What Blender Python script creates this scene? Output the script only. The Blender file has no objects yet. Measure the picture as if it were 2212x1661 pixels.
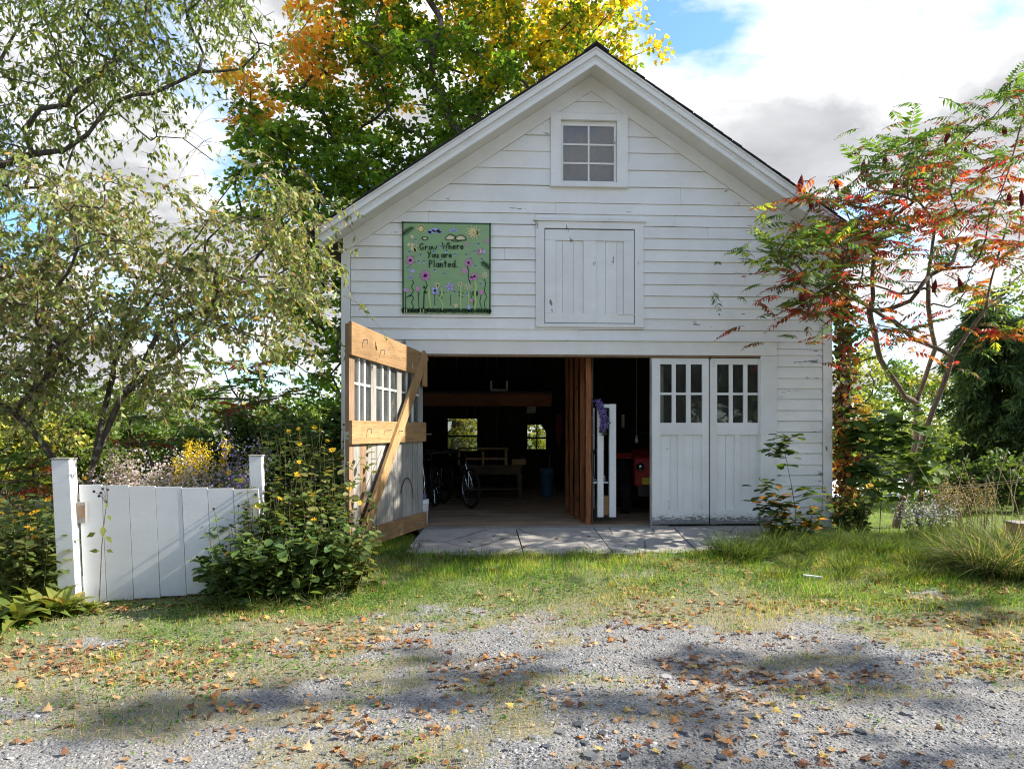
import bpy, math, random
import numpy as np
from mathutils import Vector, Matrix

R = math.radians
SC = bpy.context.scene
COL = SC.collection

# ------------------------------------------------------------------ camera
YAW = R(3.0)
CAM = Vector((-1.54, -9.44, 1.27))
FPX = 1550.0          # focal length in pixels of a 2212 px wide picture
cam_d = bpy.data.cameras.new('camera')
cam_d.sensor_width = 36.0
cam_d.lens = 36.0 * FPX / 2212.0
cam_d.shift_y = 99.5 / 2212.0
cam_d.clip_start = 0.05
cam_d.clip_end = 3000.0
cam = bpy.data.objects.new('camera', cam_d)
cam.location = CAM
cam.rotation_euler = (R(90), 0, -YAW)
COL.objects.link(cam)
SC.camera = cam

# ------------------------------------------------------------------ sky and sun
SUN_EL, SUN_B = R(35.0), R(3.2)      # elevation; angle of the sun behind the barn's front plane
sun_dir = Vector((math.cos(SUN_EL) * math.cos(SUN_B), math.cos(SUN_EL) * math.sin(SUN_B), math.sin(SUN_EL)))
sun_d = bpy.data.lights.new('sun', 'SUN')
sun_d.energy = 5.0
sun_d.angle = R(0.6)
sun_d.color = (1.0, 0.93, 0.82)
sun = bpy.data.objects.new('sun', sun_d)
sun.rotation_euler = sun_dir.to_track_quat('Z', 'Y').to_euler()
sun.location = sun_dir * 50
COL.objects.link(sun)

world = bpy.data.worlds.new('World')
SC.world = world
world.use_nodes = True
SC.view_settings.view_transform = 'Standard'
SC.view_settings.look = 'None'
SC.view_settings.gamma = 1.0
SC.view_settings.use_curve_mapping = False
SC.view_settings.exposure = 1.28
SC.cycles.use_denoising = True
SC.cycles.filter_width = 1.1
SC.cycles.max_bounces = 8
SC.cycles.diffuse_bounces = 4
SC.cycles.transparent_max_bounces = 12
SC.cycles.sample_clamp_indirect = 6.0


class NB:
    """small node builder"""
    def __init__(s, tree):
        s.t = tree
        tree.nodes.clear()

    def __call__(s, typ, ins=None, **props):
        n = s.t.nodes.new(typ)
        for k, v in props.items():
            setattr(n, k, v)
        for k, v in (ins or {}).items():
            sk = n.inputs[k]
            if isinstance(v, bpy.types.NodeSocket):
                s.t.links.new(v, sk)
            elif isinstance(v, bpy.types.Node):
                s.t.links.new(v.outputs[0], sk)
            else:
                sk.default_value = v
        return n

    def math(s, op, a, b=0.0, c=None, clamp=False):
        ins = {0: a, 1: b}
        if c is not None:
            ins[2] = c
        return s('ShaderNodeMath', ins, operation=op, use_clamp=clamp).outputs[0]

    def ramp(s, fac, stops, interp='LINEAR'):
        n = s('ShaderNodeValToRGB', {0: fac})
        n.color_ramp.interpolation = interp
        e = n.color_ramp.elements
        while len(e) < len(stops):
            e.new(0.5)
        for i, (p, c) in enumerate(stops):
            e[i].position = p
            if not hasattr(c, '__len__'):
                c = (c, c, c)
            e[i].color = (*c, 1) if len(c) == 3 else c
        return n.outputs[0]

    def noise(s, vec, scale, detail=4, rough=0.55, dist=0.0, w=None):
        ins = {'Scale': scale, 'Detail': detail, 'Roughness': rough, 'Distortion': dist}
        n = s('ShaderNodeTexNoise', None, noise_dimensions='4D' if w is not None else '3D')
        if w is not None:
            ins['W'] = w
        if vec is not None:
            ins['Vector'] = vec
        for k, v in ins.items():
            if isinstance(v, bpy.types.NodeSocket):
                s.t.links.new(v, n.inputs[k])
            else:
                n.inputs[k].default_value = v
        return n.outputs[0]

    def mix(s, fac, a, b, blend='MIX'):
        n = s('ShaderNodeMix', None, data_type='RGBA', blend_type=blend)
        for k, v in ((0, fac), (6, a), (7, b)):
            if isinstance(v, bpy.types.NodeSocket):
                s.t.links.new(v, n.inputs[k])
            else:
                if k and hasattr(v, '__len__') and len(v) == 3:
                    v = (*v, 1)
                n.inputs[k].default_value = v
        return n.outputs[2]

    def scale(s, vec, sc, loc=(0, 0, 0)):
        return s('ShaderNodeMapping', {'Vector': vec, 'Scale': sc, 'Location': loc}).outputs[0]

    def bump(s, h, strength=0.3, dist=0.01):
        return s('ShaderNodeBump', {'Height': h, 'Strength': strength, 'Distance': dist}).outputs[0]


# world: physical sky with a procedural broken cloud deck (fair-weather cumulus over the whole dome)
nb = NB(world.node_tree)
tc = nb('ShaderNodeTexCoord')
sep = nb('ShaderNodeSeparateXYZ', {0: tc.outputs['Generated']})
zz = nb.math('ADD', nb.math('MAXIMUM', sep.outputs[2], 0.0), 0.22)
cx_ = nb.math('DIVIDE', sep.outputs[0], zz)
cy_ = nb.math('DIVIDE', sep.outputs[1], zz)
pv = nb('ShaderNodeCombineXYZ', {0: cx_, 1: cy_, 2: 0.0}).outputs[0]
SO = (2.06, 7.69, 9.0, 4.0, 3.0, 1.0)
pv1 = nb.scale(pv, (1, 1, 1), (SO[0], SO[1], 0.0))
n1 = nb.noise(pv1, 1.35, 7, 0.56, 0.25)
n2 = nb.noise(nb.scale(pv, (1, 1, 1), (SO[2], SO[3], 4.0)), 0.5, 2, 0.5)
dens = nb.math('ADD', n1, nb.math('MULTIPLY', nb.math('SUBTRACT', n2, 0.5), 0.55))
cover = nb.ramp(dens, [(0.412, 0.0), (0.492, 1.0)])
n3 = nb.noise(nb.scale(pv, (1, 1, 1), (SO[4], SO[5], 2.0)), 0.9, 6, 0.58, 0.3)
n4 = nb.noise(nb.scale(pv, (1, 1, 1), (4.4, 2.6, 7.0)), 3.4, 6, 0.6, 0.2)
n34 = nb.math('ADD', nb.math('MULTIPLY', n3, 0.72), nb.math('MULTIPLY', n4, 0.28))
shade = nb.math('MULTIPLY', nb.ramp(dens, [(0.47, 0.0), (0.56, 1.0)]), nb.ramp(n34, [(0.37, 0.0), (0.47, 0.7), (0.60, 1.0)]))
cloud = nb.mix(shade, (7.9, 7.9, 8.0), (3.2, 3.25, 3.4))
sky = nb('ShaderNodeTexSky', None, sky_type='NISHITA', sun_disc=False, sun_elevation=SUN_EL,
         sun_rotation=R(90) - SUN_B, altitude=150.0, air_density=1.0, dust_density=0.6, ozone_density=1.6)
skyc = nb.mix(1.0, sky.outputs[0], (1.35, 1.72, 1.95), 'MULTIPLY')
wc = nb.mix(cover, skyc, cloud)
bg = nb('ShaderNodeBackground', {'Color': wc, 'Strength': 0.072})
nb('ShaderNodeOutputWorld', {'Surface': bg.outputs[0]})


# ------------------------------------------------------------------ picture measurements -> metres
def at(px, py, Y):
    """point on the vertical plane y = Y that shows at pixel (px, py) of the 2212 x 1661 photograph"""
    u = (px - 1106.0) / FPX
    dx = math.sin(YAW) + u * math.cos(YAW)
    dy = math.cos(YAW) - u * math.sin(YAW)
    s = (Y - CAM.y) / dy
    return Vector((CAM.x + dx * s, Y, CAM.z - (py - 930.0) / FPX * s))


def fx(px, Y=0.0):
    return at(px, 930, Y).x


def fz(py):
    return 1.27 + (930.0 - py) / 163.0


# ------------------------------------------------------------------ scene helpers
ORD = ('first second third fourth fifth sixth seventh eighth ninth tenth eleventh twelfth thirteenth fourteenth fifteenth sixteenth seventeenth eighteenth nineteenth twentieth '
       'twenty-first twenty-second twenty-third twenty-fourth twenty-fifth twenty-sixth twenty-seventh twenty-eighth twenty-ninth thirtieth thirty-first thirty-second thirty-third thirty-fourth').split()


def rank(v, vals):
    """ordinal word for v's place among vals, smallest (leftmost) first"""
    return ORD[sorted(vals).index(v)]


def tag(o, label=None, cat=None, group=None, kind=None):
    if label: o['label'] = label
    if cat: o['category'] = cat
    if group: o['group'] = group
    if kind: o['kind'] = kind
    return o


def thing(name, label, cat, loc=(0, 0, 0), group=None, rotz=0.0):
    o = bpy.data.objects.new(name, None)
    o.empty_display_size = 0.1
    o.location = loc
    o.rotation_euler = (0, 0, rotz)
    COL.objects.link(o)
    return tag(o, label, cat, group)


def link(name, me, mat=None, parent=None, local=False):
    """link a mesh as one object; its coordinates are world metres unless local"""
    o = bpy.data.objects.new(name, me)
    COL.objects.link(o)
    if mat is not None and not me.materials:
        me.materials.append(mat)
    if parent is not None:
        o.parent = parent
        if not local:
            p, M = parent, Matrix.Identity(4)
            while p is not None:
                M = (p.matrix_parent_inverse @ p.matrix_basis) @ M if p.parent else p.matrix_basis @ M
                p = p.parent
            o.matrix_parent_inverse = M.inverted()
    return o


class MB:
    """mesh builder: boxes, prisms and tubes collected into ONE mesh"""
    def __init__(s):
        s.v, s.f = [], []

    def add(s, vs, fs):
        b = len(s.v)
        s.v += [tuple(v) for v in vs]
        s.f += [tuple(i + b for i in f) for f in fs]
        return s

    def box(s, x0, x1, y0, y1, z0, z1, M=None):
        x0, x1 = sorted((x0, x1)); y0, y1 = sorted((y0, y1)); z0, z1 = sorted((z0, z1))
        vs = [Vector(p) for p in ((x0, y0, z0), (x1, y0, z0), (x1, y1, z0), (x0, y1, z0), (x0, y0, z1), (x1, y0, z1), (x1, y1, z1), (x0, y1, z1))]
        if M is not None: vs = [M @ v for v in vs]
        return s.add(vs, [(0, 3, 2, 1), (4, 5, 6, 7), (0, 1, 5, 4), (1, 2, 6, 5), (2, 3, 7, 6), (3, 0, 4, 7)])

    def prism(s, poly, y0, y1, M=None):
        """polygon in (x, z), counter-clockwise seen from -y, from y0 (front; number or function of x, z) to y1"""
        n = len(poly)
        a = sum(poly[i][0] * poly[(i + 1) % n][1] - poly[(i + 1) % n][0] * poly[i][1] for i in range(n))
        if a < 0: poly = poly[::-1]
        yf = y0 if callable(y0) else (lambda x, z: y0)
        vs = [Vector((x, yf(x, z), z)) for x, z in poly] + [Vector((x, y1, z)) for x, z in poly]
        if M is not None: vs = [M @ v for v in vs]
        return s.add(vs, [tuple(range(n)), tuple(range(2 * n - 1, n - 1, -1))] + [(i, i + n, (i + 1) % n + n, (i + 1) % n) for i in range(n)])

    def bar(s, a, b, w, h=None, up=(0, 0, 1)):
        """square bar from a to b"""
        a, b = Vector(a), Vector(b); h = h or w
        d = (b - a).normalized(); u = Vector(up)
        if abs(d.dot(u)) > 0.98: u = Vector((0, 1, 0))
        sd = d.cross(u).normalized(); u = sd.cross(d)
        vs = [p + sd * (i * w / 2) + u * (j * h / 2) for p in (a, b) for i, j in ((-1, -1), (1, -1), (1, 1), (-1, 1))]
        return s.add(vs, [(0, 1, 2, 3), (7, 6, 5, 4), (0, 4, 5, 1), (1, 5, 6, 2), (2, 6, 7, 3), (3, 7, 4, 0)])

    def tube(s, pts, r, n=8, cap=True):
        pts = [Vector(p) for p in pts]
        rs = r if hasattr(r, '__len__') else [r] * len(pts)
        prev = None
        rings = []
        for i, p in enumerate(pts):
            d = (pts[min(i + 1, len(pts) - 1)] - pts[max(i - 1, 0)]).normalized()
            if prev is None:
                u = d.cross(Vector((0.31, 0.2, 0.93))).normalized()
                if u.length < 0.1: u = d.orthogonal().normalized()
            else:
                u = (prev - d * prev.dot(d)).normalized()
            prev = u; w = d.cross(u)
            rings.append([p + (u * math.cos(2 * math.pi * k / n) + w * math.sin(2 * math.pi * k / n)) * rs[i] for k in range(n)])
        fs = []
        for i in range(len(pts) - 1):
            for k in range(n):
                a, b = i * n + k, i * n + (k + 1) % n
                fs.append((a, b, b + n, a + n))
        if cap:
            fs.append(tuple(range(n - 1, -1, -1))); fs.append(tuple(range((len(pts) - 1) * n, len(pts) * n)))
        return s.add([v for rg in rings for v in rg], fs)

    def lathe(s, prof, n=16, c=(0, 0, 0), M=None):
        """profile of (radius, z) turned about z"""
        c = Vector(c)
        vs = [c + Vector((r * math.cos(2 * math.pi * k / n), r * math.sin(2 * math.pi * k / n), z)) for r, z in prof for k in range(n)]
        if M is not None: vs = [M @ v for v in vs]
        fs = [(i * n + k, i * n + (k + 1) % n, (i + 1) * n + (k + 1) % n, (i + 1) * n + k) for i in range(len(prof) - 1) for k in range(n)]
        return s.add(vs, fs)

    def mesh(s, name='mesh'):
        me = bpy.data.meshes.new(name)
        me.from_pydata(s.v, [], s.f)
        me.update()
        return me

    def build(s, name, mat, parent=None, local=False, bevel=0.0, smooth=False):
        me = s.mesh(name)
        if smooth:
            me.polygons.foreach_set('use_smooth', [True] * len(me.polygons))
        o = link(name, me, mat, parent, local)
        if bevel:
            b = o.modifiers.new('bevel', 'BEVEL'); b.width = bevel; b.segments = 2; b.limit_method = 'ANGLE'
        return o


def np_mesh(name, V, F, C=None, smooth=False):
    """mesh from numpy arrays; F is (m, 3) or (m, 4), C per-vertex colours"""
    me = bpy.data.meshes.new(name)
    V = np.asarray(V, np.float32); F = np.asarray(F, np.int32)
    m, k = F.shape
    me.vertices.add(len(V)); me.loops.add(m * k); me.polygons.add(m)
    me.vertices.foreach_set('co', V.ravel())
    me.loops.foreach_set('vertex_index', F.ravel())
    me.polygons.foreach_set('loop_start', np.arange(0, m * k, k, dtype=np.int32))
    me.polygons.foreach_set('loop_total', np.full(m, k, np.int32))
    if smooth: me.polygons.foreach_set('use_smooth', np.ones(m, bool))
    me.update(calc_edges=True)
    if C is not None:
        ca = me.color_attributes.new('Col', 'FLOAT_COLOR', 'POINT')
        cc = np.ones((len(V), 4), np.float32); cc[:, :3] = C
        ca.data.foreach_set('color', cc.ravel())
    return me


def unit(a):
    return a / np.maximum(np.linalg.norm(a, axis=-1, keepdims=True), 1e-9)


def inst(T, F, P, D, Nn, S, C):
    """copies of a leaf-like template (x across, y along, z normal) -> V, F, C.  P positions, D directions, Nn normals, S sizes"""
    D = unit(D); X = unit(np.cross(D, Nn)); Z = np.cross(X, D)
    T = np.asarray(T, float)
    S = np.asarray(S, float)
    if S.ndim == 1: S = np.stack([S, S, S], 1)
    V = P[:, None, :] + T[None, :, 0, None] * (X * S[:, :1])[:, None, :] + T[None, :, 1, None] * (D * S[:, 1:2])[:, None, :] + T[None, :, 2, None] * (Z * S[:, 2:3])[:, None, :]
    n, k = len(P), len(T)
    FF = (np.asarray(F)[None] + (np.arange(n) * k)[:, None, None]).reshape(-1, np.asarray(F).shape[1])
    return V.reshape(-1, 3), FF, np.repeat(C, k, axis=0)


def merge(parts):
    Vs, Fs, Cs, b = [], [], [], 0
    for V, F, C in parts:
        Vs.append(V); Fs.append(F + b); Cs.append(C); b += len(V)
    return np.concatenate(Vs), np.concatenate(Fs), np.concatenate(Cs)


def vnoise(x, y, seed=0):
    x = np.asarray(x, float); y = np.asarray(y, float)
    xi = np.floor(x).astype(np.int64); yi = np.floor(y).astype(np.int64)
    xf = x - xi; yf = y - yi
    def h(a, b):
        n = (a * 374761393 + b * 668265263 + seed * 982451653) & 0xffffffff
        n = ((n ^ (n >> 13)) * 1274126177) & 0xffffffff
        return ((n ^ (n >> 16)) & 0xffff) / 65535.0
    u = xf * xf * (3 - 2 * xf); v = yf * yf * (3 - 2 * yf)
    return (h(xi, yi) * (1 - u) + h(xi + 1, yi) * u) * (1 - v) + (h(xi, yi + 1) * (1 - u) + h(xi + 1, yi + 1) * u) * v


def fbm(x, y, seed=0, oct=4):
    t, a, s = 0, 0.5, 0
    for i in range(oct):
        t = t + a * vnoise(x * 2 ** i, y * 2 ** i, seed + i * 17); s += a; a *= 0.5
    return t / s


# ------------------------------------------------------------------ materials
def new_mat(name):
    m = bpy.data.materials.new(name)
    m.use_nodes = True
    return m, NB(m.node_tree)


def finish(b, col, rough=0.8, normal=None, metal=0.0, spec=0.4, **ex):
    ins = {'Base Color': col if isinstance(col, bpy.types.NodeSocket) else (*col, 1), 'Roughness': rough, 'Metallic': metal, 'Specular IOR Level': spec}
    if normal is not None: ins['Normal'] = normal
    ins.update(ex)
    p = b('ShaderNodeBsdfPrincipled', ins)
    b('ShaderNodeOutputMaterial', {'Surface': p.outputs[0]})


def paint_mat(name, col=(0.83, 0.82, 0.80), peel=0.5, wood=(0.25, 0.25, 0.25), stretch=(0.35, 1, 1.6), low=None, splash=None):
    """old oil paint over wood: grime, brush grain, chips down to grey wood; `low` = height below which it peels more"""
    m, b = new_mat(name)
    tc = b('ShaderNodeTexCoord'); oc = tc.outputs['Object']
    rnd = b('ShaderNodeObjectInfo').outputs['Random']
    g = b.noise(oc, 2.2, 6, 0.65)
    g2 = b.noise(b.scale(oc, (1.0, 1, 14)), 9, 4, 0.6)
    base = b.mix(b.ramp(g, [(0.35, 0.0), (0.75, 1.0)]), tuple(c * 1.03 for c in col), (col[0] * .90, col[1] * .895, col[2] * .87))
    base = b.mix(b.math('MULTIPLY', b.ramp(g2, [(0.45, 0.0), (0.8, 1.0)]), 0.16), base, (0.45, 0.44, 0.42))
    base = b.mix(1.0, base, b.ramp(rnd, [(0.0, 0.93), (1.0, 1.0)]), 'MULTIPLY')
    sv = b.scale(oc, stretch)
    n = b.noise(sv, 5.0, 9, 0.70, 0.4)
    thr = 0.715 - 0.10 * peel
    ez = b('ShaderNodeSeparateXYZ', {0: tc.outputs['Generated']}).outputs[2]
    n = b.math('ADD', n, b.math('MULTIPLY', b.ramp(ez, [(0.0, 1.0), (0.2, 0.0), (0.9, 0.0), (1.0, 0.6)]), 0.035 * min(1, peel * 2)))
    if low is not None:
        z = b('ShaderNodeSeparateXYZ', {0: oc}).outputs[2]
        k = b.ramp(b.math('MULTIPLY', b.math('SUBTRACT', low, z), 1.0 / 0.16, clamp=True), [(0, 0.0), (1, 0.30)])
        nl = b.noise(b.scale(oc, (4, 1, 16)), 3.0, 8, 0.72, 0.3)
        n = b.math('MAXIMUM', n, b.math('ADD', nl, k))
        base = b.mix(b.math('MULTIPLY', k, 1.3), base, (0.42, 0.39, 0.34))
    if splash is not None:
        z = b('ShaderNodeSeparateXYZ', {0: oc}).outputs[2]
        sp = b.math('MULTIPLY', b.math('SUBTRACT', splash, z), 3.2, clamp=True)
        sp = b.math('MULTIPLY', b.math('MULTIPLY', sp, sp), b.ramp(b.noise(b.scale(oc, (6, 6, 2)), 3, 7, .7), [(.3, .1), (.7, 1.)]))
        base = b.mix(b.math('MULTIPLY', sp, 0.8), base, (0.30, 0.30, 0.22))
    chip = b.ramp(n, [(thr, 0.0), (thr + 0.015, 1.0)])
    wd = b.mix(b.noise(b.scale(oc, (3, 3, 40)), 3, 3), wood, tuple(w * 0.55 for w in wood))
    col_ = b.mix(chip, base, wd)
    h = b.math('SUBTRACT', b.math('MULTIPLY', g2, 0.3), b.math('MULTIPLY', chip, 0.8))
    finish(b, col_, 0.62, b.bump(h, 0.35, 0.004), spec=0.3)
    return m


def wood_mat(name, c1, c2, axis='z', scale=1.0, rough=0.75, dark=0.35, knots=True):
    m, b = new_mat(name)
    oc = b('ShaderNodeTexCoord').outputs['Object']
    st = {'x': (0.6, 9, 9), 'y': (9, 0.6, 9), 'z': (9, 9, 0.6)}[axis]
    v = b.scale(oc, tuple(q * scale for q in st))
    rnd = b('ShaderNodeObjectInfo').outputs['Random']
    n = b.noise(v, 2.3, 7, 0.6, 0.8, w=b.math('MULTIPLY', rnd, 20.0))
    f = b.noise(v, 11, 3, 0.6, w=b.math('MULTIPLY', rnd, 20.0))
    col = b.mix(b.ramp(n, [(0.3, 0.0), (0.7, 1.0)]), c1, c2)
    col = b.mix(b.math('MULTIPLY', b.ramp(f, [(0.5, 0.0), (0.72, 1.0)]), dark), col, tuple(c * 0.35 for c in c1))
    if knots:
        vo = b('ShaderNodeTexVoronoi', {'Vector': b.scale(oc, tuple(1.6 if q > 1 else 0.9 for q in st)), 'Scale': 1.7})
        col = b.mix(b.ramp(vo.outputs['Distance'], [(0.03, 0.75), (0.075, 0.0)]), col, tuple(c * 0.3 for c in c1))
    big = b.noise(oc, 1.3, 4, 0.6)
    col = b.mix(b.ramp(big, [(0.38, 0.0), (0.72, 0.62)]), col, tuple(c * 0.42 for c in c1))
    col = b.mix(1.0, col, b.ramp(rnd, [(0, 0.8), (1, 1.05)]), 'MULTIPLY')
    finish(b, col, rough, b.bump(b.math('ADD', n, f), 0.35, 0.004), spec=0.25)
    return m


def plain_mat(name, col, rough=0.6, metal=0.0, var=0.25, bump=0.15, scale=8.0, spec=0.4):
    m, b = new_mat(name)
    oc = b('ShaderNodeTexCoord').outputs['Object']
    n = b.noise(oc, scale, 6, 0.6)
    c = b.mix(b.ramp(n, [(0.3, 0.0), (0.75, 1.0)]), col, tuple(q * (1 - var) for q in col))
    finish(b, c, b.ramp(n, [(0, max(rough - .12, 0.03)), (1, min(rough + .12, 1))]), b.bump(n, bump, 0.004), metal, spec)
    return m


def leaf_mat(name, trans=0.45, rough=0.55, spec=0.3, sat=1.0):
    m, b = new_mat(name)
    a = b('ShaderNodeAttribute', None, attribute_name='Col').outputs['Color']
    p = b('ShaderNodeBsdfPrincipled', {'Base Color': a, 'Roughness': rough, 'Specular IOR Level': spec})
    tcol = b.mix(1.0, a, (1.6, 1.45, 0.75), 'MULTIPLY')
    t = b('ShaderNodeBsdfTranslucent', {'Color': tcol})
    mx = b('ShaderNodeMixShader', {0: trans, 1: p.outputs[0], 2: t.outputs[0]})
    b('ShaderNodeOutputMaterial', {'Surface': mx.outputs[0]})
    return m


def bark_mat(name, c1, c2, scale=1.0, lichen=0.0):
    m, b = new_mat(name)
    oc = b('ShaderNodeTexCoord').outputs['Object']
    n = b.noise(b.scale(oc, (14 * scale, 14 * scale, 3.5 * scale)), 2.0, 8, 0.65, 0.6)
    col = b.mix(b.ramp(n, [(0.35, 0.0), (0.65, 1.0)]), c1, c2)
    if lichen:
        l = b.noise(oc, 9 * scale, 5, 0.6)
        col = b.mix(b.ramp(l, [(0.60, 0.0), (0.66, lichen)]), col, (0.34, 0.36, 0.30))
    finish(b, col, 0.9, b.bump(n, 0.9, 0.03), spec=0.15)
    return m


def glass_mat(name, dirt=0.12, gloss=0.09, grime=(0.35, 0.35, 0.34)):
    m, b = new_mat(name)
    oc = b('ShaderNodeTexCoord').outputs['Object']
    rnd = b('ShaderNodeObjectInfo').outputs['Random']
    n = b.noise(b.scale(oc, (1, 1, 0.35)), 7, 7, 0.65, 0.3)
    w = b.noise(oc, 3.0, 2, 0.5, w=b.math('MULTIPLY', rnd, 30.0))
    nm = b.bump(w, 0.12, 0.02)
    tr = b('ShaderNodeBsdfTransparent', {'Color': (0.86, 0.89, 0.88, 1)})
    gl = b('ShaderNodeBsdfGlossy', {'Roughness': 0.03, 'Normal': nm, 'Color': (1, 1, 1, 1)})
    fr = b('ShaderNodeFresnel', {'IOR': 1.5, 'Normal': nm})
    k = b.math('ADD', b.math('MULTIPLY', fr.outputs[0], 0.9), gloss, clamp=True)
    mx = b('ShaderNodeMixShader', {0: k, 1: tr.outputs[0], 2: gl.outputs[0]})
    df = b('ShaderNodeBsdfDiffuse', {'Color': (*grime, 1)})
    d = b.math('MULTIPLY', b.ramp(n, [(0.3, 0.25), (0.75, 1.0)]), dirt)
    mx2 = b('ShaderNodeMixShader', {0: d, 1: mx.outputs[0], 2: df.outputs[0]})
    b('ShaderNodeOutputMaterial', {'Surface': mx2.outputs[0]})
    return m


MT = {}
MT['siding'] = paint_mat('white_siding_paint', peel=0.55)
MT['siding_low'] = paint_mat('white_siding_paint_worn', peel=0.95, splash=0.35)
MT['trim'] = paint_mat('white_trim_paint', (0.83, 0.82, 0.80), peel=0.35, stretch=(1, 1, 0.5))
MT['soffit'] = paint_mat('white_soffit_paint', (0.72, 0.71, 0.68), peel=0.1)
MT['door'] = paint_mat('white_door_paint', (0.78, 0.785, 0.785), peel=0.5, stretch=(1.6, 1, 0.35), low=0.20)
MT['fence'] = paint_mat('white_gate_paint', (0.75, 0.765, 0.785), peel=0.22, stretch=(1.6, 1, 0.35), splash=0.22)
MT['hatch'] = paint_mat('white_hatch_paint', (0.82, 0.815, 0.80), peel=0.65, stretch=(1.8, 1, 0.5))
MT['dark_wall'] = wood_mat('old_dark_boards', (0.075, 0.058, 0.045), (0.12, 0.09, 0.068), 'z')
MT['floor'] = wood_mat('worn_floor_boards', (0.34, 0.24, 0.15), (0.48, 0.35, 0.23), 'x', dark=0.6)
MT['lumber'] = wood_mat('new_yellow_lumber', (0.33, 0.19, 0.085), (0.50, 0.315, 0.15), 'x', dark=0.7)
MT['brace'] = wood_mat('new_yellow_lumber_brace', (0.35, 0.205, 0.09), (0.52, 0.33, 0.155), 'z', dark=0.7)
MT['grey_wood'] = wood_mat('weathered_grey_planks', (0.30, 0.285, 0.26), (0.52, 0.50, 0.465), 'z', dark=0.8)
MT['brown_wood'] = wood_mat('brown_weathered_stile', (0.27, 0.17, 0.10), (0.40, 0.27, 0.17), 'z', dark=0.7)
MT['post_wood'] = wood_mat('rough_orange_studs', (0.24, 0.085, 0.03), (0.40, 0.155, 0.06), 'z', dark=0.95)
MT['beam_wood'] = wood_mat('dark_loft_beam', (0.26, 0.10, 0.05), (0.36, 0.15, 0.08), 'x', dark=0.6)
MT['bench_wood'] = wood_mat('light_bench_wood', (0.56, 0.37, 0.20), (0.68, 0.48, 0.28), 'x')
MT['old_wood'] = wood_mat('old_workbench_wood', (0.14, 0.105, 0.075), (0.22, 0.17, 0.125), 'x')
MT['shingle'] = plain_mat('slate_grey_shingle', (0.045, 0.048, 0.055), 0.85, var=0.5, bump=0.5, scale=30)
MT['glass'] = glass_mat('old_window_glass', dirt=0.06, gloss=0.03)
MT['glass_dirty'] = glass_mat('dusty_loft_glass', dirt=0.5, gloss=0.02, grime=(0.34, 0.32, 0.335))
MT['glass_door'] = glass_mat('streaked_door_glass', dirt=0.10, gloss=0.02)
MT['metal'] = plain_mat('galvanised_metal', (0.42, 0.42, 0.42), 0.45, 0.8)
MT['rust'] = plain_mat('rusty_iron', (0.16, 0.10, 0.07), 0.75, 0.5, var=0.6)
MT['black'] = plain_mat('black_painted_steel', (0.02, 0.02, 0.022), 0.35)
MT['rubber'] = plain_mat('tyre_rubber', (0.022, 0.022, 0.022), 0.85)
MT['red'] = plain_mat('red_machine_paint', (0.42, 0.025, 0.02), 0.35)
MT['yellow'] = plain_mat('yellow_reflector', (0.75, 0.62, 0.05), 0.4)
MT['white_plastic'] = plain_mat('white_plastic', (0.74, 0.75, 0.76), 0.45, var=0.1)
MT['blue_plastic'] = plain_mat('blue_plastic', (0.05, 0.13, 0.25), 0.5)
MT['chrome'] = plain_mat('bright_metal', (0.75, 0.75, 0.76), 0.2, 1.0, var=0.1)
MT['cream'] = plain_mat('cream_cloth', (0.55, 0.52, 0.44), 0.9)
MT['white_wood'] = paint_mat('white_cupboard_paint', (0.74, 0.75, 0.76), peel=0.1)
MT['grey_panel'] = plain_mat('grey_panel', (0.38, 0.40, 0.38), 0.7)
MT['leaf'] = leaf_mat('green_leaf', 0.42)
MT['leaf_autumn'] = leaf_mat('autumn_leaf', 0.5)
MT['leaf_gloss'] = leaf_mat('glossy_leaf', 0.4, 0.42, 0.5)
MT['petal'] = leaf_mat('flower_petal', 0.35, 0.6, 0.2)
MT['berry'] = leaf_mat('small_fruit', 0.05, 0.35, 0.4)
MT['grass'] = leaf_mat('grass_blade', 0.4, 0.6, 0.2)
MT['dead_leaf'] = leaf_mat('fallen_leaf', 0.2, 0.8, 0.15)
MT['bark'] = bark_mat('grey_brown_bark', (0.055, 0.045, 0.038), (0.15, 0.125, 0.105), 1.0, 0.7)
MT['bark_sumac'] = bark_mat('sumac_bark', (0.09, 0.065, 0.05), (0.21, 0.165, 0.13), 1.6, 0.25)
MT['twig'] = bark_mat('twig_bark', (0.085, 0.06, 0.045), (0.20, 0.15, 0.12), 2.0)
MT['twig_pink'] = bark_mat('pinkish_twig', (0.22, 0.13, 0.11), (0.38, 0.27, 0.23), 2.0)
MT['stem'] = bark_mat('green_stem', (0.10, 0.12, 0.04), (0.20, 0.19, 0.08), 2.0)
MT['straw'] = bark_mat('dry_stalk', (0.34, 0.25, 0.13), (0.52, 0.42, 0.25), 2.0)

# ================================================================== BARN
random.seed(5)
BACK = 7.0
XL, XR = -3.25, 3.25
PK, TP = 5.955, 0.672              # soffit height at the wall's peak, roof slope
EL, ER = -3.52, 3.60               # eave ends
OH = 0.37                          # rake overhang
barn = thing('barn', 'white clapboard barn with gable roof and wide garage opening', 'barn', (0, 0, 0))


def bx(name, x0, x1, y0, y1, z0, z1, mat, parent=barn, bevel=0.0, M=None):
    return MB().box(x0, x1, y0, y1, z0, z1, M).build(name, MT[mat] if isinstance(mat, str) else mat, parent, bevel=bevel)


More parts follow.
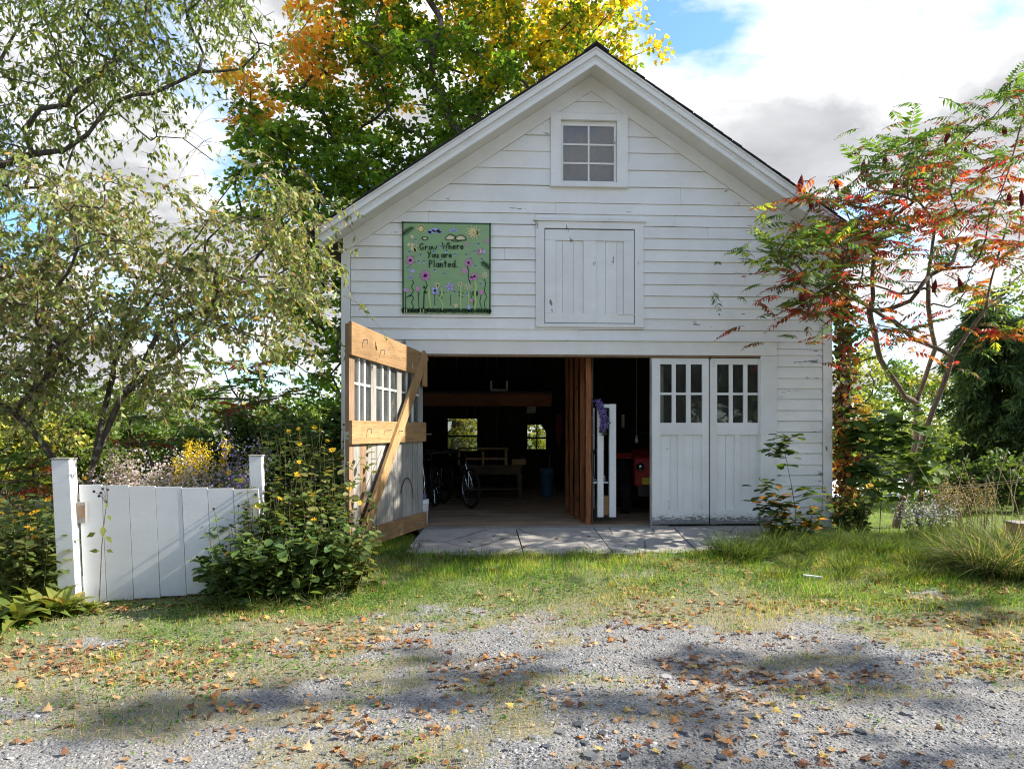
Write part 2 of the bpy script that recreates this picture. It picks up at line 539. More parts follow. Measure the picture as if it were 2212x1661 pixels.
def clip(poly, a, b, c):
    """keep the part of a polygon where a*x + b*z <= c"""
    out = []
    for i in range(len(poly)):
        p, q = poly[i], poly[(i + 1) % len(poly)]
        dp, dq = a * p[0] + b * p[1] - c, a * q[0] + b * q[1] - c
        if dp <= 0: out.append(p)
        if dp * dq < 0:
            t = dp / (dp - dq)
            out.append((p[0] + t * (q[0] - p[0]), p[1] + t * (q[1] - p[1])))
    return out


# --- clapboards of the front, one by one
FRZ = 0.205                         # vertical height of the rake board on the wall
rows_px = [170, 222, 259, 295.8, 330.5, 367.6, 404, 440, 464.5, 488.5, 514, 539, 564, 589, 614, 639, 664, 689, 713, 737]
low_px = [737, 752, 765.5, 790.6, 816, 838.5, 862, 886, 909.5, 933, 956.7, 980.5, 1004.5, 1028, 1052, 1074.5, 1098, 1122, 1137]
seams = {404: [1470], 440: [1199, 1378], 464.5: [926, 1457], 488.5: [1528], 539: [1090], 589: [1610], 664: [930], 713: [1250]}
win_o = (fx(1189), fx(1355), fz(405), fz(247))
hat_o = (fx(1157), fx(1389), fz(705), fz(474))
dl, dr, dtop = fx(878), fx(1677), fz(737)
cbl, cbr = fx(758.5), fx(1775.5)


def clapboard(x0, x1, z0, z1, mat):
    poly = [(x0, z0), (x1, z0), (x1, z1), (x0, z1)]
    top = PK - FRZ
    poly = clip(poly, TP, 1, top); poly = clip(poly, -TP, 1, top) if poly else poly
    if len(poly) < 3: return
    sg = random.uniform(-0.0015, 0.0015); tl = random.uniform(-.0012, .0012)
    f = lambda x, z: -(0.007 + 0.016 * (z1 - z) / (z1 - z0)) + sg
    poly = [(x, z + tl * (x - x0) / max(x1 - x0, .1) * 3) for x, z in poly]
    MB().prism(poly, f, 0.012).build('clapboard', MT[mat], barn)


def row(y0, y1, x0, x1, cuts, mat):
    z1, z0 = fz(y0), fz(y1) + 0.0035
    xs = [x0] + [fx(c) for c in cuts] + [x1]
    for a, b in zip(xs[:-1], xs[1:]):
        segs = [(a, b)]
        for (ox0, ox1, oz0, oz1) in (win_o, hat_o):
            if z1 > oz0 + 0.02 and z0 < oz1 - 0.02:
                if z1 > oz1 + .01 and a < ox1 and b > ox0: clapboard(max(a, ox0), min(b, ox1), oz1 + .001, z1, mat)
                if z0 < oz0 - .01 and a < ox1 and b > ox0: clapboard(max(a, ox0), min(b, ox1), z0, oz0 - .001, mat)
                ns = []
                for s, e in segs:
                    if e <= ox0 or s >= ox1: ns.append((s, e)); continue
                    if s < ox0: ns.append((s, ox0))
                    if e > ox1: ns.append((ox1, e))
                segs = ns
        for s, e in segs:
            if e - s > 0.02: clapboard(s + 0.001, e - 0.0015, z0, z1, mat)


for y0, y1 in zip(rows_px[:-1], rows_px[1:]):
    row(y0, y1, cbl, cbr, seams.get(y0, []), 'siding')
for y0, y1 in zip(low_px[:-1], low_px[1:]):
    row(y0, y1, cbl, dl, [], 'siding_low')
    row(y0, y1, dr, cbr, [], 'siding_low')

# --- structural shell behind the boards: front sheathing with its openings, side and back walls
WB = 0.012
fr = MB()
ox0, ox1, oz1 = fx(905), fx(1655), fz(770)
z_ho = fz(600)


def fpan(poly):
    top = PK - 0.01
    poly = clip(poly, TP, 1, top); poly = clip(poly, -TP, 1, top) if poly else poly
    if len(poly) > 2: fr.prism(poly, WB, 0.11)


wx0, wx1, wz0, wz1 = fx(1211), fx(1332), fz(394), fz(262)
xl_, xr_ = XL + 0.004, XR - 0.004
fpan([(xl_, -.05), (ox0, -.05), (ox0, oz1), (xl_, oz1)])
fpan([(ox1, -.05), (xr_, -.05), (xr_, oz1), (ox1, oz1)])
fpan([(xl_, oz1), (xr_, oz1), (xr_, wz0), (xl_, wz0)])
fpan([(xl_, wz0), (wx0, wz0), (wx0, wz1), (xl_, wz1)])
fpan([(wx1, wz0), (xr_, wz0), (xr_, wz1), (wx1, wz1)])
fpan([(xl_, wz1), (xr_, wz1), (xr_, 7), (xl_, 7)])
fr.build('sheathing', MT['dark_wall'], barn)
zw = PK - 3.25 * TP
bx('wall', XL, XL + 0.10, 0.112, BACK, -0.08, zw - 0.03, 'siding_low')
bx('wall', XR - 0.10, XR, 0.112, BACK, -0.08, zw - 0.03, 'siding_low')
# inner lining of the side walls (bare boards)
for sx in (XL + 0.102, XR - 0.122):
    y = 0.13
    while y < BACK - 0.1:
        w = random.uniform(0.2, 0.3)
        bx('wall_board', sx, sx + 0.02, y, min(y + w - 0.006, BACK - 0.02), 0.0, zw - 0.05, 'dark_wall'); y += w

# back wall of vertical boards with two window openings
bwin = []
for (px0, px1, py0, py1) in ((964, 1034, 901, 977), (1136, 1183, 914, 973)):
    a, c = at(px0, py1, BACK), at(px1, py0, BACK)
    bwin.append((a.x, c.x, a.z, c.z))
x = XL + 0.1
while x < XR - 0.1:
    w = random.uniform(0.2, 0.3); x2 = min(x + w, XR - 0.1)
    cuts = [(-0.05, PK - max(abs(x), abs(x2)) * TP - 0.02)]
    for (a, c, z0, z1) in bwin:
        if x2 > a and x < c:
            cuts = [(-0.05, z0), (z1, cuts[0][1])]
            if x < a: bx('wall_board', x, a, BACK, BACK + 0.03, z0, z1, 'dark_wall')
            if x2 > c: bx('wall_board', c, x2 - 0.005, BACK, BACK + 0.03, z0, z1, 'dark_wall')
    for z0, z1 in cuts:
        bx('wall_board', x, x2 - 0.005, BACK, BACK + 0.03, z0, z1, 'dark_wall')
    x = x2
back_out = MB()
for xa, xb, za, zb in ((XL, bwin[0][0], -.08, 6), (bwin[0][1], bwin[1][0], -.08, 6), (bwin[1][1], XR, -.08, 6),
                       (bwin[0][0], bwin[0][1], -.08, bwin[0][2]), (bwin[0][0], bwin[0][1], bwin[0][3], 6),
                       (bwin[1][0], bwin[1][1], -.08, bwin[1][2]), (bwin[1][0], bwin[1][1], bwin[1][3], 6)):
    p = clip(clip([(xa, za), (xb, za), (xb, zb), (xa, zb)], TP, 1, PK - .02), -TP, 1, PK - .02)
    if len(p) > 2: back_out.prism(p, BACK + 0.032, BACK + 0.06)
back_out.build('cladding', MT['siding_low'], barn)
# back windows: frame, bars, panes
for k, (a, c, z0, z1) in enumerate(bwin):
    g = MB()
    t = 0.035
    g.box(a, a + t, BACK - .015, BACK + .07, z0, z1).box(c - t, c, BACK - .015, BACK + .07, z0, z1)
    g.box(a + t, c - t, BACK - .015, BACK + .07, z0, z0 + t).box(a + t, c - t, BACK - .015, BACK + .07, z1 - t, z1)
    wn = g.build('window', MT['dark_wall'], barn)
    zm = z0 + 0.46 * (z1 - z0); xm = (a + c) / 2
    MB().box(a + t, c - t, BACK + .01, BACK + .04, zm - .022, zm + .022).build('meeting_rail', MT['dark_wall'], wn)
    cols = [(a + t, c - t)]
    if k == 1:
        MB().box(xm - .012, xm + .012, BACK + .012, BACK + .035, z0 + t, z1 - t).build('muntin', MT['dark_wall'], wn)
        cols = [(a + t, xm - .012), (xm + .012, c - t)]
    for x0, x1 in cols:
        for q0, q1 in ((z0 + t, zm - .022), (zm + .022, z1 - t)):
            MB().box(x0, x1, BACK + .02, BACK + .024, q0, q1).build('pane', MT['glass_dirty'] if k == 0 else MT['glass'], wn)
    MB().box(a - .05, c + .05, BACK - .09, BACK - .002, z0 - .035, z0 - .004).build('sill', MT['old_wood'], wn)

# --- roof
def rake(h0, h1, y0, y1, s, xe):
    """sloping strip on side s between vertical drops h0 and h1 below the soffit line at the peak"""
    return [(0, PK - h0), (s * abs(xe), PK - h0 - abs(xe) * TP), (s * abs(xe), PK - h1 - abs(xe) * TP), (0, PK - h1)], y0, y1


for s, xe in ((-1, EL), (1, ER)):
    MB().prism(*rake(-0.026, 0.0, -OH + 0.028, 0.0, s, xe)).build('soffit', MT['soffit'], barn)
    # dark sheathing under the roof inside
    MB().prism(*rake(-0.026, -0.005, 0.0, BACK + 0.30, s, xe)).build('roof_boards', MT['dark_wall'], barn)
    MB().prism(*rake(-0.115, 0.022, -OH, -OH + 0.026, s, xe)).build('fascia', MT['trim'], barn)
    MB().prism(*rake(-0.155, -0.085, -OH - 0.035, -OH - 0.001, s, xe)).build('crown_moulding', MT['trim'], barn)
    MB().prism(*rake(-0.178, -0.156, -OH - 0.05, -OH - 0.002, s, xe)).build('crown_moulding', MT['trim'], barn)
    MB().prism(*rake(-0.06, -0.045, -OH - 0.010, -OH - 0.001, s, xe)).build('fascia_bead', MT['trim'], barn)
    # rake board lying on the wall below the soffit
    MB().prism(*rake(0.003, FRZ - .004, -0.028, 0.010, s, 3.245)).build('rake_board', MT['trim'], barn)
    xo = s * abs(xe)
    ze = PK - abs(xe) * TP
    MB().box(xo, xo - s * 0.022, -OH + 0.03, BACK + 0.3, ze - 0.03, ze + 0.12).build('eave_fascia', MT['trim'], barn)
    # roof deck and courses of shingles; the courses end in a ragged edge at the rake
    ln = abs(xe) + 0.05
    rf = MB().prism(*rake(-0.188, -0.180, -OH - 0.045, BACK + 0.32, s, ln)).build('roof', MT['shingle'], barn)
    n = int(ln / 0.125)
    for i in range(n):
        x0, x1 = i * ln / n, (i + 1) * ln / n + 0.05
        y = -OH - 0.05 - random.uniform(0.0, 0.03)
        k0, k1 = -0.215 - 0.006, -0.206
        P = lambda xx, d: (s * xx, PK - d - xx * TP)
        poly = [P(x0, -0.189), P(x1, -0.193), P(x1, -0.199), P(x0, -0.193)]
        rw = MB().prism(poly, y, BACK + 0.33).build('shingle_course', MT['shingle'], rf)
        # the end tabs over the rake, one by one
    for i in range(n):
        x0 = i * ln / n + random.uniform(-.01, .01); x1 = x0 + ln / n - 0.006
        y = -OH - 0.058 - random.uniform(0.0, 0.02)
        poly = [P(x0, -0.196), P(x1, -0.200), P(x1, -0.209), P(x0, -0.203)]
        MB().prism(poly, y, y + 0.30).build('shingle', MT['shingle'], rf)
MB().prism([(-.16, PK + .205 - .16 * TP), (0, PK + .210), (.16, PK + .205 - .16 * TP), (.16, PK + .217 - .16 * TP), (0, PK + .232), (-.16, PK + .217 - .16 * TP)], -OH - 0.09, BACK + 0.33).build('ridge_cap', MT['shingle'], barn)

# --- corner boards, header and casing
zct = PK - FRZ - 3.2 * TP
for a, c in ((fx(738), fx(757.5)), (fx(1776.5), fx(1795.5))):
    MB().prism(clip(clip([(a, -0.02), (c, -0.02), (c, zct + .1), (a, zct + .1)], TP, 1, PK - FRZ), -TP, 1, PK - FRZ), -0.032, 0.010).build('corner_board', MT['trim'], barn)
bx('foundation_stone', fx(1680), XR + .05, -0.06, 0.35, -0.2, -0.03, plain_mat('grey_footing', (0.30, 0.29, 0.27), 0.9, bump=0.6))
bx('header_board', fx(878), fx(1676), -0.04, 0.010, fz(767), fz(737.5), 'trim', bevel=0.003)
bx('drip_cap', fx(876), fx(1678), -0.062, 0.009, fz(737.2), fz(734), 'trim')
bx('header_soffit', ox0, fx(1645), -0.03, 0.112, fz(771), fz(767.3), 'brown_wood')
bx('door_casing', fx(1641), fx(1676.5), -0.036, 0.0105, 0.0, fz(767.3), 'door', bevel=0.003)
bx('door_casing', fx(880), fx(912), -0.036, 0.0105, 0.0, fz(767.3), 'door', bevel=0.003)

# --- gable window
gw = bx('gable_window', fx(1189), fx(1211), -0.038, 0.0105, fz(403), fz(247.5), 'trim')
tag(gw, 'six-pane sash window with wide white casing in the gable')
def gwp(n, a, c, y0, y1, z0, z1, mat='trim'): return MB().box(a, c, y0, y1, z0, z1).build(n, MT[mat], gw)
gwp('casing', fx(1332), fx(1355), -0.038, 0.0105, fz(403), fz(247.5))
gwp('casing', fx(1211), fx(1332), -0.0375, 0.0105, fz(262), fz(248))
gwp('sill', fx(1187), fx(1357), -0.06, 0.0105, fz(406.5), fz(403.3))
gwp('casing', fx(1211), fx(1332), -0.030, 0.0105, fz(403), fz(395))
sx0, sx1, sz0, sz1 = fx(1211.5), fx(1331.5), fz(394.5), fz(262.3)
ix0, ix1, iz0, iz1 = fx(1217), fx(1326.5), fz(391), fz(272)
for a, c, z0, z1 in ((sx0, ix0, sz0, sz1), (ix1, sx1, sz0, sz1), (ix0, ix1, sz0, iz0), (ix0, ix1, iz1, sz1)):
    gwp('sash', a, c, 0.014, 0.05, z0, z1)
xm = fx(1272); zr1, zr2 = fz(312), fz(352.5)
gwp('muntin', xm - .011, xm + .011, 0.016, 0.042, iz0, iz1)
for z in (zr1, zr2):
    gwp('muntin', ix0, xm - .012, 0.017, 0.041, z - .011, z + .011); gwp('muntin', xm + .012, ix1, 0.017, 0.041, z - .011, z + .011)
for a, c in ((ix0, xm - .011), (xm + .011, ix1)):
    for z0, z1 in ((iz0, zr2 - .011), (zr2 + .011, zr1 - .011), (zr1 + .011, iz1)):
        M = Matrix.Rotation(random.uniform(-.006, .006), 4, 'X')
        gwp('pane', a, c, 0.028, 0.031, z0, z1, 'glass_dirty')
gwp('blind', ix0, ix1, 0.10, 0.104, iz0 - .02, iz1 + .02, 'grey_panel')

# --- hay hatch
hh = bx('hay_hatch', fx(1157), fx(1175.5), -0.034, 0.0105, fz(703), fz(481), 'hatch')
tag(hh, 'boarded hay door with peeling white paint')
def hp(n, px0, px1, py0, py1, y0=-0.02, y1=0.011, mat='hatch'): return MB().box(fx(px0), fx(px1), y0, y1, fz(py1), fz(py0)).build(n, MT[mat], hh)
hp('casing', 1370.5, 1389, 481, 703, -0.034, 0.0105)
hp('casing', 1175.5, 1370.5, 481, 495.5, -0.0335, 0.0105)
hp('drip_cap', 1152, 1394, 474.5, 480.6, -0.055, 0.0105)
hp('sill', 1158, 1389, 703.3, 707.5, -0.045, 0.0105)
hp('sill', 1176, 1370, 699.8, 703, -0.03, 0.0105)
hp('dark_gap', 1175.6, 1370.4, 495.6, 699.6, 0.0112, 0.0119, 'black')
hp('rail', 1177, 1369, 498, 521, -0.021); hp('rail', 1177, 1369, 677.5, 698, -0.021)
for a, c in ((1177, 1200), (1260, 1287), (1346.5, 1369)): hp('stile', a, c, 521.4, 677.2, -0.020)
for a, c in ((1200.4, 1215), (1215.6, 1239), (1239.5, 1259.6), (1287.4, 1308), (1308.6, 1332), (1332.5, 1346)): hp('board', a, c, 521.4, 677.2, random.uniform(-0.0055, -0.004), 0.0105)
MB().bar((fx(1333), -0.026, fz(679)), (fx(1372), -0.03, fz(679)), 0.012).build('latch_bar', MT['trim'], hh)

# --- the closed pair of glazed leaves on the right of the opening
def leaf_door(px0, px1, cols, stiles, seam):
    d = bx('door_leaf', fx(px0), fx(cols[0][0] - 2), -0.004, 0.04, 0.02, fz(772.5), 'door')
    def p(n, a, c, t, b, y0=-0.004, y1=0.04, mat='door'): return MB().box(fx(a), fx(c), y0, y1, fz(b), fz(t)).build(n, MT[mat], d)
    zb = 1133
    l, r = cols[0][0] - 2, cols[2][1] + 2
    p('stile', r, px1, 772.5, zb)
    p('rail', l, r, 772.5, 786); p('rail', l, r, 913, 939.5); p('rail', l, r, 1102, zb)
    for (a, c), (a2, c2) in zip(cols[:-1], cols[1:]):
        p('muntin', c - 1, a2 + 1, 786, 913, 0.000, 0.034)
    for a, c in cols:
        a_, c_ = (l if a == cols[0][0] else a - 1), (r if c == cols[2][1] else c + 1)
        p('muntin', a_, c_, 847.5, 852.5, 0.001, 0.033)
        p('pane', a_, c_, 786, 847.5, 0.014, 0.017, 'glass_door'); p('pane', a_, c_, 852.5, 913, 0.014, 0.017, 'glass_door')
    p('stile', stiles[0], stiles[1], 939.7, 1101.8, -0.0035)
    for a, c in ((l, seam), (seam + .7, stiles[0]), (stiles[1], (stiles[1] + r) / 2), ((stiles[1] + r) / 2 + .5, r)):
        p('panel_board', a, c, 939.7, 1101.8, 0.012, 0.032)
    return d


ld = leaf_door(1408.6, 1531, ((1428, 1452.5), (1459, 1483.5), (1491, 1515)), (1464, 1477), 1447.6)
tag(ld, 'glazed six-pane door leaf beside the open bay')
ld2 = leaf_door(1534, 1641, ((1551, 1576), (1582, 1607), (1613.7, 1636)), (1587, 1599), 1568)
tag(ld2, 'glazed six-pane door leaf beside the right casing')
bx('dark_door_edge', fx(1405), fx(1408.2), -0.0035, 0.045, 0.0, fz(772), 'grey_wood')
bx('sill_block', fx(1400), fx(1442), -0.10, -0.012, -0.045, 0.01, 'grey_wood')
MB().bar((fx(1533), -0.02, fz(775)), (fx(1533), -0.02, fz(768)), .02).build('hinge', MT['rust'], barn)
# cloth hanging behind the left panes
bx('curtain', fx(1436), fx(1446), 0.30, 0.31, fz(1000), fz(785), 'cream'); bx('curtain', fx(1466), fx(1472), 0.32, 0.33, fz(1000), fz(785), 'cream')

# --- the big door leaf swung open, inside face towards the camera
HX, HY = fx(914), -0.05
near = at(754, 930, -1.98)
dv = Vector((near.x - HX, near.y - HY, 0)); DLEN = dv.length
ang = math.atan2(dv.y, dv.x)
DM = Matrix.Translation((HX, HY, 0)) @ Matrix.Rotation(ang, 4, 'Z')      # local x: hinge -> free end, local y > 0: the face seen
open_door = thing('open_door', None, None, (0, 0, 0)); open_door.parent = barn
tag(open_door, 'weathered open door leaf with yellow rails and diagonal brace')
DZ0, DZ1 = 0.03, 2.275
def op(n, x0, x1, y0, y1, z0, z1, mat, bevel=0.0, par=None):
    o = MB().box(x0, x1, y0, y1, z0, z1).build(n, MT[mat], par or open_door, local=True, bevel=bevel)
    o.matrix_basis = DM
    return o
# thickness from y=-0.045 (outer white face) to 0; boards of the inside
L = DLEN
st = [(0.0, 0.12), (0.685, 0.815), (1.385, 1.515), (L - 0.12, L)]
for i, (a, c) in enumerate(st):
    op('stile', a, c, -0.045, 0.0, 1.26, DZ1, 'brown_wood' if i == 3 else 'grey_wood')
op('rail', 0.12, L - 0.12, -0.0448, -0.002, 1.18, 1.26, 'grey_wood')
for (a, c) in ((0.12, 0.685), (0.815, 1.385), (1.515, L - 0.12)):
    op('rail', a, c, -0.0446, -0.001, DZ1 - 0.06, DZ1, 'grey_wood')
    w = (c - a)
    for k in (1, 2):
        op('muntin', a + w * k / 3 - .011, a + w * k / 3 + .011, -0.036, -0.008, 1.26, DZ1 - .06, 'trim')
    for k in range(3):
        q0, q1 = a + w * k / 3 + (.011 if k else 0), a + w * (k + 1) / 3 - (.011 if k < 2 else 0)
        op('muntin', q0, q1, -0.035, -0.009, 1.72, 1.742, 'trim')
        op('pane', q0, q1, -0.024, -0.021, 1.26, 1.72, 'glass_door'); op('pane', q0, q1, -0.024, -0.021, 1.742, DZ1 - .06, 'glass_door')
x = 0.0; k = 0
while x < L - 0.02:
    w = random.uniform(0.12, 0.19); x2 = min(x + w, L)
    if L - x2 < 0.08: x2 = L
    op('plank', x, x2 - 0.006, -0.044 + random.uniform(-.001, .001), random.uniform(-0.008, 0.0), DZ0, 1.18, 'brown_wood' if x2 > L - 0.3 and k % 2 else 'grey_wood'); x = x2; k += 1
op('cladding', 0.0, L, -0.052, -0.0462, DZ0, 1.18, 'door')
op('cross_rail', -0.02, L + .02, 0.0012, 0.040, 1.98, 2.29, 'lumber', 0.003)
op('cross_rail', -0.02, L + .01, 0.0012, 0.040, 1.13, 1.375, 'lumber', 0.003)
op('cross_rail', -0.04, L - 0.28, 0.0012, 0.040, 0.02, 0.215, 'lumber', 0.003)
# diagonal brace from the top at the hinge to the foot of the free end
a, c = Vector((0.06, 0.060, 2.27)), Vector((L - 0.12, 0.060, 0.08))
br = MB().bar(a, c, 0.038, 0.15, up=(1, 0, 0.2)).build('diagonal_brace', MT['brace'], open_door, local=True, bevel=0.003); br.matrix_basis = DM
op('plumb_block', 0.0, 0.13, 0.0412, 0.062, 1.85, 2.26, 'brace')
# bolts with bent ends
for (u, z) in ((L - .25, 2.16), (1.35, 2.12), (0.55, 2.08), (L - .35, 1.29), (1.25, 1.27), (0.95, 1.26), (0.4, 1.26), (0.02, 1.22), (1.35, .12), (0.85, .11), (.35, .11)):
    t = MB().tube([(u, 0.03, z), (u, 0.085, z), (u + .008, 0.092, z - .008), (u + .012, 0.09, z - .05)] if (u * 10) % 3 > 1 else [(u, 0.03, z), (u - .01, 0.13, z + .005)], 0.0055, 6)
    o = t.build('bent_bolt', MT['metal'], open_door, local=True); o.matrix_basis = DM
t = MB().tube([(0.55 + 0.19 * math.cos(q), 0.012, 0.42 + 0.27 * math.sin(q)) for q in [math.pi * i / 9 for i in range(1, 10)]], 0.006, 6)
o = t.build('wire_loop', MT['rust'], open_door, local=True); o.matrix_basis = DM
op('foot_prop', L - 0.30, L - 0.22, 0.0, 0.045, -0.32, 0.03, 'brown_wood')
for z in (0.2, 1.25, 2.1):
    op('strap_hinge', -0.06, 0.35, -0.058, -0.0525, z - .02, z + .02, 'rust')

# the old leaf is out of square: its top rises towards the free end
for ch in open_door.children:
    for v in ch.data.vertices:
        if v.co.z > 1.38: v.co.z += (v.co.z - 1.38) / .91 * (.062 * v.co.x - .025)

# --- threshold and floor planks
bx('threshold_plank', fx(905), fx(1655), -0.06, 0.12, -0.06, -0.004, 'grey_wood')
y = 0.125
while y < BACK - 0.02:
    w = random.uniform(0.16, 0.24); y2 = min(y + w, BACK - .01)
    xs = [XL + .12, random.uniform(-1.5, 1.5), XR - .12]
    for a, c in zip(xs[:-1], xs[1:]):
        dz = random.uniform(-.004, .002)
        bx('floor_plank', a, c - .004, y, y2 - .007, -0.05, dz, 'floor')
    y = y2
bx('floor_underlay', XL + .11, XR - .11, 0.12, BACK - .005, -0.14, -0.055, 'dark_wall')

# --- inside: partition of rough studs running back from the opening, loft and its beam
PXX = fx(1277, 0.25)
for k, (pa, pb, Y) in enumerate(((1266, 1277, .22), (1253.5, 1262.5, .50), (1242, 1249.5, .85), (1231, 1238, 1.2), (1222, 1228, 1.6))):
    xa, xb = fx(pa, Y), fx(pb, Y); g = MB(); nz_ = 15
    ring = []
    for i in range(nz_ + 1):                       # rough-sawn, slightly bowed stud
        z = 3.3 * i / nz_; j = [random.uniform(-.006, .006) for _ in range(4)]
        ring.append([(xa + j[0], Y + j[1], z), (xb + j[2], Y + j[3], z), (xb, Y + .045, z), (xa, Y + .045, z)])
    g.add([p for r_ in ring for p in r_], [(0, 3, 2, 1)] + [(i * 4 + q, i * 4 + (q + 1) % 4, i * 4 + 4 + (q + 1) % 4, i * 4 + 4 + q) for i in range(nz_) for q in range(4)])
    g.build('stud', MT['post_wood'], barn)
z = 0.02
while z < 3.2:
    w = random.uniform(.2, .28); bx('partition_board', PXX + .003, PXX + .025, 0.24, 1.5, z, z + w - .006, 'dark_wall'); z += w
LY = 3.4
lb = at(912, 862, LY).z; lt = at(912, 847, LY).z
bx('loft_beam', XL + .13, PXX - .2, LY, LY + .2, lb - .12, lt - .02, 'beam_wood', bevel=.006)
bx('loft_joist_edge', XL + .13, PXX - .2, LY - .035, LY - .002, lb + .02, lb + .09, 'beam_wood')
xx = XL + .13
for k in range(10):
    bx('loft_plank', XL + .13, PXX - .2, LY + k * .33 - .06, LY + k * .33 + .26, lt - .016, lt + .012, 'dark_wall')
for k in range(5):
    bx('rafter_tie', XL + .13, XR - .13, 0.9 + 1.25 * k, 1.0 + 1.25 * k, 3.35, 3.52, 'dark_wall')

# ================================================================== THINGS INSIDE THE BARN
def T(loc, rz=0.0, rx=0.0, ry=0.0):
    return Matrix.Translation(loc) @ Matrix.Rotation(rz, 4, 'Z') @ Matrix.Rotation(ry, 4, 'Y') @ Matrix.Rotation(rx, 4, 'X')


def part(mb, name, mat, root, bevel=0.0, smooth=False):
    return mb.build(name, MT[mat] if isinstance(mat, str) else mat, root, local=True, bevel=bevel, smooth=smooth)


# workbench
WY = 3.9
a, c = at(1010, 1005, WY), at(1129, 1073, WY)
wb = thing('workbench', 'old wooden workbench under the loft at the back of the barn', 'workbench', (a.x, WY, 0))
wl, wh = c.x - a.x, a.z
part(MB().box(-.15, wl, 0, .6, wh - .05, wh), 'bench_top', 'old_wood', wb)
part(MB().box(-.12, wl - .03, .02, .06, wh - .17, wh - .052), 'apron', 'old_wood', wb)
for x in (-.12, wl - .09):
    for y in (.02, .5): part(MB().box(x, x + .08, y, y + .08, 0.003, wh - .172), 'leg', 'old_wood', wb)
part(MB().box(-.12, wl - .03, .05, .55, .16, .19), 'shelf', 'old_wood', wb)

# long low bench standing on it
b0, b1 = at(988, 967, WY + .2), at(1098, 967, WY + .2)
tb = thing('plant_bench', 'slim light wood bench standing on the dark workbench', 'bench', (b0.x, WY + .2, wh + .003))
bh = at(1000, 967, WY + .2).z - wh; bw = b1.x - b0.x
part(MB().box(0, bw, -.12, .16, bh - .03, bh), 'seat', 'bench_wood', tb)
for x in (.01, bw * .48, bw * .93):
    for y in (-.1, .1): part(MB().box(x, x + .045, y, y + .045, 0, bh - .031), 'leg', 'bench_wood', tb)
part(MB().box(.055, bw * .93, -.095, -.06, bh * .3, bh * .3 + .035), 'stretcher', 'bench_wood', tb)

# crate with bottles
c0 = at(1106, 1000, WY + .15)
cr = thing('bottle_crate', 'small wooden crate of bottles on the workbench', 'crate', (c0.x, WY + .18, wh + .003))
part(MB().box(0, .26, -.1, -.088, 0, .1).box(0, .26, .088, .1, 0, .1).box(0, .012, -.088, .088, 0, .1).box(.248, .26, -.088, .088, 0, .1).box(.012, .248, -.088, .088, 0, .01), 'box', 'bench_wood', cr)
for i in range(5):
    part(MB().lathe([(0, .012), (.02, .012), (.02, .1), (.008, .13), (.008, .165), (0, .165)], 8, (.035 + i * .047, random.uniform(-.04, .04), 0)), 'bottle', 'glass', cr, smooth=True)

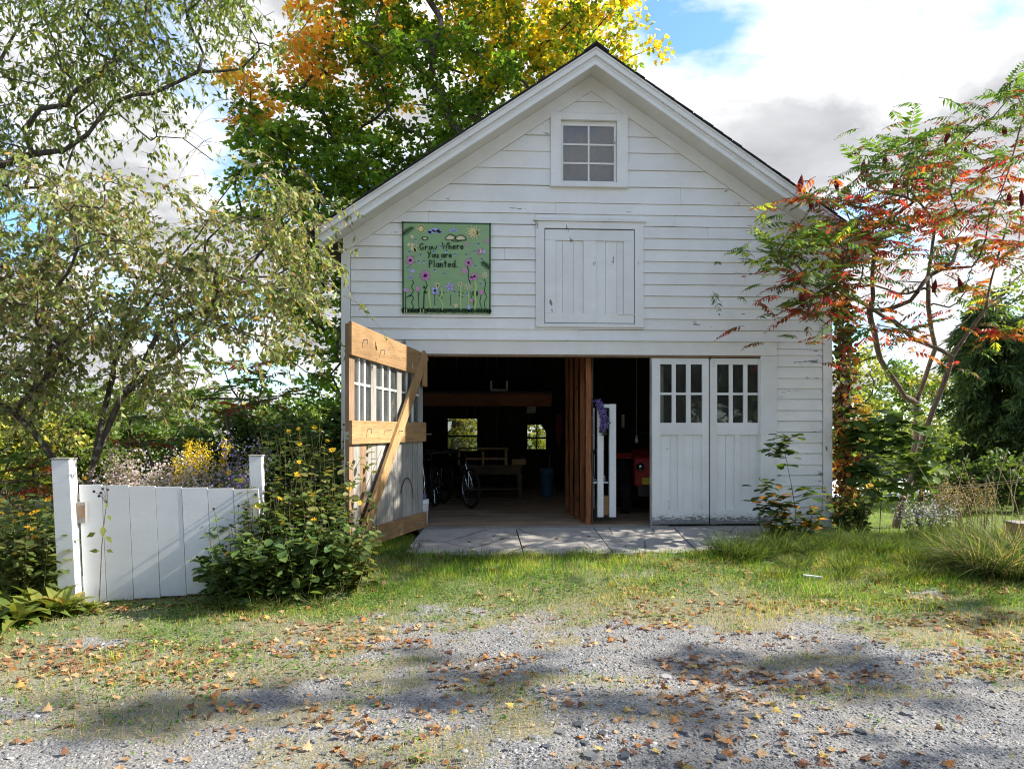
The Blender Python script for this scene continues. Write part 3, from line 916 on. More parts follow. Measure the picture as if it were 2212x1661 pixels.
# bicycles
def bicycle(loc, rz, label, mat):
    r = thing('bicycle', label, 'bicycle', loc, 'bicycles leaning inside the barn', rz)
    WR = .33
    fw, bwh = Vector((.52, 0, WR)), Vector((-.52, 0, WR))
    for cpt in (fw, bwh):
        tor = MB(); n, m = 28, 6
        vs = [(cpt.x + (WR - .02 + .02 * math.cos(2 * math.pi * j / m)) * math.cos(2 * math.pi * i / n), .022 * math.sin(2 * math.pi * j / m), cpt.z + (WR - .02 + .02 * math.cos(2 * math.pi * j / m)) * math.sin(2 * math.pi * i / n)) for i in range(n) for j in range(m)]
        tor.add(vs, [(i * m + j, i * m + (j + 1) % m, ((i + 1) % n) * m + (j + 1) % m, ((i + 1) % n) * m + j) for i in range(n) for j in range(m)])
        w = part(tor, 'wheel', 'rubber', r, smooth=True)
        rim = MB().tube([(cpt.x + (WR - .045) * math.cos(2 * math.pi * i / n), 0, cpt.z + (WR - .045) * math.sin(2 * math.pi * i / n)) for i in range(n + 1)], .01, 6)
        part(rim, 'rim', 'chrome', w)
        sp = MB()
        for i in range(16):
            q = 2 * math.pi * i / 16
            sp.bar(cpt + Vector((.02 * math.cos(q), (.03 if i % 2 else -.03), .02 * math.sin(q))), cpt + Vector(((WR - .05) * math.cos(q + .2), 0, (WR - .05) * math.sin(q + .2))), .003)
        part(sp, 'spokes', 'chrome', w)
        part(MB().tube([cpt + Vector((0, -.06, 0)), cpt + Vector((0, .06, 0))], .02, 8), 'hub', 'chrome', w)
    bb, seat, head = Vector((-.08, 0, .30)), Vector((-.22, 0, .80)), Vector((.34, 0, .80))
    f = MB()
    for p, q in ((bb, seat), (seat, head), (bb, head + Vector((.02, 0, -.1))), (bb, bwh), (seat + Vector((.03, 0, -.12)), bwh)):
        f.tube([p, q], .018, 8)
    part(f, 'frame', mat, r, smooth=True)
    part(MB().tube([head + Vector((-.02, 0, .08)), head + Vector((.02, 0, -.12)), fw + Vector((-.08, .05, .16)), fw + Vector((0, .05, 0))], .016, 8).tube([head + Vector((.02, 0, -.12)), fw + Vector((-.08, -.05, .16)), fw + Vector((0, -.05, 0))], .016, 8), 'fork', 'chrome', r, smooth=True)
    part(MB().tube([(.32, -.3, .93), (.36, -.15, .92), (.33, 0, .9), (.36, .15, .92), (.32, .3, .93)], .013, 8).tube([head, (.33, 0, .9)], .014, 8), 'handlebar', 'black', r, smooth=True)
    for s in (-1, 1):
        part(MB().tube([(.32, s * .3, .93), (.30, s * .4, .93)], .018, 8), 'grip', 'rubber', r)
    part(MB().tube([seat, seat + Vector((-.02, 0, .1))], .013, 8), 'seat_post', 'chrome', r)
    part(MB().prism([(-.38, .90), (-.1, .915), (-.02, .93), (-.02, .945), (-.2, .95), (-.38, .965)], -.06, .06), 'saddle', 'rubber', r, .015)
    part(MB().tube([bb + Vector((0, -.06, 0)), bb + Vector((.1, -.08, -.13))], .01, 6).tube([bb + Vector((0, .06, 0)), bb + Vector((-.1, .08, .13))], .01, 6).box(.06, .14, -.16, -.08, .155, .175).box(-.22, -.14, .08, .16, .425, .445), 'cranks_and_pedals', 'black', r)
    return r


bicycle((fx(985, 2.7), 2.7, .004), R(-62), 'dark bicycle with its front wheel towards the workbench', 'black')
bicycle((fx(925, 2.1), 2.1, .004), R(-100), 'dark bicycle next to the open door, half hidden', 'black')

# blue bin, buckets
def bucket(name, loc, r, h, mat, label, cat, ribs=True):
    t = thing(name, label, cat, loc)
    part(MB().lathe([(0, .004), (r * .84, 0), (r * .86, .01), (r * .98, h * .8), (r * 1.03, h * .82), (r * 1.03, h * .9), (r, h * .92), (r * 1.02, h), (r * .95, h), (r * .82, .02), (0, .02)], 20), 'body', mat, t, smooth=True)
    part(MB().tube([(r * 1.03 * math.cos(q), r * .25 * math.sin(q) - r * .9 * math.sin(q), h * .86 - .12 * math.sin(q)) for q in [math.pi * i / 8 for i in range(9)]], .004, 5), 'handle', 'metal', t)
    if ribs: part(MB().lathe([(r * .93, h * .6), (r * 1.0, h * .61), (r * 1.0, h * .63), (r * .94, h * .64)], 20).lathe([(r * .95, h * .7), (r * 1.01, h * .71), (r * 1.01, h * .73), (r * .96, h * .74)], 20), 'rib', mat, t, smooth=True)
    return t


bucket('blue_bin', (at(1181, 1060, 4.2).x, 4.2, .004), .13, .55, 'blue_plastic', 'narrow blue plastic bin on the floor near the studs', 'bin', False)
wbk = bucket('white_bucket', (fx(905, .22) + .0, .22, .004), .13, .35, 'white_plastic', 'white plastic bucket just inside behind the open door', 'bucket')
part(MB().prism([(-.1, .33), (.08, .33), (.1, .40), (.02, .42), (-.08, .39)], -.06, .08), 'rag', plain_mat('violet_rag', (0.22, 0.17, 0.34), 0.9, bump=.8), wbk, .01)

# white frame on the loft
f0, f1 = at(1059, 846, LY + .1), at(1097, 830, LY + .1)
w_ = f1.x - f0.x
fr_ = thing('open_crate_frame', 'white open frame standing on the loft edge', 'frame', (f0.x, LY + .1, lt + .013))
part(MB().box(0, w_, -.02, .02, 0, .05), 'bar', 'white_wood', fr_)
part(MB().box(0, .035, -.018, .018, .051, .2), 'upright', 'white_wood', fr_); part(MB().box(w_ - .035, w_, -.018, .018, .051, .2), 'upright', 'white_wood', fr_)

# hanging card and dark tarp by the second window
p0, p1 = at(1137, 893, 4.6), at(1160, 871, 4.6)
o = MB().prism([(p0.x, p0.z), (p1.x - .03, p0.z + .01), (p1.x, p1.z), (p0.x + .03, p1.z)], 4.6, 4.612).build('hanging_card', MT['cream'])
tag(o, 'pale card hung from the loft above the back window', 'card')
tv, tf = [], []
pts = [(1172, 876), (1200, 868), (1212, 880), (1214, 1010), (1196, 1020), (1186, 985), (1184, 940), (1168, 915)]
tarp = MB().prism([(at(x, y, 5.2).x, at(x, y, 5.2).z) for x, y in pts], 5.2, 5.24).build('dark_tarp', plain_mat('dark_tarp', (.02, .02, .021), .9, bump=1.0, scale=3))
tag(tarp, 'dark tarp hanging in front of the second back window', 'tarp')
lnk = MB().prism([(at(x, y, 3.9).x, at(x, y, 3.9).z) for x, y in ((1202, 895), (1214, 890), (1215, 940), (1206, 965), (1199, 930))], 3.9, 3.93).build('red_cloth', plain_mat('dark_red_cloth', (.16, .03, .04), .95, bump=1.0, scale=6))
tag(lnk, 'dark red cloth hanging beside the rough studs', 'cloth')
# broom
bm = thing('broom', 'long handled broom leaning by the back wall', 'broom', (at(1185, 1050, 5).x, 5.0, .004))
part(MB().tube([(0, .0, .25), (.12, .5, 1.5)], .012, 8), 'handle', 'bench_wood', bm)
part(MB().prism([(-.13, 0), (.13, 0), (.06, .27), (-.06, .27)], -.025, .025), 'brush', 'straw', bm)

# white hall stand just inside the studs
def hs(n, px0, px1, py0, py1, y0, y1, mat, root, Y=.22):
    a, c = at(px0, py1, Y), at(px1, py0, Y)
    return MB().box(a.x, c.x, y0, y1, max(a.z, 0.004), c.z).build(n, MT[mat], root)


st_ = thing('white_stand', 'tall narrow white open stand beside the rough studs', 'stand', (fx(1300, .3), .3, 0))
hs('post', 1290, 1302.5, 874, 1116, .18, .24, 'white_wood', st_)
hs('post', 1315.5, 1329.5, 873, 1116, .18, .24, 'white_wood', st_)
hs('cross_rail', 1302.7, 1315.3, 873.5, 881, .18, .24, 'white_wood', st_)
hs('panel', 1278, 1292, 880, 1104, .50, .52, 'white_wood', st_)
hs('panel', 1302, 1313, 881, 1045, .50, .52, 'grey_panel', st_)
hs('seat_board', 1281, 1315, 1041, 1044.5, .25, .50, 'white_wood', st_)
hs('block', 1302.7, 1315.3, 1072, 1113, .25, .45, 'lumber', st_)
zz0, zz1 = at(1300, 1036, .3).z, at(1300, 972, .3).z
x0_, x1_ = fx(1283, .3), fx(1307.5, .3)
xm_, rr_ = (x0_ + x1_) / 2, (x1_ - x0_) / 2
MB().tube([(x0_, .42, zz0), (x0_, .42, zz1 - rr_)] + [(xm_ - rr_ * math.cos(math.pi * i / 8), .42, zz1 - rr_ + rr_ * math.sin(math.pi * i / 8)) for i in range(1, 8)] + [(x1_, .42, zz1 - rr_), (x1_, .42, zz0)], .02, 8).build('iron_arch', MT['black'], st_)
for xx in (x0_, x1_):
    MB().lathe([(0, 0), (.045, 0), (.05, .03), (.03, .055), (.045, .07), (.02, .085), (0, .085)], 10, (xx, .42, zz0 - .02)).build('arch_foot', MT['chrome'], st_)

# purple flower garland on the stand
rg = np.random.default_rng(3)
wr = thing('flower_garland', 'purple flower garland draped over the white stand', 'garland', at(1300, 925, .16))
n = 900
q = rg.random(n)
cxp = 1292 + 12 * np.sin(q * 2.2) + rg.normal(0, 3.2, n); cyp = 868 + 62 * q + rg.normal(0, 3, n)
P = np.array([at(a_, b_, .12 + .05 * k) for a_, b_, k in zip(cxp, cyp, rg.random(n))])
PET = np.array([(0, 0, 0), (.5, .5, .1), (0, 1, 0), (-.5, .5, .1)]); PF = [(0, 1, 2), (0, 2, 3)]
V, F, C = inst(PET, PF, P, rg.normal(size=(n, 3)), rg.normal(size=(n, 3)), rg.uniform(.018, .035, n), np.array([(.30, .22, .62)]) * rg.uniform(.6, 1.3, (n, 1)))
link('blossoms', np_mesh('blossoms', V, F, C), MT['petal'], wr)
m_ = rg.random(300)
cxp = 1293 + 12 * np.sin(m_ * 2.2) + rg.normal(0, 3, 300); cyp = 870 + 66 * m_ + rg.normal(0, 3, 300)
P = np.array([at(a_, b_, .16) for a_, b_ in zip(cxp, cyp)])
V, F, C = inst(PET, PF, P, rg.normal(size=(300, 3)), rg.normal(size=(300, 3)), rg.uniform(.03, .05, 300), np.array([(.10, .15, .06)]) * rg.uniform(.6, 1.3, (300, 1)))
link('leaves', np_mesh('garland_leaves', V, F, C), MT['leaf'], wr)

# red garden tractor in the right bay
tr = thing('garden_tractor', 'red garden tractor standing in the dark right bay', 'tractor', (fx(1402, 2.0), 2.2, .004), None, R(-100))
def wheel(x, y, r, w):
    M = Matrix.Translation((x, y, r)) @ Matrix.Rotation(R(90), 4, 'X')
    t = part(MB().lathe([(r * .45, -w / 2), (r * .9, -w / 2), (r, -w / 3), (r, w / 3), (r * .9, w / 2), (r * .45, w / 2)], 22, M=M), 'wheel', 'rubber', tr, smooth=True)
    part(MB().lathe([(0, -w * .3), (r * .5, -w * .3), (r * .5, w * .3), (0, w * .3)], 18, M=M), 'rim', 'cream', t)
    lug = MB()
    for i in range(16):
        q = 2 * math.pi * i / 16
        lug.bar(M @ Vector((r * math.cos(q), r * math.sin(q), -w / 2)), M @ Vector((r * math.cos(q + .15), r * math.sin(q + .15), w / 2)), .025)
    part(lug, 'tread', 'rubber', t)
for y in (-.36, .36): wheel(-.35, y, .42, .24); wheel(.75, y, .22, .14)
part(MB().prism([(.1, .45), (1.0, .42), (1.02, .72), (.95, .86), (.1, .98)], -.24, .24), 'hood', 'red', tr, .03)
part(MB().prism([(-.75, .62), (-.55, .86), (-.1, .9), (-.05, .8), (-.5, .76), (-.66, .6)], -.5, .5), 'fenders', 'red', tr, .02)
part(MB().box(-.5, 1.0, -.18, .18, .28, .449), 'chassis', 'black', tr)
part(MB().box(-.55, -.15, -.22, .22, .91, .98).prism([(-.6, .95), (-.52, .95), (-.62, 1.3), (-.68, 1.3)], -.22, .22), 'seat', 'rubber', tr, .02)
part(MB().tube([(.05, 0, .95), (-.08, 0, 1.12)], .016, 8).tube([(-.08 + .1 * math.cos(2 * math.pi * i / 16) * .5, .17 * math.sin(2 * math.pi * i / 16), 1.12 + .17 * math.cos(2 * math.pi * i / 16) * .6) for i in range(17)], .012, 6), 'steering_wheel', 'black', tr)
for y in (-.15, .15):
    part(MB().lathe([(0, -.03), (.06, -.03), (.065, .02), (.0, .03)], 12, M=T((1.03, y, .72), 0, 0, R(90))), 'headlight', 'chrome', tr, smooth=True)
part(MB().box(1.02, 1.04, -.12, .12, .46, .56), 'plate', 'yellow', tr)
# white tag and pull-cord lamp in the same bay
a, c = at(1343, 924, 2.8), at(1349, 895, 2.8)
o = MB().box(a.x, c.x, 2.8, 2.81, a.z, c.z).build('wall_thermometer', MT['white_plastic']); tag(o, 'narrow white thermometer strip in the dark right bay', 'thermometer')
pl = at(1375, 949, 1.6)
lp = thing('pull_lamp', 'bare bulb on a long cord in the dark right bay', 'lamp', pl)
MB().tube([(pl.x, 1.6, pl.z + .06), (pl.x, 1.6, 3.34)], .005, 6).build('cord', MT['grey_panel'], lp)
MB().lathe([(0, -.06), (.02, -.052), (.03, -.03), (.022, .0), (.014, .02), (.014, .06), (0, .06)], 12, (pl.x, 1.6, pl.z)).build('bulb', MT['white_plastic'], lp, smooth=True)

# ================================================================== PAINTED SIGN ON THE BARN
SX0, SX1, SZ0, SZ1 = fx(869.5), fx(1059.5), fz(681), fz(487.5)
sign = thing('painted_sign', 'green hand-painted sign with flowers reading Grow Where You are Planted', 'sign', (SX0, -.03, SZ0))
SY = -0.042
sm, b = new_mat('sign_green')
oc = b('ShaderNodeTexCoord').outputs['Object']
n_ = b.noise(b.scale(oc, (2, 1, 6)), 3.0, 5, 0.6)
finish(b, b.mix(b.ramp(n_, [(.3, 0.), (.75, 1.)]), (.235, .38, .18), (.285, .43, .225)), .6, b.bump(n_, .15, .002))
MB().box(SX0, SX1, SY, -0.022, SZ0, SZ1).build('panel', sm, sign)
PC = {}
def pcol(c):
    k = tuple(round(q, 3) for q in c)
    if k not in PC: PC[k] = plain_mat('sign_paint_%d' % len(PC), c, .6, var=.18, bump=.1, scale=25)
    return PC[k]
DK = (.035, .085, .03); BLK = (.02, .055, .02)


def S(u, v):
    """sign coordinates measured on a 1661 px blow-up of the sign (142..1500 across, 130..1525 down)"""
    return SX0 + (u - 142) / 1358 * (SX1 - SX0), SZ1 - (v - 130) / 1395 * (SZ1 - SZ0)


LAY = [SY - .0012]
def stroke(mb, pts, w, closed=False):
    """flat brush stroke along points"""
    P = [Vector((*S(*p), 0)) for p in pts]
    n = len(P); ws = w if hasattr(w, '__len__') else [w] * n
    sc = (SX1 - SX0) / 1358
    L_, R_ = [], []
    for i in range(n):
        d = (P[min(i + 1, n - 1)] - P[max(i - 1, 0)]).normalized(); nn = Vector((-d.y, d.x, 0)) * (ws[i] * sc / 2)
        L_.append(P[i] + nn); R_.append(P[i] - nn)
    b0 = len(mb.v); y = LAY[0]
    mb.v += [(p.x, y, p.y) for p in L_] + [(p.x, y, p.y) for p in R_]
    mb.f += [(b0 + i, b0 + i + 1, b0 + n + i + 1, b0 + n + i) for i in range(n - 1)]
    # round ends
    for k, (i, sg) in enumerate(((0, -1), (n - 1, 1))):
        b1 = len(mb.v); r = ws[i] * sc / 2
        mb.v += [(P[i].x + r * math.cos(q), y, P[i].y + r * math.sin(q)) for q in [2 * math.pi * j / 8 for j in range(8)]]
        mb.f.append(tuple(range(b1, b1 + 8)))


def blob(mb, u, v, ru, rv, seed=0, n=12, wob=.15):
    rd = random.Random(seed + int(u * 7 + v))
    b0 = len(mb.v)
    for j in range(n):
        q = 2 * math.pi * j / n; k = 1 + rd.uniform(-wob, wob)
        x, z = S(u + ru * k * math.cos(q), v + rv * k * math.sin(q)); mb.v.append((x, LAY[0], z))
    mb.f.append(tuple(range(b0, b0 + n)))


def arc(cx, cy, rx, ry, a0, a1, n=9):
    return [(cx + rx * math.cos(R(a0 + (a1 - a0) * i / (n - 1))), cy + ry * math.sin(R(a0 + (a1 - a0) * i / (n - 1)))) for i in range(n)]


def paintp(name, col, fn, dy=.0006):
    LAY[0] -= dy
    mb = MB(); fn(mb)
    # touching brush strokes make one painted shape, each shape a part
    isl, seen = [], {}
    for f_ in mb.f:
        hit = sorted({seen[i] for i in f_ if i in seen})
        k = hit[0] if hit else len(isl)
        if not hit: isl.append([])
        isl[k].append(f_)
        for i in f_: seen[i] = k
    bb = []
    for fs in isl:
        P_ = [mb.v[i] for f_ in fs for i in f_]
        bb.append([min(p[0] for p in P_), max(p[0] for p in P_), min(p[2] for p in P_), max(p[2] for p in P_)])
    par = list(range(len(isl)))
    def root(i):
        while par[i] != i: i = par[i]
        return i
    for i in range(len(isl)):
        for j in range(i):
            a, c = bb[i], bb[j]
            if a[0] <= c[1] and c[0] <= a[1] and a[2] <= c[3] and c[2] <= a[3]: par[root(i)] = root(j)
    for r0 in sorted({root(i) for i in range(len(isl))}):
        one = MB(); mp = {}
        for i in range(len(isl)):
            if root(i) != r0: continue
            for f_ in isl[i]:
                for v_ in f_:
                    if v_ not in mp: mp[v_] = len(one.v); one.v.append(mb.v[v_])
                one.f.append(tuple(mp[v_] for v_ in f_))
        one.build(name, pcol(col), sign)


# dark border and ground strip
def f(mb):
    for p, q in (((142, 140), (1500, 145)), ((150, 135), (158, 1520)), ((1492, 140), (1490, 1520))): stroke(mb, [p, q], 24)
    for i in range(28):
        blob(mb, 165 + i * 48.5, 1482 + random.uniform(-4, 4), 38, 38, i)
paintp('border', DK, f)
# rain drops
def f(mb):
    for u, v in ((350, 400), (730, 500), (420, 630), (390, 730), (475, 730), (730, 705), (950, 610), (820, 565), (1310, 455), (1245, 570), (1365, 680), (1270, 790), (790, 915), (230, 830), (640, 860), (1125, 620), (1195, 680), (620, 580), (1345, 1065), (945, 1190), (1135, 1220), (250, 590)):
        blob(mb, u, v + 14, 17, 24, 1, 8); stroke(mb, [(u, v - 34), (u, v)], [5, 24])
paintp('rain_drop', (.42, .52, .72), f)
def f(mb):
    for u, v, r in ((590, 275, 55), (650, 250, 60), (700, 270, 48), (560, 285, 35), (720, 285, 35), (890, 255, 32), (930, 240, 38), (965, 255, 26)): blob(mb, u, v, r, r * .55, 2)
paintp('painted_cloud', (.42, .45, .86), f)
# suns
def f(mb):
    blob(mb, 430, 235, 46, 46)
    for k in range(12):
        q = 2 * math.pi * k / 12; stroke(mb, [(430 + 45 * math.cos(q), 235 + 45 * math.sin(q)), (430 + 85 * math.cos(q), 235 + 78 * math.sin(q))], [16, 3])
    stroke(mb, arc(1230, 280, 70, 70, 0, 360, 20), 26)
    stroke(mb, [(1230 + (8 + i * 2.4) * math.cos(i * .62), 280 + (8 + i * 2.4) * math.sin(i * .62)) for i in range(22)], 20)
    for k in range(9):
        q = 2 * math.pi * k / 9 + .3; stroke(mb, [(1230 + 75 * math.cos(q), 280 + 75 * math.sin(q)), (1230 + 118 * math.cos(q), 280 + 112 * math.sin(q))], [20, 8])
paintp('painted_sun', (.80, .70, .33), f)
# butterflies and blooms, pink, lilac, cream
def petals(mb, u, v, n, r, rot=0., w=.42):
    r *= .84
    for k in range(n):
        q = rot + 2 * math.pi * k / n; stroke(mb, [(u + r * .15 * math.cos(q), v + r * .15 * math.sin(q)), (u + r * .6 * math.cos(q), v + r * .6 * math.sin(q)), (u + r * math.cos(q), v + r * math.sin(q))], [r * w * .5, r * w, r * w * .45])
# stems first
def f(mb):
    stroke(mb, [(195, 1450), (190, 1200)], 11); stroke(mb, [(195, 1290), (270, 1255)], [6, 26])
    stroke(mb, [(300 + 16 * math.sin(i * 1.1), 1450 - i * 21) for i in range(21)], 12)
    stroke(mb, [(400, 1450), (385, 1190)], 11); stroke(mb, [(390, 1260), (410, 1215)], 8)
    stroke(mb, [(470, 1450), (478, 1200), (525, 1100), (495, 1010)], [22, 18, 14, 12]); blob(mb, 480, 1130, 18, 22); blob(mb, 500, 1205, 26, 18)
    stroke(mb, [(640, 1400), (640, 1190)], 9); stroke(mb, [(885, 1400), (885, 1240)], 9)
    stroke(mb, [(1145, 810), (1165, 870), (1155, 960), (1190, 1070)], 13); stroke(mb, [(1195, 1190), (1205, 1290), (1240, 1330), (1232, 1400)], 11)
    stroke(mb, [(1355, 1240), (1335, 1340), (1360, 1440)], 11); stroke(mb, [(1395, 990), (1425, 1040), (1405, 1180), (1445, 1270), (1405, 1340), (1415, 1460)], 11)
    blob(mb, 1232, 1215, 14, 45); blob(mb, 1292, 1215, 16, 42)
    for u, v in ((1015, 1200), (1070, 1210), (1020, 1250), (1065, 1275), (725, 1205), (775, 1205), (715, 1255), (745, 1280)): blob(mb, u, v, 14, 10)
paintp('painted_stem', BLK, f)
def f(mb):
    stroke(mb, [(555, 1100), (550, 1250), (580, 1440)], [22, 34, 22]); stroke(mb, [(735, 1120), (755, 1230), (715, 1300), (765, 1380), (760, 1470)], [22, 30, 20, 24, 16])
    stroke(mb, [(1040, 1110), (1040, 1290), (1040, 1460)], [22, 26, 22]); stroke(mb, [(1250, 1010), (1280, 1110), (1255, 1220), (1275, 1330), (1255, 1470)], [24, 34, 30, 30, 20]); stroke(mb, [(1165, 1190), (1165, 1450)], 18)
paintp('painted_stem', (.46, .62, .22), f)
def f(mb):
    petals(mb, 265, 720, 5, 85, .3, .7); petals(mb, 495, 950, 9, 95, 0, .5); petals(mb, 1160, 745, 7, 72, .2, .6); blob(mb, 1095, 870, 36, 44); blob(mb, 1200, 985, 34, 32); petals(mb, 1250, 955, 5, 72, .4, .75)
    blob(mb, 375, 1155, 30, 40); blob(mb, 1355, 1195, 38, 36); blob(mb, 1140, 465, 20, 30); blob(mb, 1440, 405, 24, 36); blob(mb, 215, 1185, 34, 30); petals(mb, 1340, 570, 4, 62, .6, .8); petals(mb, 875, 1115, 5, 55, .3, .5); blob(mb, 1205, 1325, 22, 34)
paintp('pink_bloom', (.66, .26, .52), f)
def f(mb):
    petals(mb, 645, 1180, 4, 85, .7, .75); petals(mb, 870, 1120, 5, 90, -.5, .42); blob(mb, 300, 880, 36, 30); petals(mb, 275, 975, 4, 45, 0, .7); blob(mb, 1400, 575, 25, 30); blob(mb, 180, 1170, 16, 24); blob(mb, 1165, 1425, 28, 34)
paintp('lilac_bloom', (.47, .46, .82), f)
def f(mb):
    petals(mb, 680, 1095, 7, 58, .1, .4); petals(mb, 1030, 1080, 6, 55, .2, .55); petals(mb, 1150, 1110, 8, 80, .2, .22); petals(mb, 1405, 935, 7, 70, .1, .35); petals(mb, 350, 500, 5, 45, 0, .6)
    for u, v in ((295, 360), (245, 480), (300, 480), (330, 560), (290, 540), (345, 555), (490, 380)): blob(mb, u, v, 26, 30)
    blob(mb, 875, 370, 62, 40); blob(mb, 1040, 370, 70, 36); stroke(mb, [(930, 1380), (960, 1410), (1010, 1380)], [26, 60, 30]); blob(mb, 1345, 565, 12, 34)
    for u in (175, 205, 420, 470): stroke(mb, [(u, 1515), (u + 4, 1465)], 10)
paintp('cream_bloom', (.72, .66, .40), f)
# outlined clouds, ferns, lettering
def f(mb):
    stroke(mb, arc(490, 380, 48, 22, 0, 360, 14), 12)
    stroke(mb, [(810, 390), (808, 365), (835, 340), (860, 318), (895, 312), (920, 328), (950, 335), (960, 350), (950, 375), (930, 392), (860, 402), (810, 390)], 13)
    stroke(mb, [(950, 375), (985, 345), (1020, 325), (1060, 325), (1100, 350), (1128, 385), (1110, 400), (1040, 402), (990, 408), (950, 378)], 15); stroke(mb, [(895, 412), (980, 420), (1060, 405)], 12)
    blob(mb, 683, 1098, 16, 14)
    stroke(mb, [(150, 330), (220, 250), (315, 212)], [12, 9, 6])
    for i in range(9):
        u, v = 165 + i * 16, 318 - i * 12; stroke(mb, [(u, v), (u - 4, v - 62 + i * 4)], [10, 4]); stroke(mb, [(u + 4, v), (u + 36, v + 32 - i * 2)], [10, 4])
    stroke(mb, [(1340, 742), (1420, 748), (1485, 830)], [5, 9, 12])
    for i in range(9):
        u, v = 1370 + i * 13, 744 + i * 9; stroke(mb, [(u, v), (u + 6, v - 46 - i * 1.5)], [9, 4]); stroke(mb, [(u, v), (u - 12, v + 44)], [9, 4])
paintp('dark_outline', BLK, f)
GL = {  # handwriting: strokes in a unit box (x right 0..1, y down 0 = cap top, 1 = baseline)
    'G': [arc(.5, .5, .46, .5, -50, -300, 12) + [(.92, .62), (.60, .62)]], 'r': [[(.15, .45), (.18, 1)], [(.18, .68), (.4, .48), (.8, .47)]],
    'o': [arc(.5, .72, .4, .27, 0, 360, 12)], 'w': [[(.0, .46), (.25, 1), (.5, .6), (.72, 1), (1.05, .36)]],
    'W': [[(.0, .0), (.22, 1), (.48, .35), (.72, 1), (1.0, .05)]], 'h': [[(.12, -.02), (.15, 1)], [(.15, .7), (.45, .48), (.75, .6), (.8, 1)]],
    'e': [[(.12, .74), (.85, .70)] + arc(.5, .72, .38, .26, -20, -310, 11)], 'Y': [[(.0, .05), (.38, .5)], [(.85, .05), (.2, 1.05)]],
    'u': [[(.1, .48), (.12, .85), (.4, 1.0), (.75, .85), (.8, .47)], [(.8, .47), (.85, 1.0)]], 'a': [arc(.45, .74, .38, .26, -30, -390, 12), [(.82, .48), (.85, 1.02)]],
    'P': [[(.1, .02), (.12, 1.08)], [(.1, .06), (.6, .04), (.85, .25), (.6, .5), (.12, .58)]], 'l': [[(.3, -.02), (.34, 1)]],
    'n': [[(.1, .47), (.12, 1)], [(.12, .68), (.4, .48), (.7, .58), (.76, 1)]], 't': [[(.4, .05), (.42, .98)], [(.05, .42), (.8, .38)]],
    'd': [arc(.4, .74, .34, .26, -20, -380, 12), [(.8, -.02), (.83, 1.03)]], '.': [[(.2, .96), (.24, .99)]]}


def text(word, x, y, h, wl, mb, sw=17):
    for ch, w in zip(word, wl):
        for s_ in GL[ch]: stroke(mb, [(x + u * w * .82, y + v * h) for u, v in s_], sw)
        x += w


for wd, x, y, h, wl in (('Grow', 412, 462, 92, (78, 60, 56, 78)), ('Where', 758, 442, 95, (95, 62, 62, 56, 62)), ('You', 535, 580, 92, (64, 52, 60)), ('are', 742, 582, 84, (62, 52, 58)), ('Planted.', 552, 714, 100, (70, 38, 62, 62, 56, 64, 72, 40))):
    LAY[0] -= .0004
    mb = MB(); text(wd, x, y, h, wl, mb)
    mb.build('lettering', pcol((.025, .07, .03)), sign)

# ================================================================== GATE, POSTS, STAND-ALONE BITS ON THE LEFT
GA, GB = at(163, 1160, -2.60), at(560, 1150, -2.44)
gd = (GB - GA); gd.z = 0; glen = gd.length
grz = math.atan2(gd.y, gd.x)
GZ0, GZ1 = -0.30, 0.77
gate = thing('garden_gate', 'white solid board gate in front of the crabapple tree', 'gate', (GA.x, GA.y, GZ0), None, grz)
nbd = 7; bw_ = glen / nbd
rd = random.Random(4)
for i in range(nbd):
    lean = .045
    x0 = i * bw_ + (.0 if i else .035)
    x1 = (i + 1) * bw_ - .005
    zt = GZ1 - GZ0 + rd.uniform(-.002, .002) - .010 * i; zb = -.02 + .012 * i
    y = rd.uniform(-.0015, .0015)
    part(MB().prism([(x0 + lean, zb), (x1 + lean, zb), (x1, zt), (x0, zt)], y - .012, y + .010), 'board', 'fence', gate)
part(MB().box(.05, glen, .012, .05, .12, .22), 'rail', 'fence', gate); part(MB().box(.05, glen, .012, .05, .80, .90), 'rail', 'fence', gate)
lt_ = part(MB().box(-.02, .10, -.034, -.014, .72, .91), 'latch_plate', 'grey_wood', gate); tag(lt_, 'small weathered wooden latch plate')
part(MB().box(-.015, .035, -.040, -.0345, .75, .90).box(.05, .09, -.038, -.0345, .77, .88), 'latch_slat', 'brown_wood', gate)


def post(px, py_top, Y, w, zb, label, sheared):
    p = at(px, py_top, Y)
    t = thing('gate_post', label, 'post', (p.x, Y, zb), 'white posts at the garden gate', grz + R(0))
    h = p.z - zb
    l = sheared
    vs = []
    part(MB().add([(l - w / 2, -w / 2, 0), (l + w / 2, -w / 2, 0), (l + w / 2, w / 2, 0), (l - w / 2, w / 2, 0), (-w / 2, -w / 2, h), (w / 2, -w / 2, h), (w / 2, w / 2, h), (-w / 2, w / 2, h)],
                  [(0, 3, 2, 1), (4, 5, 6, 7), (0, 1, 5, 4), (1, 2, 6, 5), (2, 3, 7, 6), (3, 0, 4, 7)]), 'shaft', 'fence', t, .004)
    part(MB().box(-w / 2 - .008, w / 2 + .008, -w / 2 - .008, w / 2 + .008, h + .001, h + .012), 'cap', 'grey_wood', t)
    return t


post(138, 992, -2.66, .15, -.36, 'white square post at the latch side of the board gate', .065)
post(554, 985, -2.20, .12, -.30, 'white square post among the sunflowers at the gate', .03)

# ================================================================== GROUND
rg = np.random.default_rng(11)


def sstep(t):
    t = np.clip(t, 0, 1); return t * t * (3 - 2 * t)


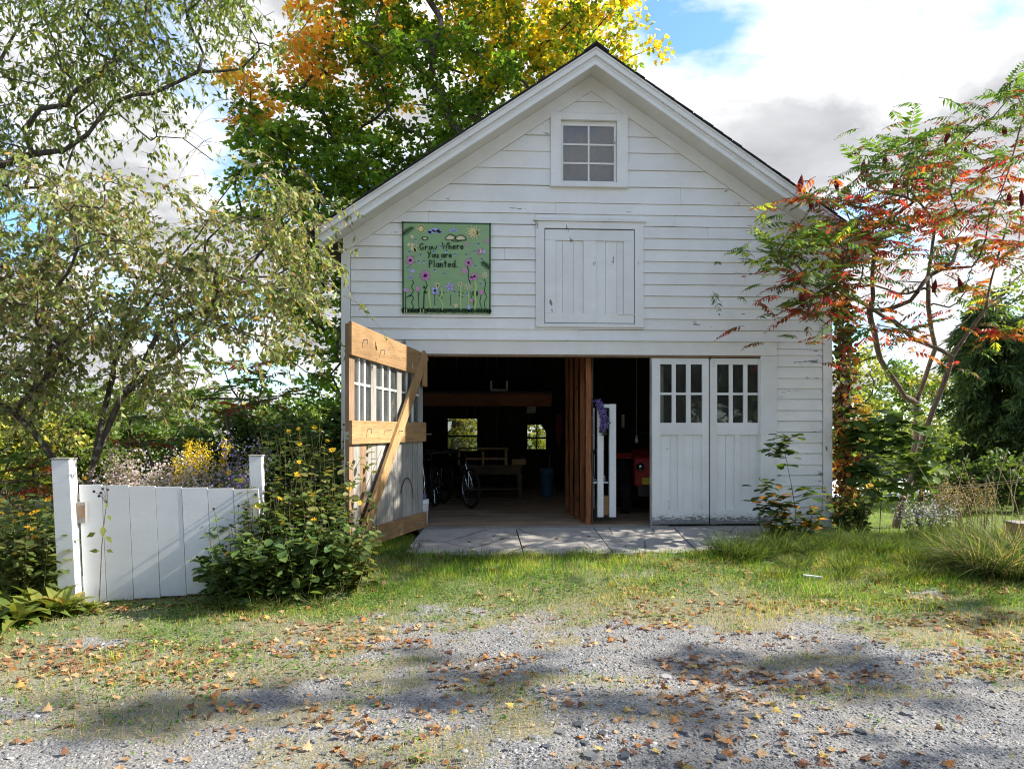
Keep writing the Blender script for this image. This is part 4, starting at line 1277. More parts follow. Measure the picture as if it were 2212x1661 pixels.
def gz(x, y):
    """height of the ground"""
    x = np.asarray(x, float); y = np.asarray(y, float)
    z = np.interp(y, [-30, -8, -5, -3.4, -2.6, -1.3, -0.2, 1.5, 12, 40, 120, 900], [-.5, -.43, -.41, -.36, -.31, -.165, -.11, -.13, -.25, -.6, -1.5, -3])
    near = (np.abs(x) < 14) & (y > -14) & (y < 14)
    bump = (fbm(x * 1.1, y * 1.1, 3) - .5) * .07 + (fbm(x * 5, y * 5, 9, 3) - .5) * .022
    out = (y < -0.2) | (np.abs(x) > 3.5) | (y > 7.2)
    k = np.where(near & out, 1.0, 0.25)
    apr = (x > -2.6) & (x < 2.6) & (y > -1.45)
    return z + bump * k * np.where(apr, .25, 1.0)


def grass_amt(x, y):
    yb = np.interp(x, [-9, -4, -2.6, -1.3, -.3, .9, 2.0, 3.2, 9], [-5.7, -5.4, -5.0, -4.3, -3.5, -3.7, -4.8, -5.5, -6.0])
    n = fbm(x * .9, y * 1.6, 21, 4) - .5; n2 = fbm(x * 3.1, y * 4.5, 5, 3) - .5
    a = sstep((y - yb) / 2.0 + .35 + n * 2.6 + n2 * 1.6)
    tuft = sstep((fbm(x * 1.2 + 7, y * 2.8, 31, 4) - .585) / .05) * sstep((y - yb + 2.2) / 1.2) * .65
    a = np.maximum(a, tuft)
    return np.where(y > .1, 1.0, a)


def dry_amt(x, y):
    d = sstep((fbm(x * 1.3 + 3, y * 2.0, 41, 4) - .40) / .2)
    yb = np.interp(x, [-9, -4, -2.6, -1.3, -.3, .9, 2.0, 3.2, 9], [-5.7, -5.4, -5.0, -4.3, -3.5, -3.7, -4.8, -5.5, -6.0])
    edge = 1 - sstep((y - yb - .3) / 3.0)
    return np.clip(np.maximum(d * .85, edge * .9), 0, 1) * np.where(y > 0, .35, 1) * np.interp(y, [-3.4, -2.2], [1, .5])


def axis(segs):
    out = []
    for a, b_, st in segs: out.append(np.arange(a, b_, st))
    return np.concatenate(out)


gx = axis([(-900, -120, 60), (-120, -20, 5), (-20, -7, .5), (-7, 7, .07), (7, 20, .5), (20, 120, 5), (120, 961, 60)])
gy = axis([(-60, -12, 3), (-12, -8, .3), (-8, 0.4, .065), (.4, 4, .15), (4, 16, .5), (16, 60, 3), (60, 200, 14), (200, 1200, 60)])
XX, YY = np.meshgrid(gx, gy)
ZZ = gz(XX, YY)
V = np.stack([XX, YY, ZZ], -1).reshape(-1, 3)
nx, ny = len(gx), len(gy)
ii = (np.arange(ny - 1)[:, None] * nx + np.arange(nx - 1)[None, :]).ravel()
F = np.stack([ii, ii + 1, ii + 1 + nx, ii + nx], 1)
C = np.stack([grass_amt(XX, YY), dry_amt(XX, YY), np.zeros_like(XX)], -1).reshape(-1, 3)
gm, b = new_mat('gravel_drive_and_turf')
oc = b('ShaderNodeTexCoord').outputs['Object']
att = b('ShaderNodeSeparateColor', {0: b('ShaderNodeAttribute', None, attribute_name='Col').outputs['Color']})
vo = b('ShaderNodeTexVoronoi', {'Vector': b.scale(oc, (1, 1.5, 1)), 'Scale': 42.0, 'Randomness': 1.0})
vo2 = b('ShaderNodeTexVoronoi', {'Vector': b.scale(oc, (1, 1.3, 1)), 'Scale': 110.0})
cs = b('ShaderNodeSeparateColor', {0: vo.outputs['Color']}).outputs[0]
cs2 = b('ShaderNodeSeparateColor', {0: vo2.outputs['Color']}).outputs[1]
chips = b.ramp(cs, [(0, (.09, .092, .096)), (.5, (.175, .176, .178)), (.85, (.26, .257, .25)), (1, (.42, .41, .395))])
chips2 = b.ramp(cs2, [(0, (.08, .085, .09)), (.6, (.22, .22, .225)), (1, (.44, .43, .42))])
gcol = b.mix(.55, chips, chips2)
big = b.noise(oc, 1.1, 5, .6)
gcol = b.mix(b.ramp(big, [(.42, 0.), (.75, .7)]), gcol, (.25, .22, .185))
soil = b.mix(b.noise(oc, 26, 5, .7), (.15, .115, .08), (.40, .33, .235))
green = b.mix(b.noise(oc, 19, 5, .7), (.05, .085, .02), (.15, .20, .05))
turf = b.mix(b.math('MULTIPLY', att.outputs[1], .85), green, b.mix(b.ramp(b.noise(oc, 9, 5, .7), [(.35, .2), (.65, .8)]), soil, gcol))
gfac = b.ramp(b.math('ADD', att.outputs[0], b.math('MULTIPLY', b.math('SUBTRACT', b.noise(oc, 14, 6, .75), .5), 2.0)), [(.40, 0.), (.62, 1.)])
col = b.mix(gfac, gcol, turf)
hh_ = b.math('ADD', b.math('MULTIPLY', vo.outputs['Distance'], -.7), b.math('MULTIPLY', b.noise(oc, 60, 4, .7), .8))
finish(b, col, .9, b.bump(hh_, .8, .012), spec=.2)
ground = link('ground', np_mesh('ground', V, F, C, True), gm)
tag(ground, kind='structure')

# pale sunlit lane behind the barn on the right
lm, b = new_mat('pale_lane_gravel')
oc = b('ShaderNodeTexCoord').outputs['Object']
finish(b, b.mix(b.noise(oc, 6, 6, .7), (.74, .73, .72), (.84, .83, .82)), .9, b.bump(b.noise(oc, 40, 3), .4, .01))
xs = np.arange(3.9, 60, 1.0)
lv = []
for x in xs:
    for yy in np.linspace(5.6, 12.0, 8): lv.append((x, yy, float(gz(x, yy)) + .03 + .0 * yy))
lv = np.array(lv); k = 8; n_ = len(xs)
ii = (np.arange(n_ - 1)[:, None] * k + np.arange(k - 1)[None]).ravel()
lane = link('lane', np_mesh('lane', lv, np.stack([ii, ii + k, ii + k + 1, ii + 1], 1)), lm); tag(lane, kind='structure')

# concrete apron of slabs in front of the opening
cm, b = new_mat('old_concrete')
oc = b('ShaderNodeTexCoord').outputs['Object']
n1_ = b.noise(oc, 3.0, 8, .7); n2_ = b.noise(oc, 70, 3, .7)
cc_ = b.mix(b.ramp(n1_, [(.3, 0.), (.7, 1.)]), (.41, .39, .36), (.26, .245, .225))
cc_ = b.mix(b.ramp(n2_, [(.5, 0.), (.75, .6)]), cc_, (.13, .125, .115))
vc = b('ShaderNodeTexVoronoi', {'Vector': b.scale(oc, (1, 1, 1)), 'Scale': .9}, feature='DISTANCE_TO_EDGE')
crk = b.ramp(b.math('ADD', vc.outputs['Distance'], b.math('MULTIPLY', b.math('SUBTRACT', b.noise(oc, 8, 4, .7), .5), .05)), [(.004, 1.), (.012, 0.)])
cc_ = b.mix(b.math('MULTIPLY', crk, .7), cc_, (.06, .055, .05))
finish(b, cc_, .92, b.bump(b.math('ADD', n1_, b.math('MULTIPLY', n2_, .3)), .5, .012), spec=.2)
apron = thing('concrete_apron', None, None, (0, -.6, -.1)); tag(apron, kind='structure')
cuts_t = [fx(915), fx(1114), fx(1281), fx(1452), fx(1660)]
cuts_f = [fx(868, -1.2), fx(1131, -1.2), fx(1322, -1.2), fx(1508, -1.2), fx(1655, -1.2)]
yf_ = [-1.18, -1.25, -1.24, -1.18, -1.0]
for i in range(4):
    a0, a1, f0_, f1_ = cuts_t[i] + .008, cuts_t[i + 1] - .008, cuts_f[i] + .008, cuts_f[i + 1] - .008
    n = 12; m = 10
    vs, fs = [], []
    for r_ in range(m + 1):
        for c_ in range(n + 1):
            u, v_ = c_ / n, r_ / m
            yb_ = -.063; yfr = yf_[i] + (yf_[i + 1] - yf_[i]) * u + (.05 * math.sin(9 * u + i * 2) if True else 0)
            y = yb_ + (yfr - yb_) * v_
            x = (a0 + (a1 - a0) * u) * (1 - v_) + (f0_ + (f1_ - f0_) * u) * v_
            z = -.008 - .135 * v_ + .006 * (i % 2) * v_ + .004 * math.sin(7 * x + 5 * y)
            vs.append((x, y, z))
    for r_ in range(m):
        for c_ in range(n):
            q = r_ * (n + 1) + c_; fs.append((q, q + n + 1, q + n + 2, q + 1))
    nb_ = len(vs); edge = [c_ for c_ in range(n + 1)] + [r_ * (n + 1) + n for r_ in range(1, m + 1)] + [m * (n + 1) + c_ for c_ in range(n - 1, -1, -1)] + [r_ * (n + 1) for r_ in range(m - 1, 0, -1)]
    for e in edge: vs.append((vs[e][0], vs[e][1], vs[e][2] - .12))
    for j in range(len(edge)):
        j2 = (j + 1) % len(edge); fs.append((edge[j], edge[j2], nb_ + j2, nb_ + j))
    MB().add(vs, fs).build('slab', cm, apron)

# ---------------------------------------------------------------- scatter: chips of slate, grass, straw, clover, leaves
CX, CY = CAM.x, CAM.y


def in_view(x, y, pad=.25):
    """plain ground area worth covering: a fan in front of the camera position, wider than the photograph"""
    d = y - CY
    return (d > 2.6) & (np.abs(x - CX - d * .052) < d * .74 + .6 + pad)


def cand(n, x0, x1, y0, y1, power=1.0):
    y = y0 + (y1 - y0) * rg.random(n) ** power; x = x0 + (x1 - x0) * rg.random(n)
    k = in_view(x, y); return x[k], y[k]


# slate chips
x, y = cand(150000, -5.5, 5.5, -7.2, -2.0, 1.5)
ga = grass_amt(x, y); k = rg.random(len(x)) > ga * 1.15
x, y = x[k][:42000], y[k][:42000]
n = len(x)
ang_ = np.linspace(0, 2 * np.pi, 6)[:-1]
def chip_template(seed):
    r_ = np.random.default_rng(seed); rad = r_.uniform(.6, 1.1, 5)
    top = np.stack([rad * np.cos(ang_), rad * np.sin(ang_) * .8, np.full(5, .5)], 1); bot = top * (1.12, 1.12, 1) - (0, 0, 1.1)
    Fc = [(0, 1, 2), (0, 2, 3), (0, 3, 4)] + sum([[(i, 5 + i, 5 + (i + 1) % 5), (i, 5 + (i + 1) % 5, (i + 1) % 5)] for i in range(5)], [])
    return np.concatenate([top, bot]), [tuple(reversed(f_)) if False else f_ for f_ in Fc]
parts = []
sz = np.clip(rg.lognormal(-5.1, .45, n), .0035, .026)
cpal = np.array([(.08, .083, .088), (.15, .153, .158), (.22, .22, .22), (.30, .295, .285), (.46, .445, .425), (.18, .155, .13)])
ci = cpal[rg.choice(6, n, p=[.24, .28, .24, .13, .05, .06])] * rg.uniform(.8, 1.2, (n, 1))
grp = rg.integers(0, 5, n)
for g_ in range(5):
    k = grp == g_; Tm, Fc = chip_template(g_)
    P = np.stack([x[k], y[k], gz(x[k], y[k]) + sz[k] * .12], 1); m = k.sum()
    th = rg.random(m) * 6.28
    D = np.stack([np.cos(th), np.sin(th), rg.normal(0, .15, m)], 1); Nn = np.stack([rg.normal(0, .2, m), rg.normal(0, .2, m), np.ones(m)], 1)
    S_ = np.stack([sz[k], sz[k], sz[k] * rg.uniform(.18, .42, m)], 1)
    parts.append(inst(Tm, Fc, P, D, Nn, S_, ci[k]))
V, F, C = merge(parts)
stone_m, b = new_mat('slate_chip')
a_ = b('ShaderNodeAttribute', None, attribute_name='Col').outputs['Color']
nn_ = b.noise(b('ShaderNodeTexCoord').outputs['Object'], 90, 4, .7)
finish(b, b.mix(b.ramp(nn_, [(.3, 0.), (.8, .5)]), a_, (.22, .22, .22)), .75, b.bump(nn_, .3, .003), spec=.35)
o = link('gravel', np_mesh('gravel', V, F, C), stone_m); tag(o, 'loose grey slate gravel covering the drive', 'gravel', kind='stuff')

# larger slates lying singly
def rock_mesh(seed):
    r_ = random.Random(seed); m = r_.randint(5, 7)
    rad = [r_.uniform(.65, 1.1) for _ in range(m)]
    t = [(rad[i] * math.cos(6.283 * i / m) * .9, rad[i] * math.sin(6.283 * i / m) * .7, .30 + r_.uniform(-.08, .08)) for i in range(m)]
    bt = [(q[0] * 1.1, q[1] * 1.1, -.15) for q in t]
    mb = MB().add(t + bt, [tuple(range(m))] + [(i, i + m, (i + 1) % m + m, (i + 1) % m) for i in range(m)])
    return mb.mesh('slate')
smats = []
for nm_, c in (('dark_slate', (.075, .085, .10)), ('grey_slate', (.17, .175, .185)), ('pale_stone', (.42, .41, .40))):
    smats.append(plain_mat(nm_, c, .65, var=.35, bump=.5, scale=30))
rocks = []
for mi in range(3):
    for s_ in range(4):
        me = rock_mesh(mi * 10 + s_); me.materials.append(smats[mi]); rocks.append(me)
spots = [(1262, 1610), (1275, 1638), (1150, 1595), (1180, 1615), (990, 1640), (1560, 1648), (1020, 1570), (1070, 1600), (1330, 1560), (1480, 1590), (1300, 1590), (1700, 1500), (1165, 1540), (880, 1600), (1390, 1545), (1250, 1570), (1440, 1470), (1200, 1500), (1095, 1620), (1620, 1560), (1860, 1600), (700, 1620), (760, 1500), (1350, 1640), (1125, 1640), (1530, 1600), (1410, 1620), (1210, 1585), (1700, 1600), (1960, 1560)]
rlab = ('dark slate stone lying on the gravel drive', 'grey slate stone lying on the gravel drive', 'pale stone lying on the gravel drive')
for i, (px, py) in enumerate(spots):
    d = 1550 * 1.68 / (py - 930); Y = CY + d
    for _ in range(3):
        p = at(px, py, Y); zg = float(gz(p.x, Y)); Y = CY + 1550 * (CAM.z - zg) / (py - 930) / 1.0
    p = at(px, py, Y); mi = (0, 1, 1, 0, 1, 0, 2, 1, 1, 1)[i % 10]
    o = bpy.data.objects.new('slate_stone', rocks[mi * 4 + i % 4]); COL.objects.link(o)
    s_ = random.uniform(.022, .05) * (1.25 if i < 6 else 1)
    o.location = (p.x, Y, float(gz(p.x, Y)) + .003); o.scale = (s_, s_, s_ * random.uniform(.5, .9)); o.rotation_euler = (random.uniform(-.15, .15), random.uniform(-.15, .15), random.uniform(0, 6.28))
    tag(o, rlab[mi], 'stone', 'loose stones on the drive, ' + ('dark', 'grey', 'pale')[mi])

# grass blades of the worn lawn
BL = np.array([(-.5, 0, 0), (.5, 0, 0), (.34, .55, .10), (-.34, .55, .10), (0, 1, .38)]); BF = [(0, 1, 2), (0, 2, 3), (3, 2, 4)]


def blades(x, y, h, w, col, spread=.5, z=None, up=1.0):
    n = len(x); th = rg.random(n) * 6.283
    D = np.stack([np.cos(th) * spread * rg.random(n), np.sin(th) * spread * rg.random(n), np.full(n, up)], 1)
    Nn = np.stack([np.cos(th + rg.normal(0, .6, n)), np.sin(th), rg.normal(0, .2, n)], 1)
    P = np.stack([x, y, (gz(x, y) if z is None else z) - .004], 1)
    return inst(BL, BF, P, D, -Nn, np.stack([w, h, h * rg.uniform(.3, 1.3, n)], 1), col)


gp = np.array([(.14, .235, .03), (.21, .31, .04), (.08, .155, .022), (.31, .36, .07), (.34, .30, .13)])
x, y = cand(300000, -6.5, 6.5, -6.6, -.1, 1.0)
ga, da = grass_amt(x, y), dry_amt(x, y)
onap = (x > cuts_t[0] - .1) & (x < cuts_f[4] + .05) & (y > -1.12)
inb = (np.abs(x) < 3.3) & (y > -.03)
k = (rg.random(len(x)) < (ga ** 1.3) * np.interp(y, [-3.4, -2.2], [.5, .8]) * np.clip(.25 + 1.5 * fbm(x * 2.6, y * 3.4, 123, 3), 0, 1.4)) & ~onap & ~inb
x, y, da = x[k], y[k], da[k]; n = len(x)
isdry = rg.random(n) < da * .72
col = gp[rg.choice(4, n, p=[.35, .3, .2, .15])] * rg.uniform(.7, 1.25, (n, 1))
pt = fbm(x * 1.7, y * 2.2, 77, 3)[:, None]
col = col * (.45 + 1.1 * pt) * np.where(fbm(x * 4, y * 5, 99, 2) > .5, np.array([[1.25], [1.15], [.9]]), np.array([[.8], [.95], [.9]])).T
col[isdry] = np.array([(.60, .48, .26)]) * rg.uniform(.6, 1.1, (isdry.sum(), 1))
h = rg.uniform(.022, .075, n) * np.where(isdry, .9, 1) * np.interp(y, [-4, -1.5], [.85, 1.3]) * (.35 + 1.4 * pt[:, 0] ** 1.5)
parts = [blades(x, y, h, rg.uniform(.003, .0065, n), col, np.where(isdry, 2.2, 1.1))]
# lawn behind on the right and left
x, y = cand(90000, -9, 14, -.2, 9.5, .8)
k = ((x > 3.35) | (x < -3.4)) & ~((x > 3.9) & (y > 5.5) & (y < 12)); x, y = x[k], y[k]; n = len(x)
parts.append(blades(x, y, rg.uniform(.03, .07, n), rg.uniform(.005, .010, n), np.array([(.17, .27, .04)]) * rg.uniform(.6, 1.4, (n, 1)), 1.0))
# flat clover and plantain leaves
x, y = cand(90000, -6, 6, -6.0, -.8, .9); ga = grass_amt(x, y) * sstep((fbm(x * 1.8, y * 2.4, 60, 3) - .42) / .2) * (1 - .6 * dry_amt(x, y))
onap = (x > cuts_t[0] - .1) & (x < cuts_f[4] + .05) & (y > -1.14)
k = (rg.random(len(x)) < ga * .8) & ~onap; x, y = x[k], y[k]; n = len(x)
LF = np.array([(0, 0, 0), (.32, .35, .08), (.28, .75, .06), (0, 1, -.05), (-.28, .75, .06), (-.32, .35, .08)]); LFF = [(0, 1, 2), (0, 2, 3), (0, 3, 4), (0, 4, 5)]
th = rg.random(n) * 6.283
parts.append(inst(LF, LFF, np.stack([x, y, gz(x, y) + rg.uniform(.008, .035, n)], 1), np.stack([np.cos(th), np.sin(th), rg.uniform(-.1, .5, n)], 1), np.stack([rg.normal(0, .3, n), rg.normal(0, .3, n), np.ones(n)], 1), rg.uniform(.014, .034, n), np.array([(.09, .19, .03)]) * rg.uniform(.6, 1.7, (n, 1)) * (1, 1, 1)))
V, F, C = merge(parts)
o = link('lawn_grass', np_mesh('lawn_grass', V, F, C), MT['grass']); tag(o, 'patchy short grass, clover and straw around the drive', 'grass', kind='stuff')

# straw lying flat on the drive's edge
x, y = cand(60000, -6, 6, -6.8, -1.4, .9); ga, da = grass_amt(x, y), dry_amt(x, y)
k = rg.random(len(x)) < np.clip(da * (ga * .9 + .06), 0, 1) * .55; x, y = x[k], y[k]; n = len(x); th = rg.random(n) * 6.283
V, F, C = inst(BL, BF, np.stack([x, y, gz(x, y) + rg.uniform(.002, .02, n)], 1), np.stack([np.cos(th), np.sin(th), rg.normal(0, .15, n)], 1), np.stack([rg.normal(0, .2, n), rg.normal(0, .2, n), np.ones(n)], 1), np.stack([rg.uniform(.002, .004, n), rg.uniform(.04, .11, n), rg.uniform(.0, .03, n)], 1), np.array([(.62, .50, .29)]) * rg.uniform(.55, 1.1, (n, 1)))
o = link('straw_litter', np_mesh('straw_litter', V, F, C), MT['grass']); tag(o, 'dry straw and thatch scattered over the drive edge', 'straw', kind='stuff')

# fallen maple leaves: five-lobed, curled
def maple_leaf(seed):
    r_ = random.Random(seed)
    half = [(0, -.02), (.16, .02), (.42, -.10), (.36, .10), (.52, .30), (.30, .32), (.36, .55), (.16, .52), (0, .95)]
    pts = half + [(-a, c) for a, c in half[-2:0:-1]]
    cu, cv = r_.uniform(-.7, 1.1), r_.uniform(-.5, .9); tw = r_.uniform(-.3, .3)
    vs = [(a * r_.uniform(.9, 1.05), c, cu * a * a + cv * (c - .3) ** 2 * .5 + tw * a * (c - .3) + r_.uniform(-.02, .02)) for a, c in pts]
    vs.append((0, .28, 0.0))
    n = len(pts)
    vs += [(.012, -.02, .01), (-.012, -.02, .01), (0.03, -.38, .06 + r_.uniform(-.05, .1))]
    return MB().add(vs, [(i, (i + 1) % n, n) for i in range(n)] + [(n + 1, n + 2, n + 3)])


dl_cols = {'tan': (.50, .33, .19), 'orange': (.46, .21, .075), 'brown': (.24, .12, .07), 'yellow': (.62, .46, .14)}
dl_mesh = {}
for cn, c in dl_cols.items():
    m, b = new_mat('fallen_leaf_' + cn)
    oi = b('ShaderNodeObjectInfo').outputs['Random']; oc = b('ShaderNodeTexCoord').outputs['Object']
    nz = b.noise(oc, 5, 5, .65, w=b.math('MULTIPLY', oi, 50.0))
    cl = b.mix(b.ramp(nz, [(.35, 0.), (.7, 1.)]), c, tuple(q * .5 for q in c)); cl = b.mix(1.0, cl, b.ramp(oi, [(0, .7), (1, 1.15)]), 'MULTIPLY')
    p = b('ShaderNodeBsdfPrincipled', {'Base Color': cl, 'Roughness': .75, 'Specular IOR Level': .2}); t = b('ShaderNodeBsdfTranslucent', {'Color': cl})
    mx = b('ShaderNodeMixShader', {0: .25, 1: p.outputs[0], 2: t.outputs[0]}); b('ShaderNodeOutputMaterial', {'Surface': mx.outputs[0]})
    dl_mesh[cn] = []
    for s_ in range(5):
        me = maple_leaf(hash(cn) % 50 + s_ if False else len(cn) * 13 + s_).mesh('fallen_leaf'); me.materials.append(m); dl_mesh[cn].append(me)
x, y = cand(22000, -6, 6, -6.8, -1.0, 1.0)
den = np.interp(y, [-6, -5], [.03, .08]) + 1.1 * sstep((fbm(x * 1.4 + 9, y * 2.3, 90, 4) - .47) / .14) * np.interp(y, [-6.5, -5.2, -4.6, -3, -1], [.12, .5, 1, .7, .3])
den = den * np.interp(np.abs(x + 1), [0, 1.5, 4], [.45, .8, 1.2])
k = rg.random(len(x)) < den; x, y = x[k][:5600], y[k][:5600]
zz_ = gz(x, y)
order = np.argsort((y - CY))
cn_list = list(dl_cols)
ground_of = lambda x_, y_: 'gravel' if grass_amt(np.array([x_]), np.array([y_]))[0] < .4 else 'grass'
rd = random.Random(8)
for j, i in enumerate(order[:300]):
    cn = rd.choices(cn_list, [.42, .22, .28, .08])[0]
    o = bpy.data.objects.new('fallen_leaf', rd.choice(dl_mesh[cn])); COL.objects.link(o)
    s_ = rd.uniform(.045, .095) * (.62 if rd.random() < .6 else 1.0)
    o.scale = (s_, s_, s_); o.location = (x[i], y[i], zz_[i] + .006 + s_ * .1); o.rotation_euler = (rd.uniform(-.35, .35), rd.uniform(-.35, .35), rd.uniform(0, 6.28))
    gnd = ground_of(x[i], y[i])
    tag(o, {'gravel': '%s maple leaf fallen on the grey gravel', 'grass': '%s maple leaf fallen on the worn grass'}[gnd] % cn, 'leaf', '%s leaves fallen on the %s' % (cn, gnd))
rest = order[300:]
me0 = maple_leaf(1)
Tm = np.array(me0.v); Fm = [f_ for f_ in me0.f]
n = len(rest); th = rg.random(n) * 6.283
cl = np.array([dl_cols[c] for c in cn_list])[rg.choice(4, n, p=[.45, .17, .33, .05])] * rg.uniform(.6, 1.1, (n, 1))
V, F, C = inst(Tm, Fm, np.stack([x[rest], y[rest], zz_[rest] + .014], 1), np.stack([np.cos(th), np.sin(th), rg.normal(0, .3, n)], 1), np.stack([rg.normal(0, .35, n), rg.normal(0, .35, n), np.ones(n)], 1), rg.uniform(.028, .07, n), cl)
o = link('leaf_litter', np_mesh('leaf_litter', V, F, C), MT['dead_leaf']); tag(o, 'fallen leaves scattered on the farther grass', 'leaf litter', kind='stuff')
# a few leaves blown onto the apron
for px, py in ((1068, 1140), (1085, 1150), (1270, 1143), (1200, 1150), (1010, 1155), (1350, 1170), (1130, 1175)):
    p = at(px, py, -.5); Y = -.45 - (py - 1140) / 60.; p = at(px, py, Y)
    o = bpy.data.objects.new('fallen_leaf', rd.choice(dl_mesh['brown'])); COL.objects.link(o)
    s_ = rd.uniform(.05, .08); o.scale = (s_,) * 3; o.location = (p.x, Y, -.008 - .135 * min(1, (-Y - .06) / 1.15) + .012); o.rotation_euler = (rd.uniform(-.3, .3), rd.uniform(-.3, .3), rd.uniform(0, 6.28))
    tag(o, 'brown maple leaf fallen on the concrete apron', 'leaf', 'brown leaves on the concrete apron')
# white board scrap in the grass
p = at(1755, 1268, -2.2)
o = MB().box(-.09, .09, -.02, .02, 0, .012).build('board_scrap', MT['fence']); o.location = (p.x, -2.2, float(gz(p.x, -2.2)) + .03); o.rotation_euler = (0, .08, -.25)
tag(o, 'short white board scrap lying in the grass', 'board')

# ================================================================== TREES
def npv(v): return np.array([v[0], v[1], v[2]], float)


def tube_np(pts, rad, k):
    pts = np.asarray(pts, float); m = len(pts)
    d = np.gradient(pts, axis=0); d = unit(d)
    ref = np.array([.3, .25, .92]) if abs(d[0] @ np.array([.3, .25, .92])) < .93 else np.array([1., 0, 0])
    u = unit(np.cross(d, ref)); w = np.cross(d, u)
    q = np.arange(k) * 2 * np.pi / k
    V = pts[:, None] + (u[:, None] * np.cos(q)[None, :, None] + w[:, None] * np.sin(q)[None, :, None]) * np.asarray(rad)[:, None, None]
    i = np.arange(m - 1)[:, None] * k + np.arange(k)[None]; j = np.arange(m - 1)[:, None] * k + (np.arange(k)[None] + 1) % k
    F = np.stack([i, j, j + k, i + k], -1).reshape(-1, 4)
    return V.reshape(-1, 3), F


def grow(limbs, targets, rgn, seg=.4, rtip=.008, expo=2.35, rmax=.3, jit=.05, bend=.35, pref=.12):
    """skeleton: given limbs (polylines, the first from the ground up), each target is joined to the nearest wood with a curved branch"""
    pos, par, polys = [], [], []
    for li, pl in enumerate(limbs):
        pl = [npv(p) for p in pl]
        dense = [pl[0]]
        for a, c in zip(pl[:-1], pl[1:]):
            n = max(1, int(np.linalg.norm(c - a) / (seg * .8)))
            for t in range(1, n + 1): dense.append(a + (c - a) * t / n + rgn.normal(0, jit * .25, 3) * (t < n))
        idx = []
        if li == 0: pos.append(dense[0]); par.append(-1); idx.append(0)
        else:
            A = np.array(pos); j = int(np.argmin(((A - dense[0]) ** 2).sum(1))); idx.append(j)
        for p in dense[1:]:
            pos.append(p); par.append(idx[-1]); idx.append(len(pos) - 1)
        polys.append(idx)
    T_ = np.asarray(targets, float)
    root = pos[0]; base_len = {}
    order = np.argsort(((T_ - np.array(pos[min(3, len(pos) - 1)])) ** 2).sum(1))
    ends = []
    for ti in order:
        t = T_[ti]; A = np.array(pos)
        dv = t - A; dd = np.linalg.norm(dv, axis=1)
        cost = dd * (1 + pref * (dv[:, 2] < -.2) * 2) + .0 * A[:, 2]
        cost[0] += 2.0
        j = int(np.argmin(cost)); d = dd[j]
        if d < .05: ends.append(j); continue
        p0 = A[j]; pd = unit((p0 - A[par[j]])[None])[0] if par[j] >= 0 else np.array([0, 0, 1.])
        n = max(2, int(d / seg)); c = p0 + pd * d * bend + rgn.normal(0, .08 * d, 3)
        idx = [j]
        for s_ in range(1, n + 1):
            u = s_ / n
            p = (1 - u) ** 2 * p0 + 2 * u * (1 - u) * c + u * u * t + (rgn.normal(0, jit * d * .35, 3) if s_ < n else 0)
            pos.append(p); par.append(idx[-1]); idx.append(len(pos) - 1)
        polys.append(idx); ends.append(idx[-1])
    N_ = len(pos); cnt = np.zeros(N_)
    for e in ends: cnt[e] += 1
    for pl in polys:
        cnt[pl[-1]] = max(cnt[pl[-1]], 1)
    for i in range(N_ - 1, 0, -1): cnt[par[i]] += cnt[i]
    r = np.minimum(rtip * np.maximum(cnt, 1) ** (1 / expo), rmax)
    parts = []
    P = np.array(pos)
    for pl in polys:
        rr = r[pl].copy()
        if len(pl) > 1: rr[0] = min(rr[0], rr[1] * 1.15)
        k = 9 if rr.max() > .06 else (6 if rr.max() > .02 else 4)
        V, F = tube_np(P[pl], rr, k); parts.append((V, F, np.zeros((len(V), 3))))
    V, F, _ = merge(parts)
    return V, F, P[ends] if False else T_, P, r


LEAF4 = np.array([(0, 0, 0), (.27, .42, .07), (0, .5, 0), (-.27, .42, .07), (0, 1, -.12)]); LEAF4F = [(0, 1, 2), (2, 1, 4), (0, 2, 3), (3, 2, 4)]
MAPLE = np.array([(0, 0, 0), (.5, .12, .05), (.30, .42, .0), (.36, .72, -.03), (0, 1, -.1), (-.36, .72, -.03), (-.30, .42, .0), (-.5, .12, .05)])
MAPLEF = [(0, 1, 2), (2, 3, 4), (0, 2, 4), (0, 4, 6), (6, 4, 5), (0, 6, 7)]
LANC = np.array([(0, 0, 0), (.13, .4, .04), (-.13, .4, .04), (0, 1, -.1)]); LANCF = [(0, 1, 2), (2, 1, 3)]
QUAD = np.array([(0, 0, 0), (.38, .5, .08), (-.38, .5, .08), (0, 1, -.08)]); QUADF = [(0, 1, 2), (2, 1, 3)]


def cloud_leaves(cent, rad, per, rgn, size, tmpl, tf, colf, flat=.75, up=.55, droop=.25):
    """leaves in small twig-sized bunches spread through clumps"""
    n = len(cent) * per
    ci = np.repeat(np.arange(len(cent)), per)
    # each clump = several sprays; each spray a small flattened disc of leaves
    ns = max(3, per // 9)
    spr = rgn.normal(0, 1, (len(cent), ns, 3)); spr = spr / np.maximum(np.linalg.norm(spr, axis=2, keepdims=True), 1e-6) * rgn.random((len(cent), ns, 1)) ** .5
    si = rgn.integers(0, ns, n)
    R_ = np.broadcast_to(np.asarray(rad, float), (len(cent),))
    off = spr[ci, si] * R_[ci, None]
    off[:, 2] *= flat
    P = cent[ci] + off + rgn.normal(0, 1, (n, 3)) * (R_[ci, None] * np.array([.26, .26, .13]))
    D = rgn.normal(0, 1, (n, 3)) + off / R_[ci, None]; D[:, 2] = D[:, 2] * .5 - droop
    Nn = rgn.normal(0, .55, (n, 3)); Nn[:, 2] += up
    S_ = rgn.uniform(size[0], size[1], n)
    C = colf(P, ci, si, rgn)
    return inst(tmpl, tf, P, D, Nn, S_, np.clip(C, .005, .9))


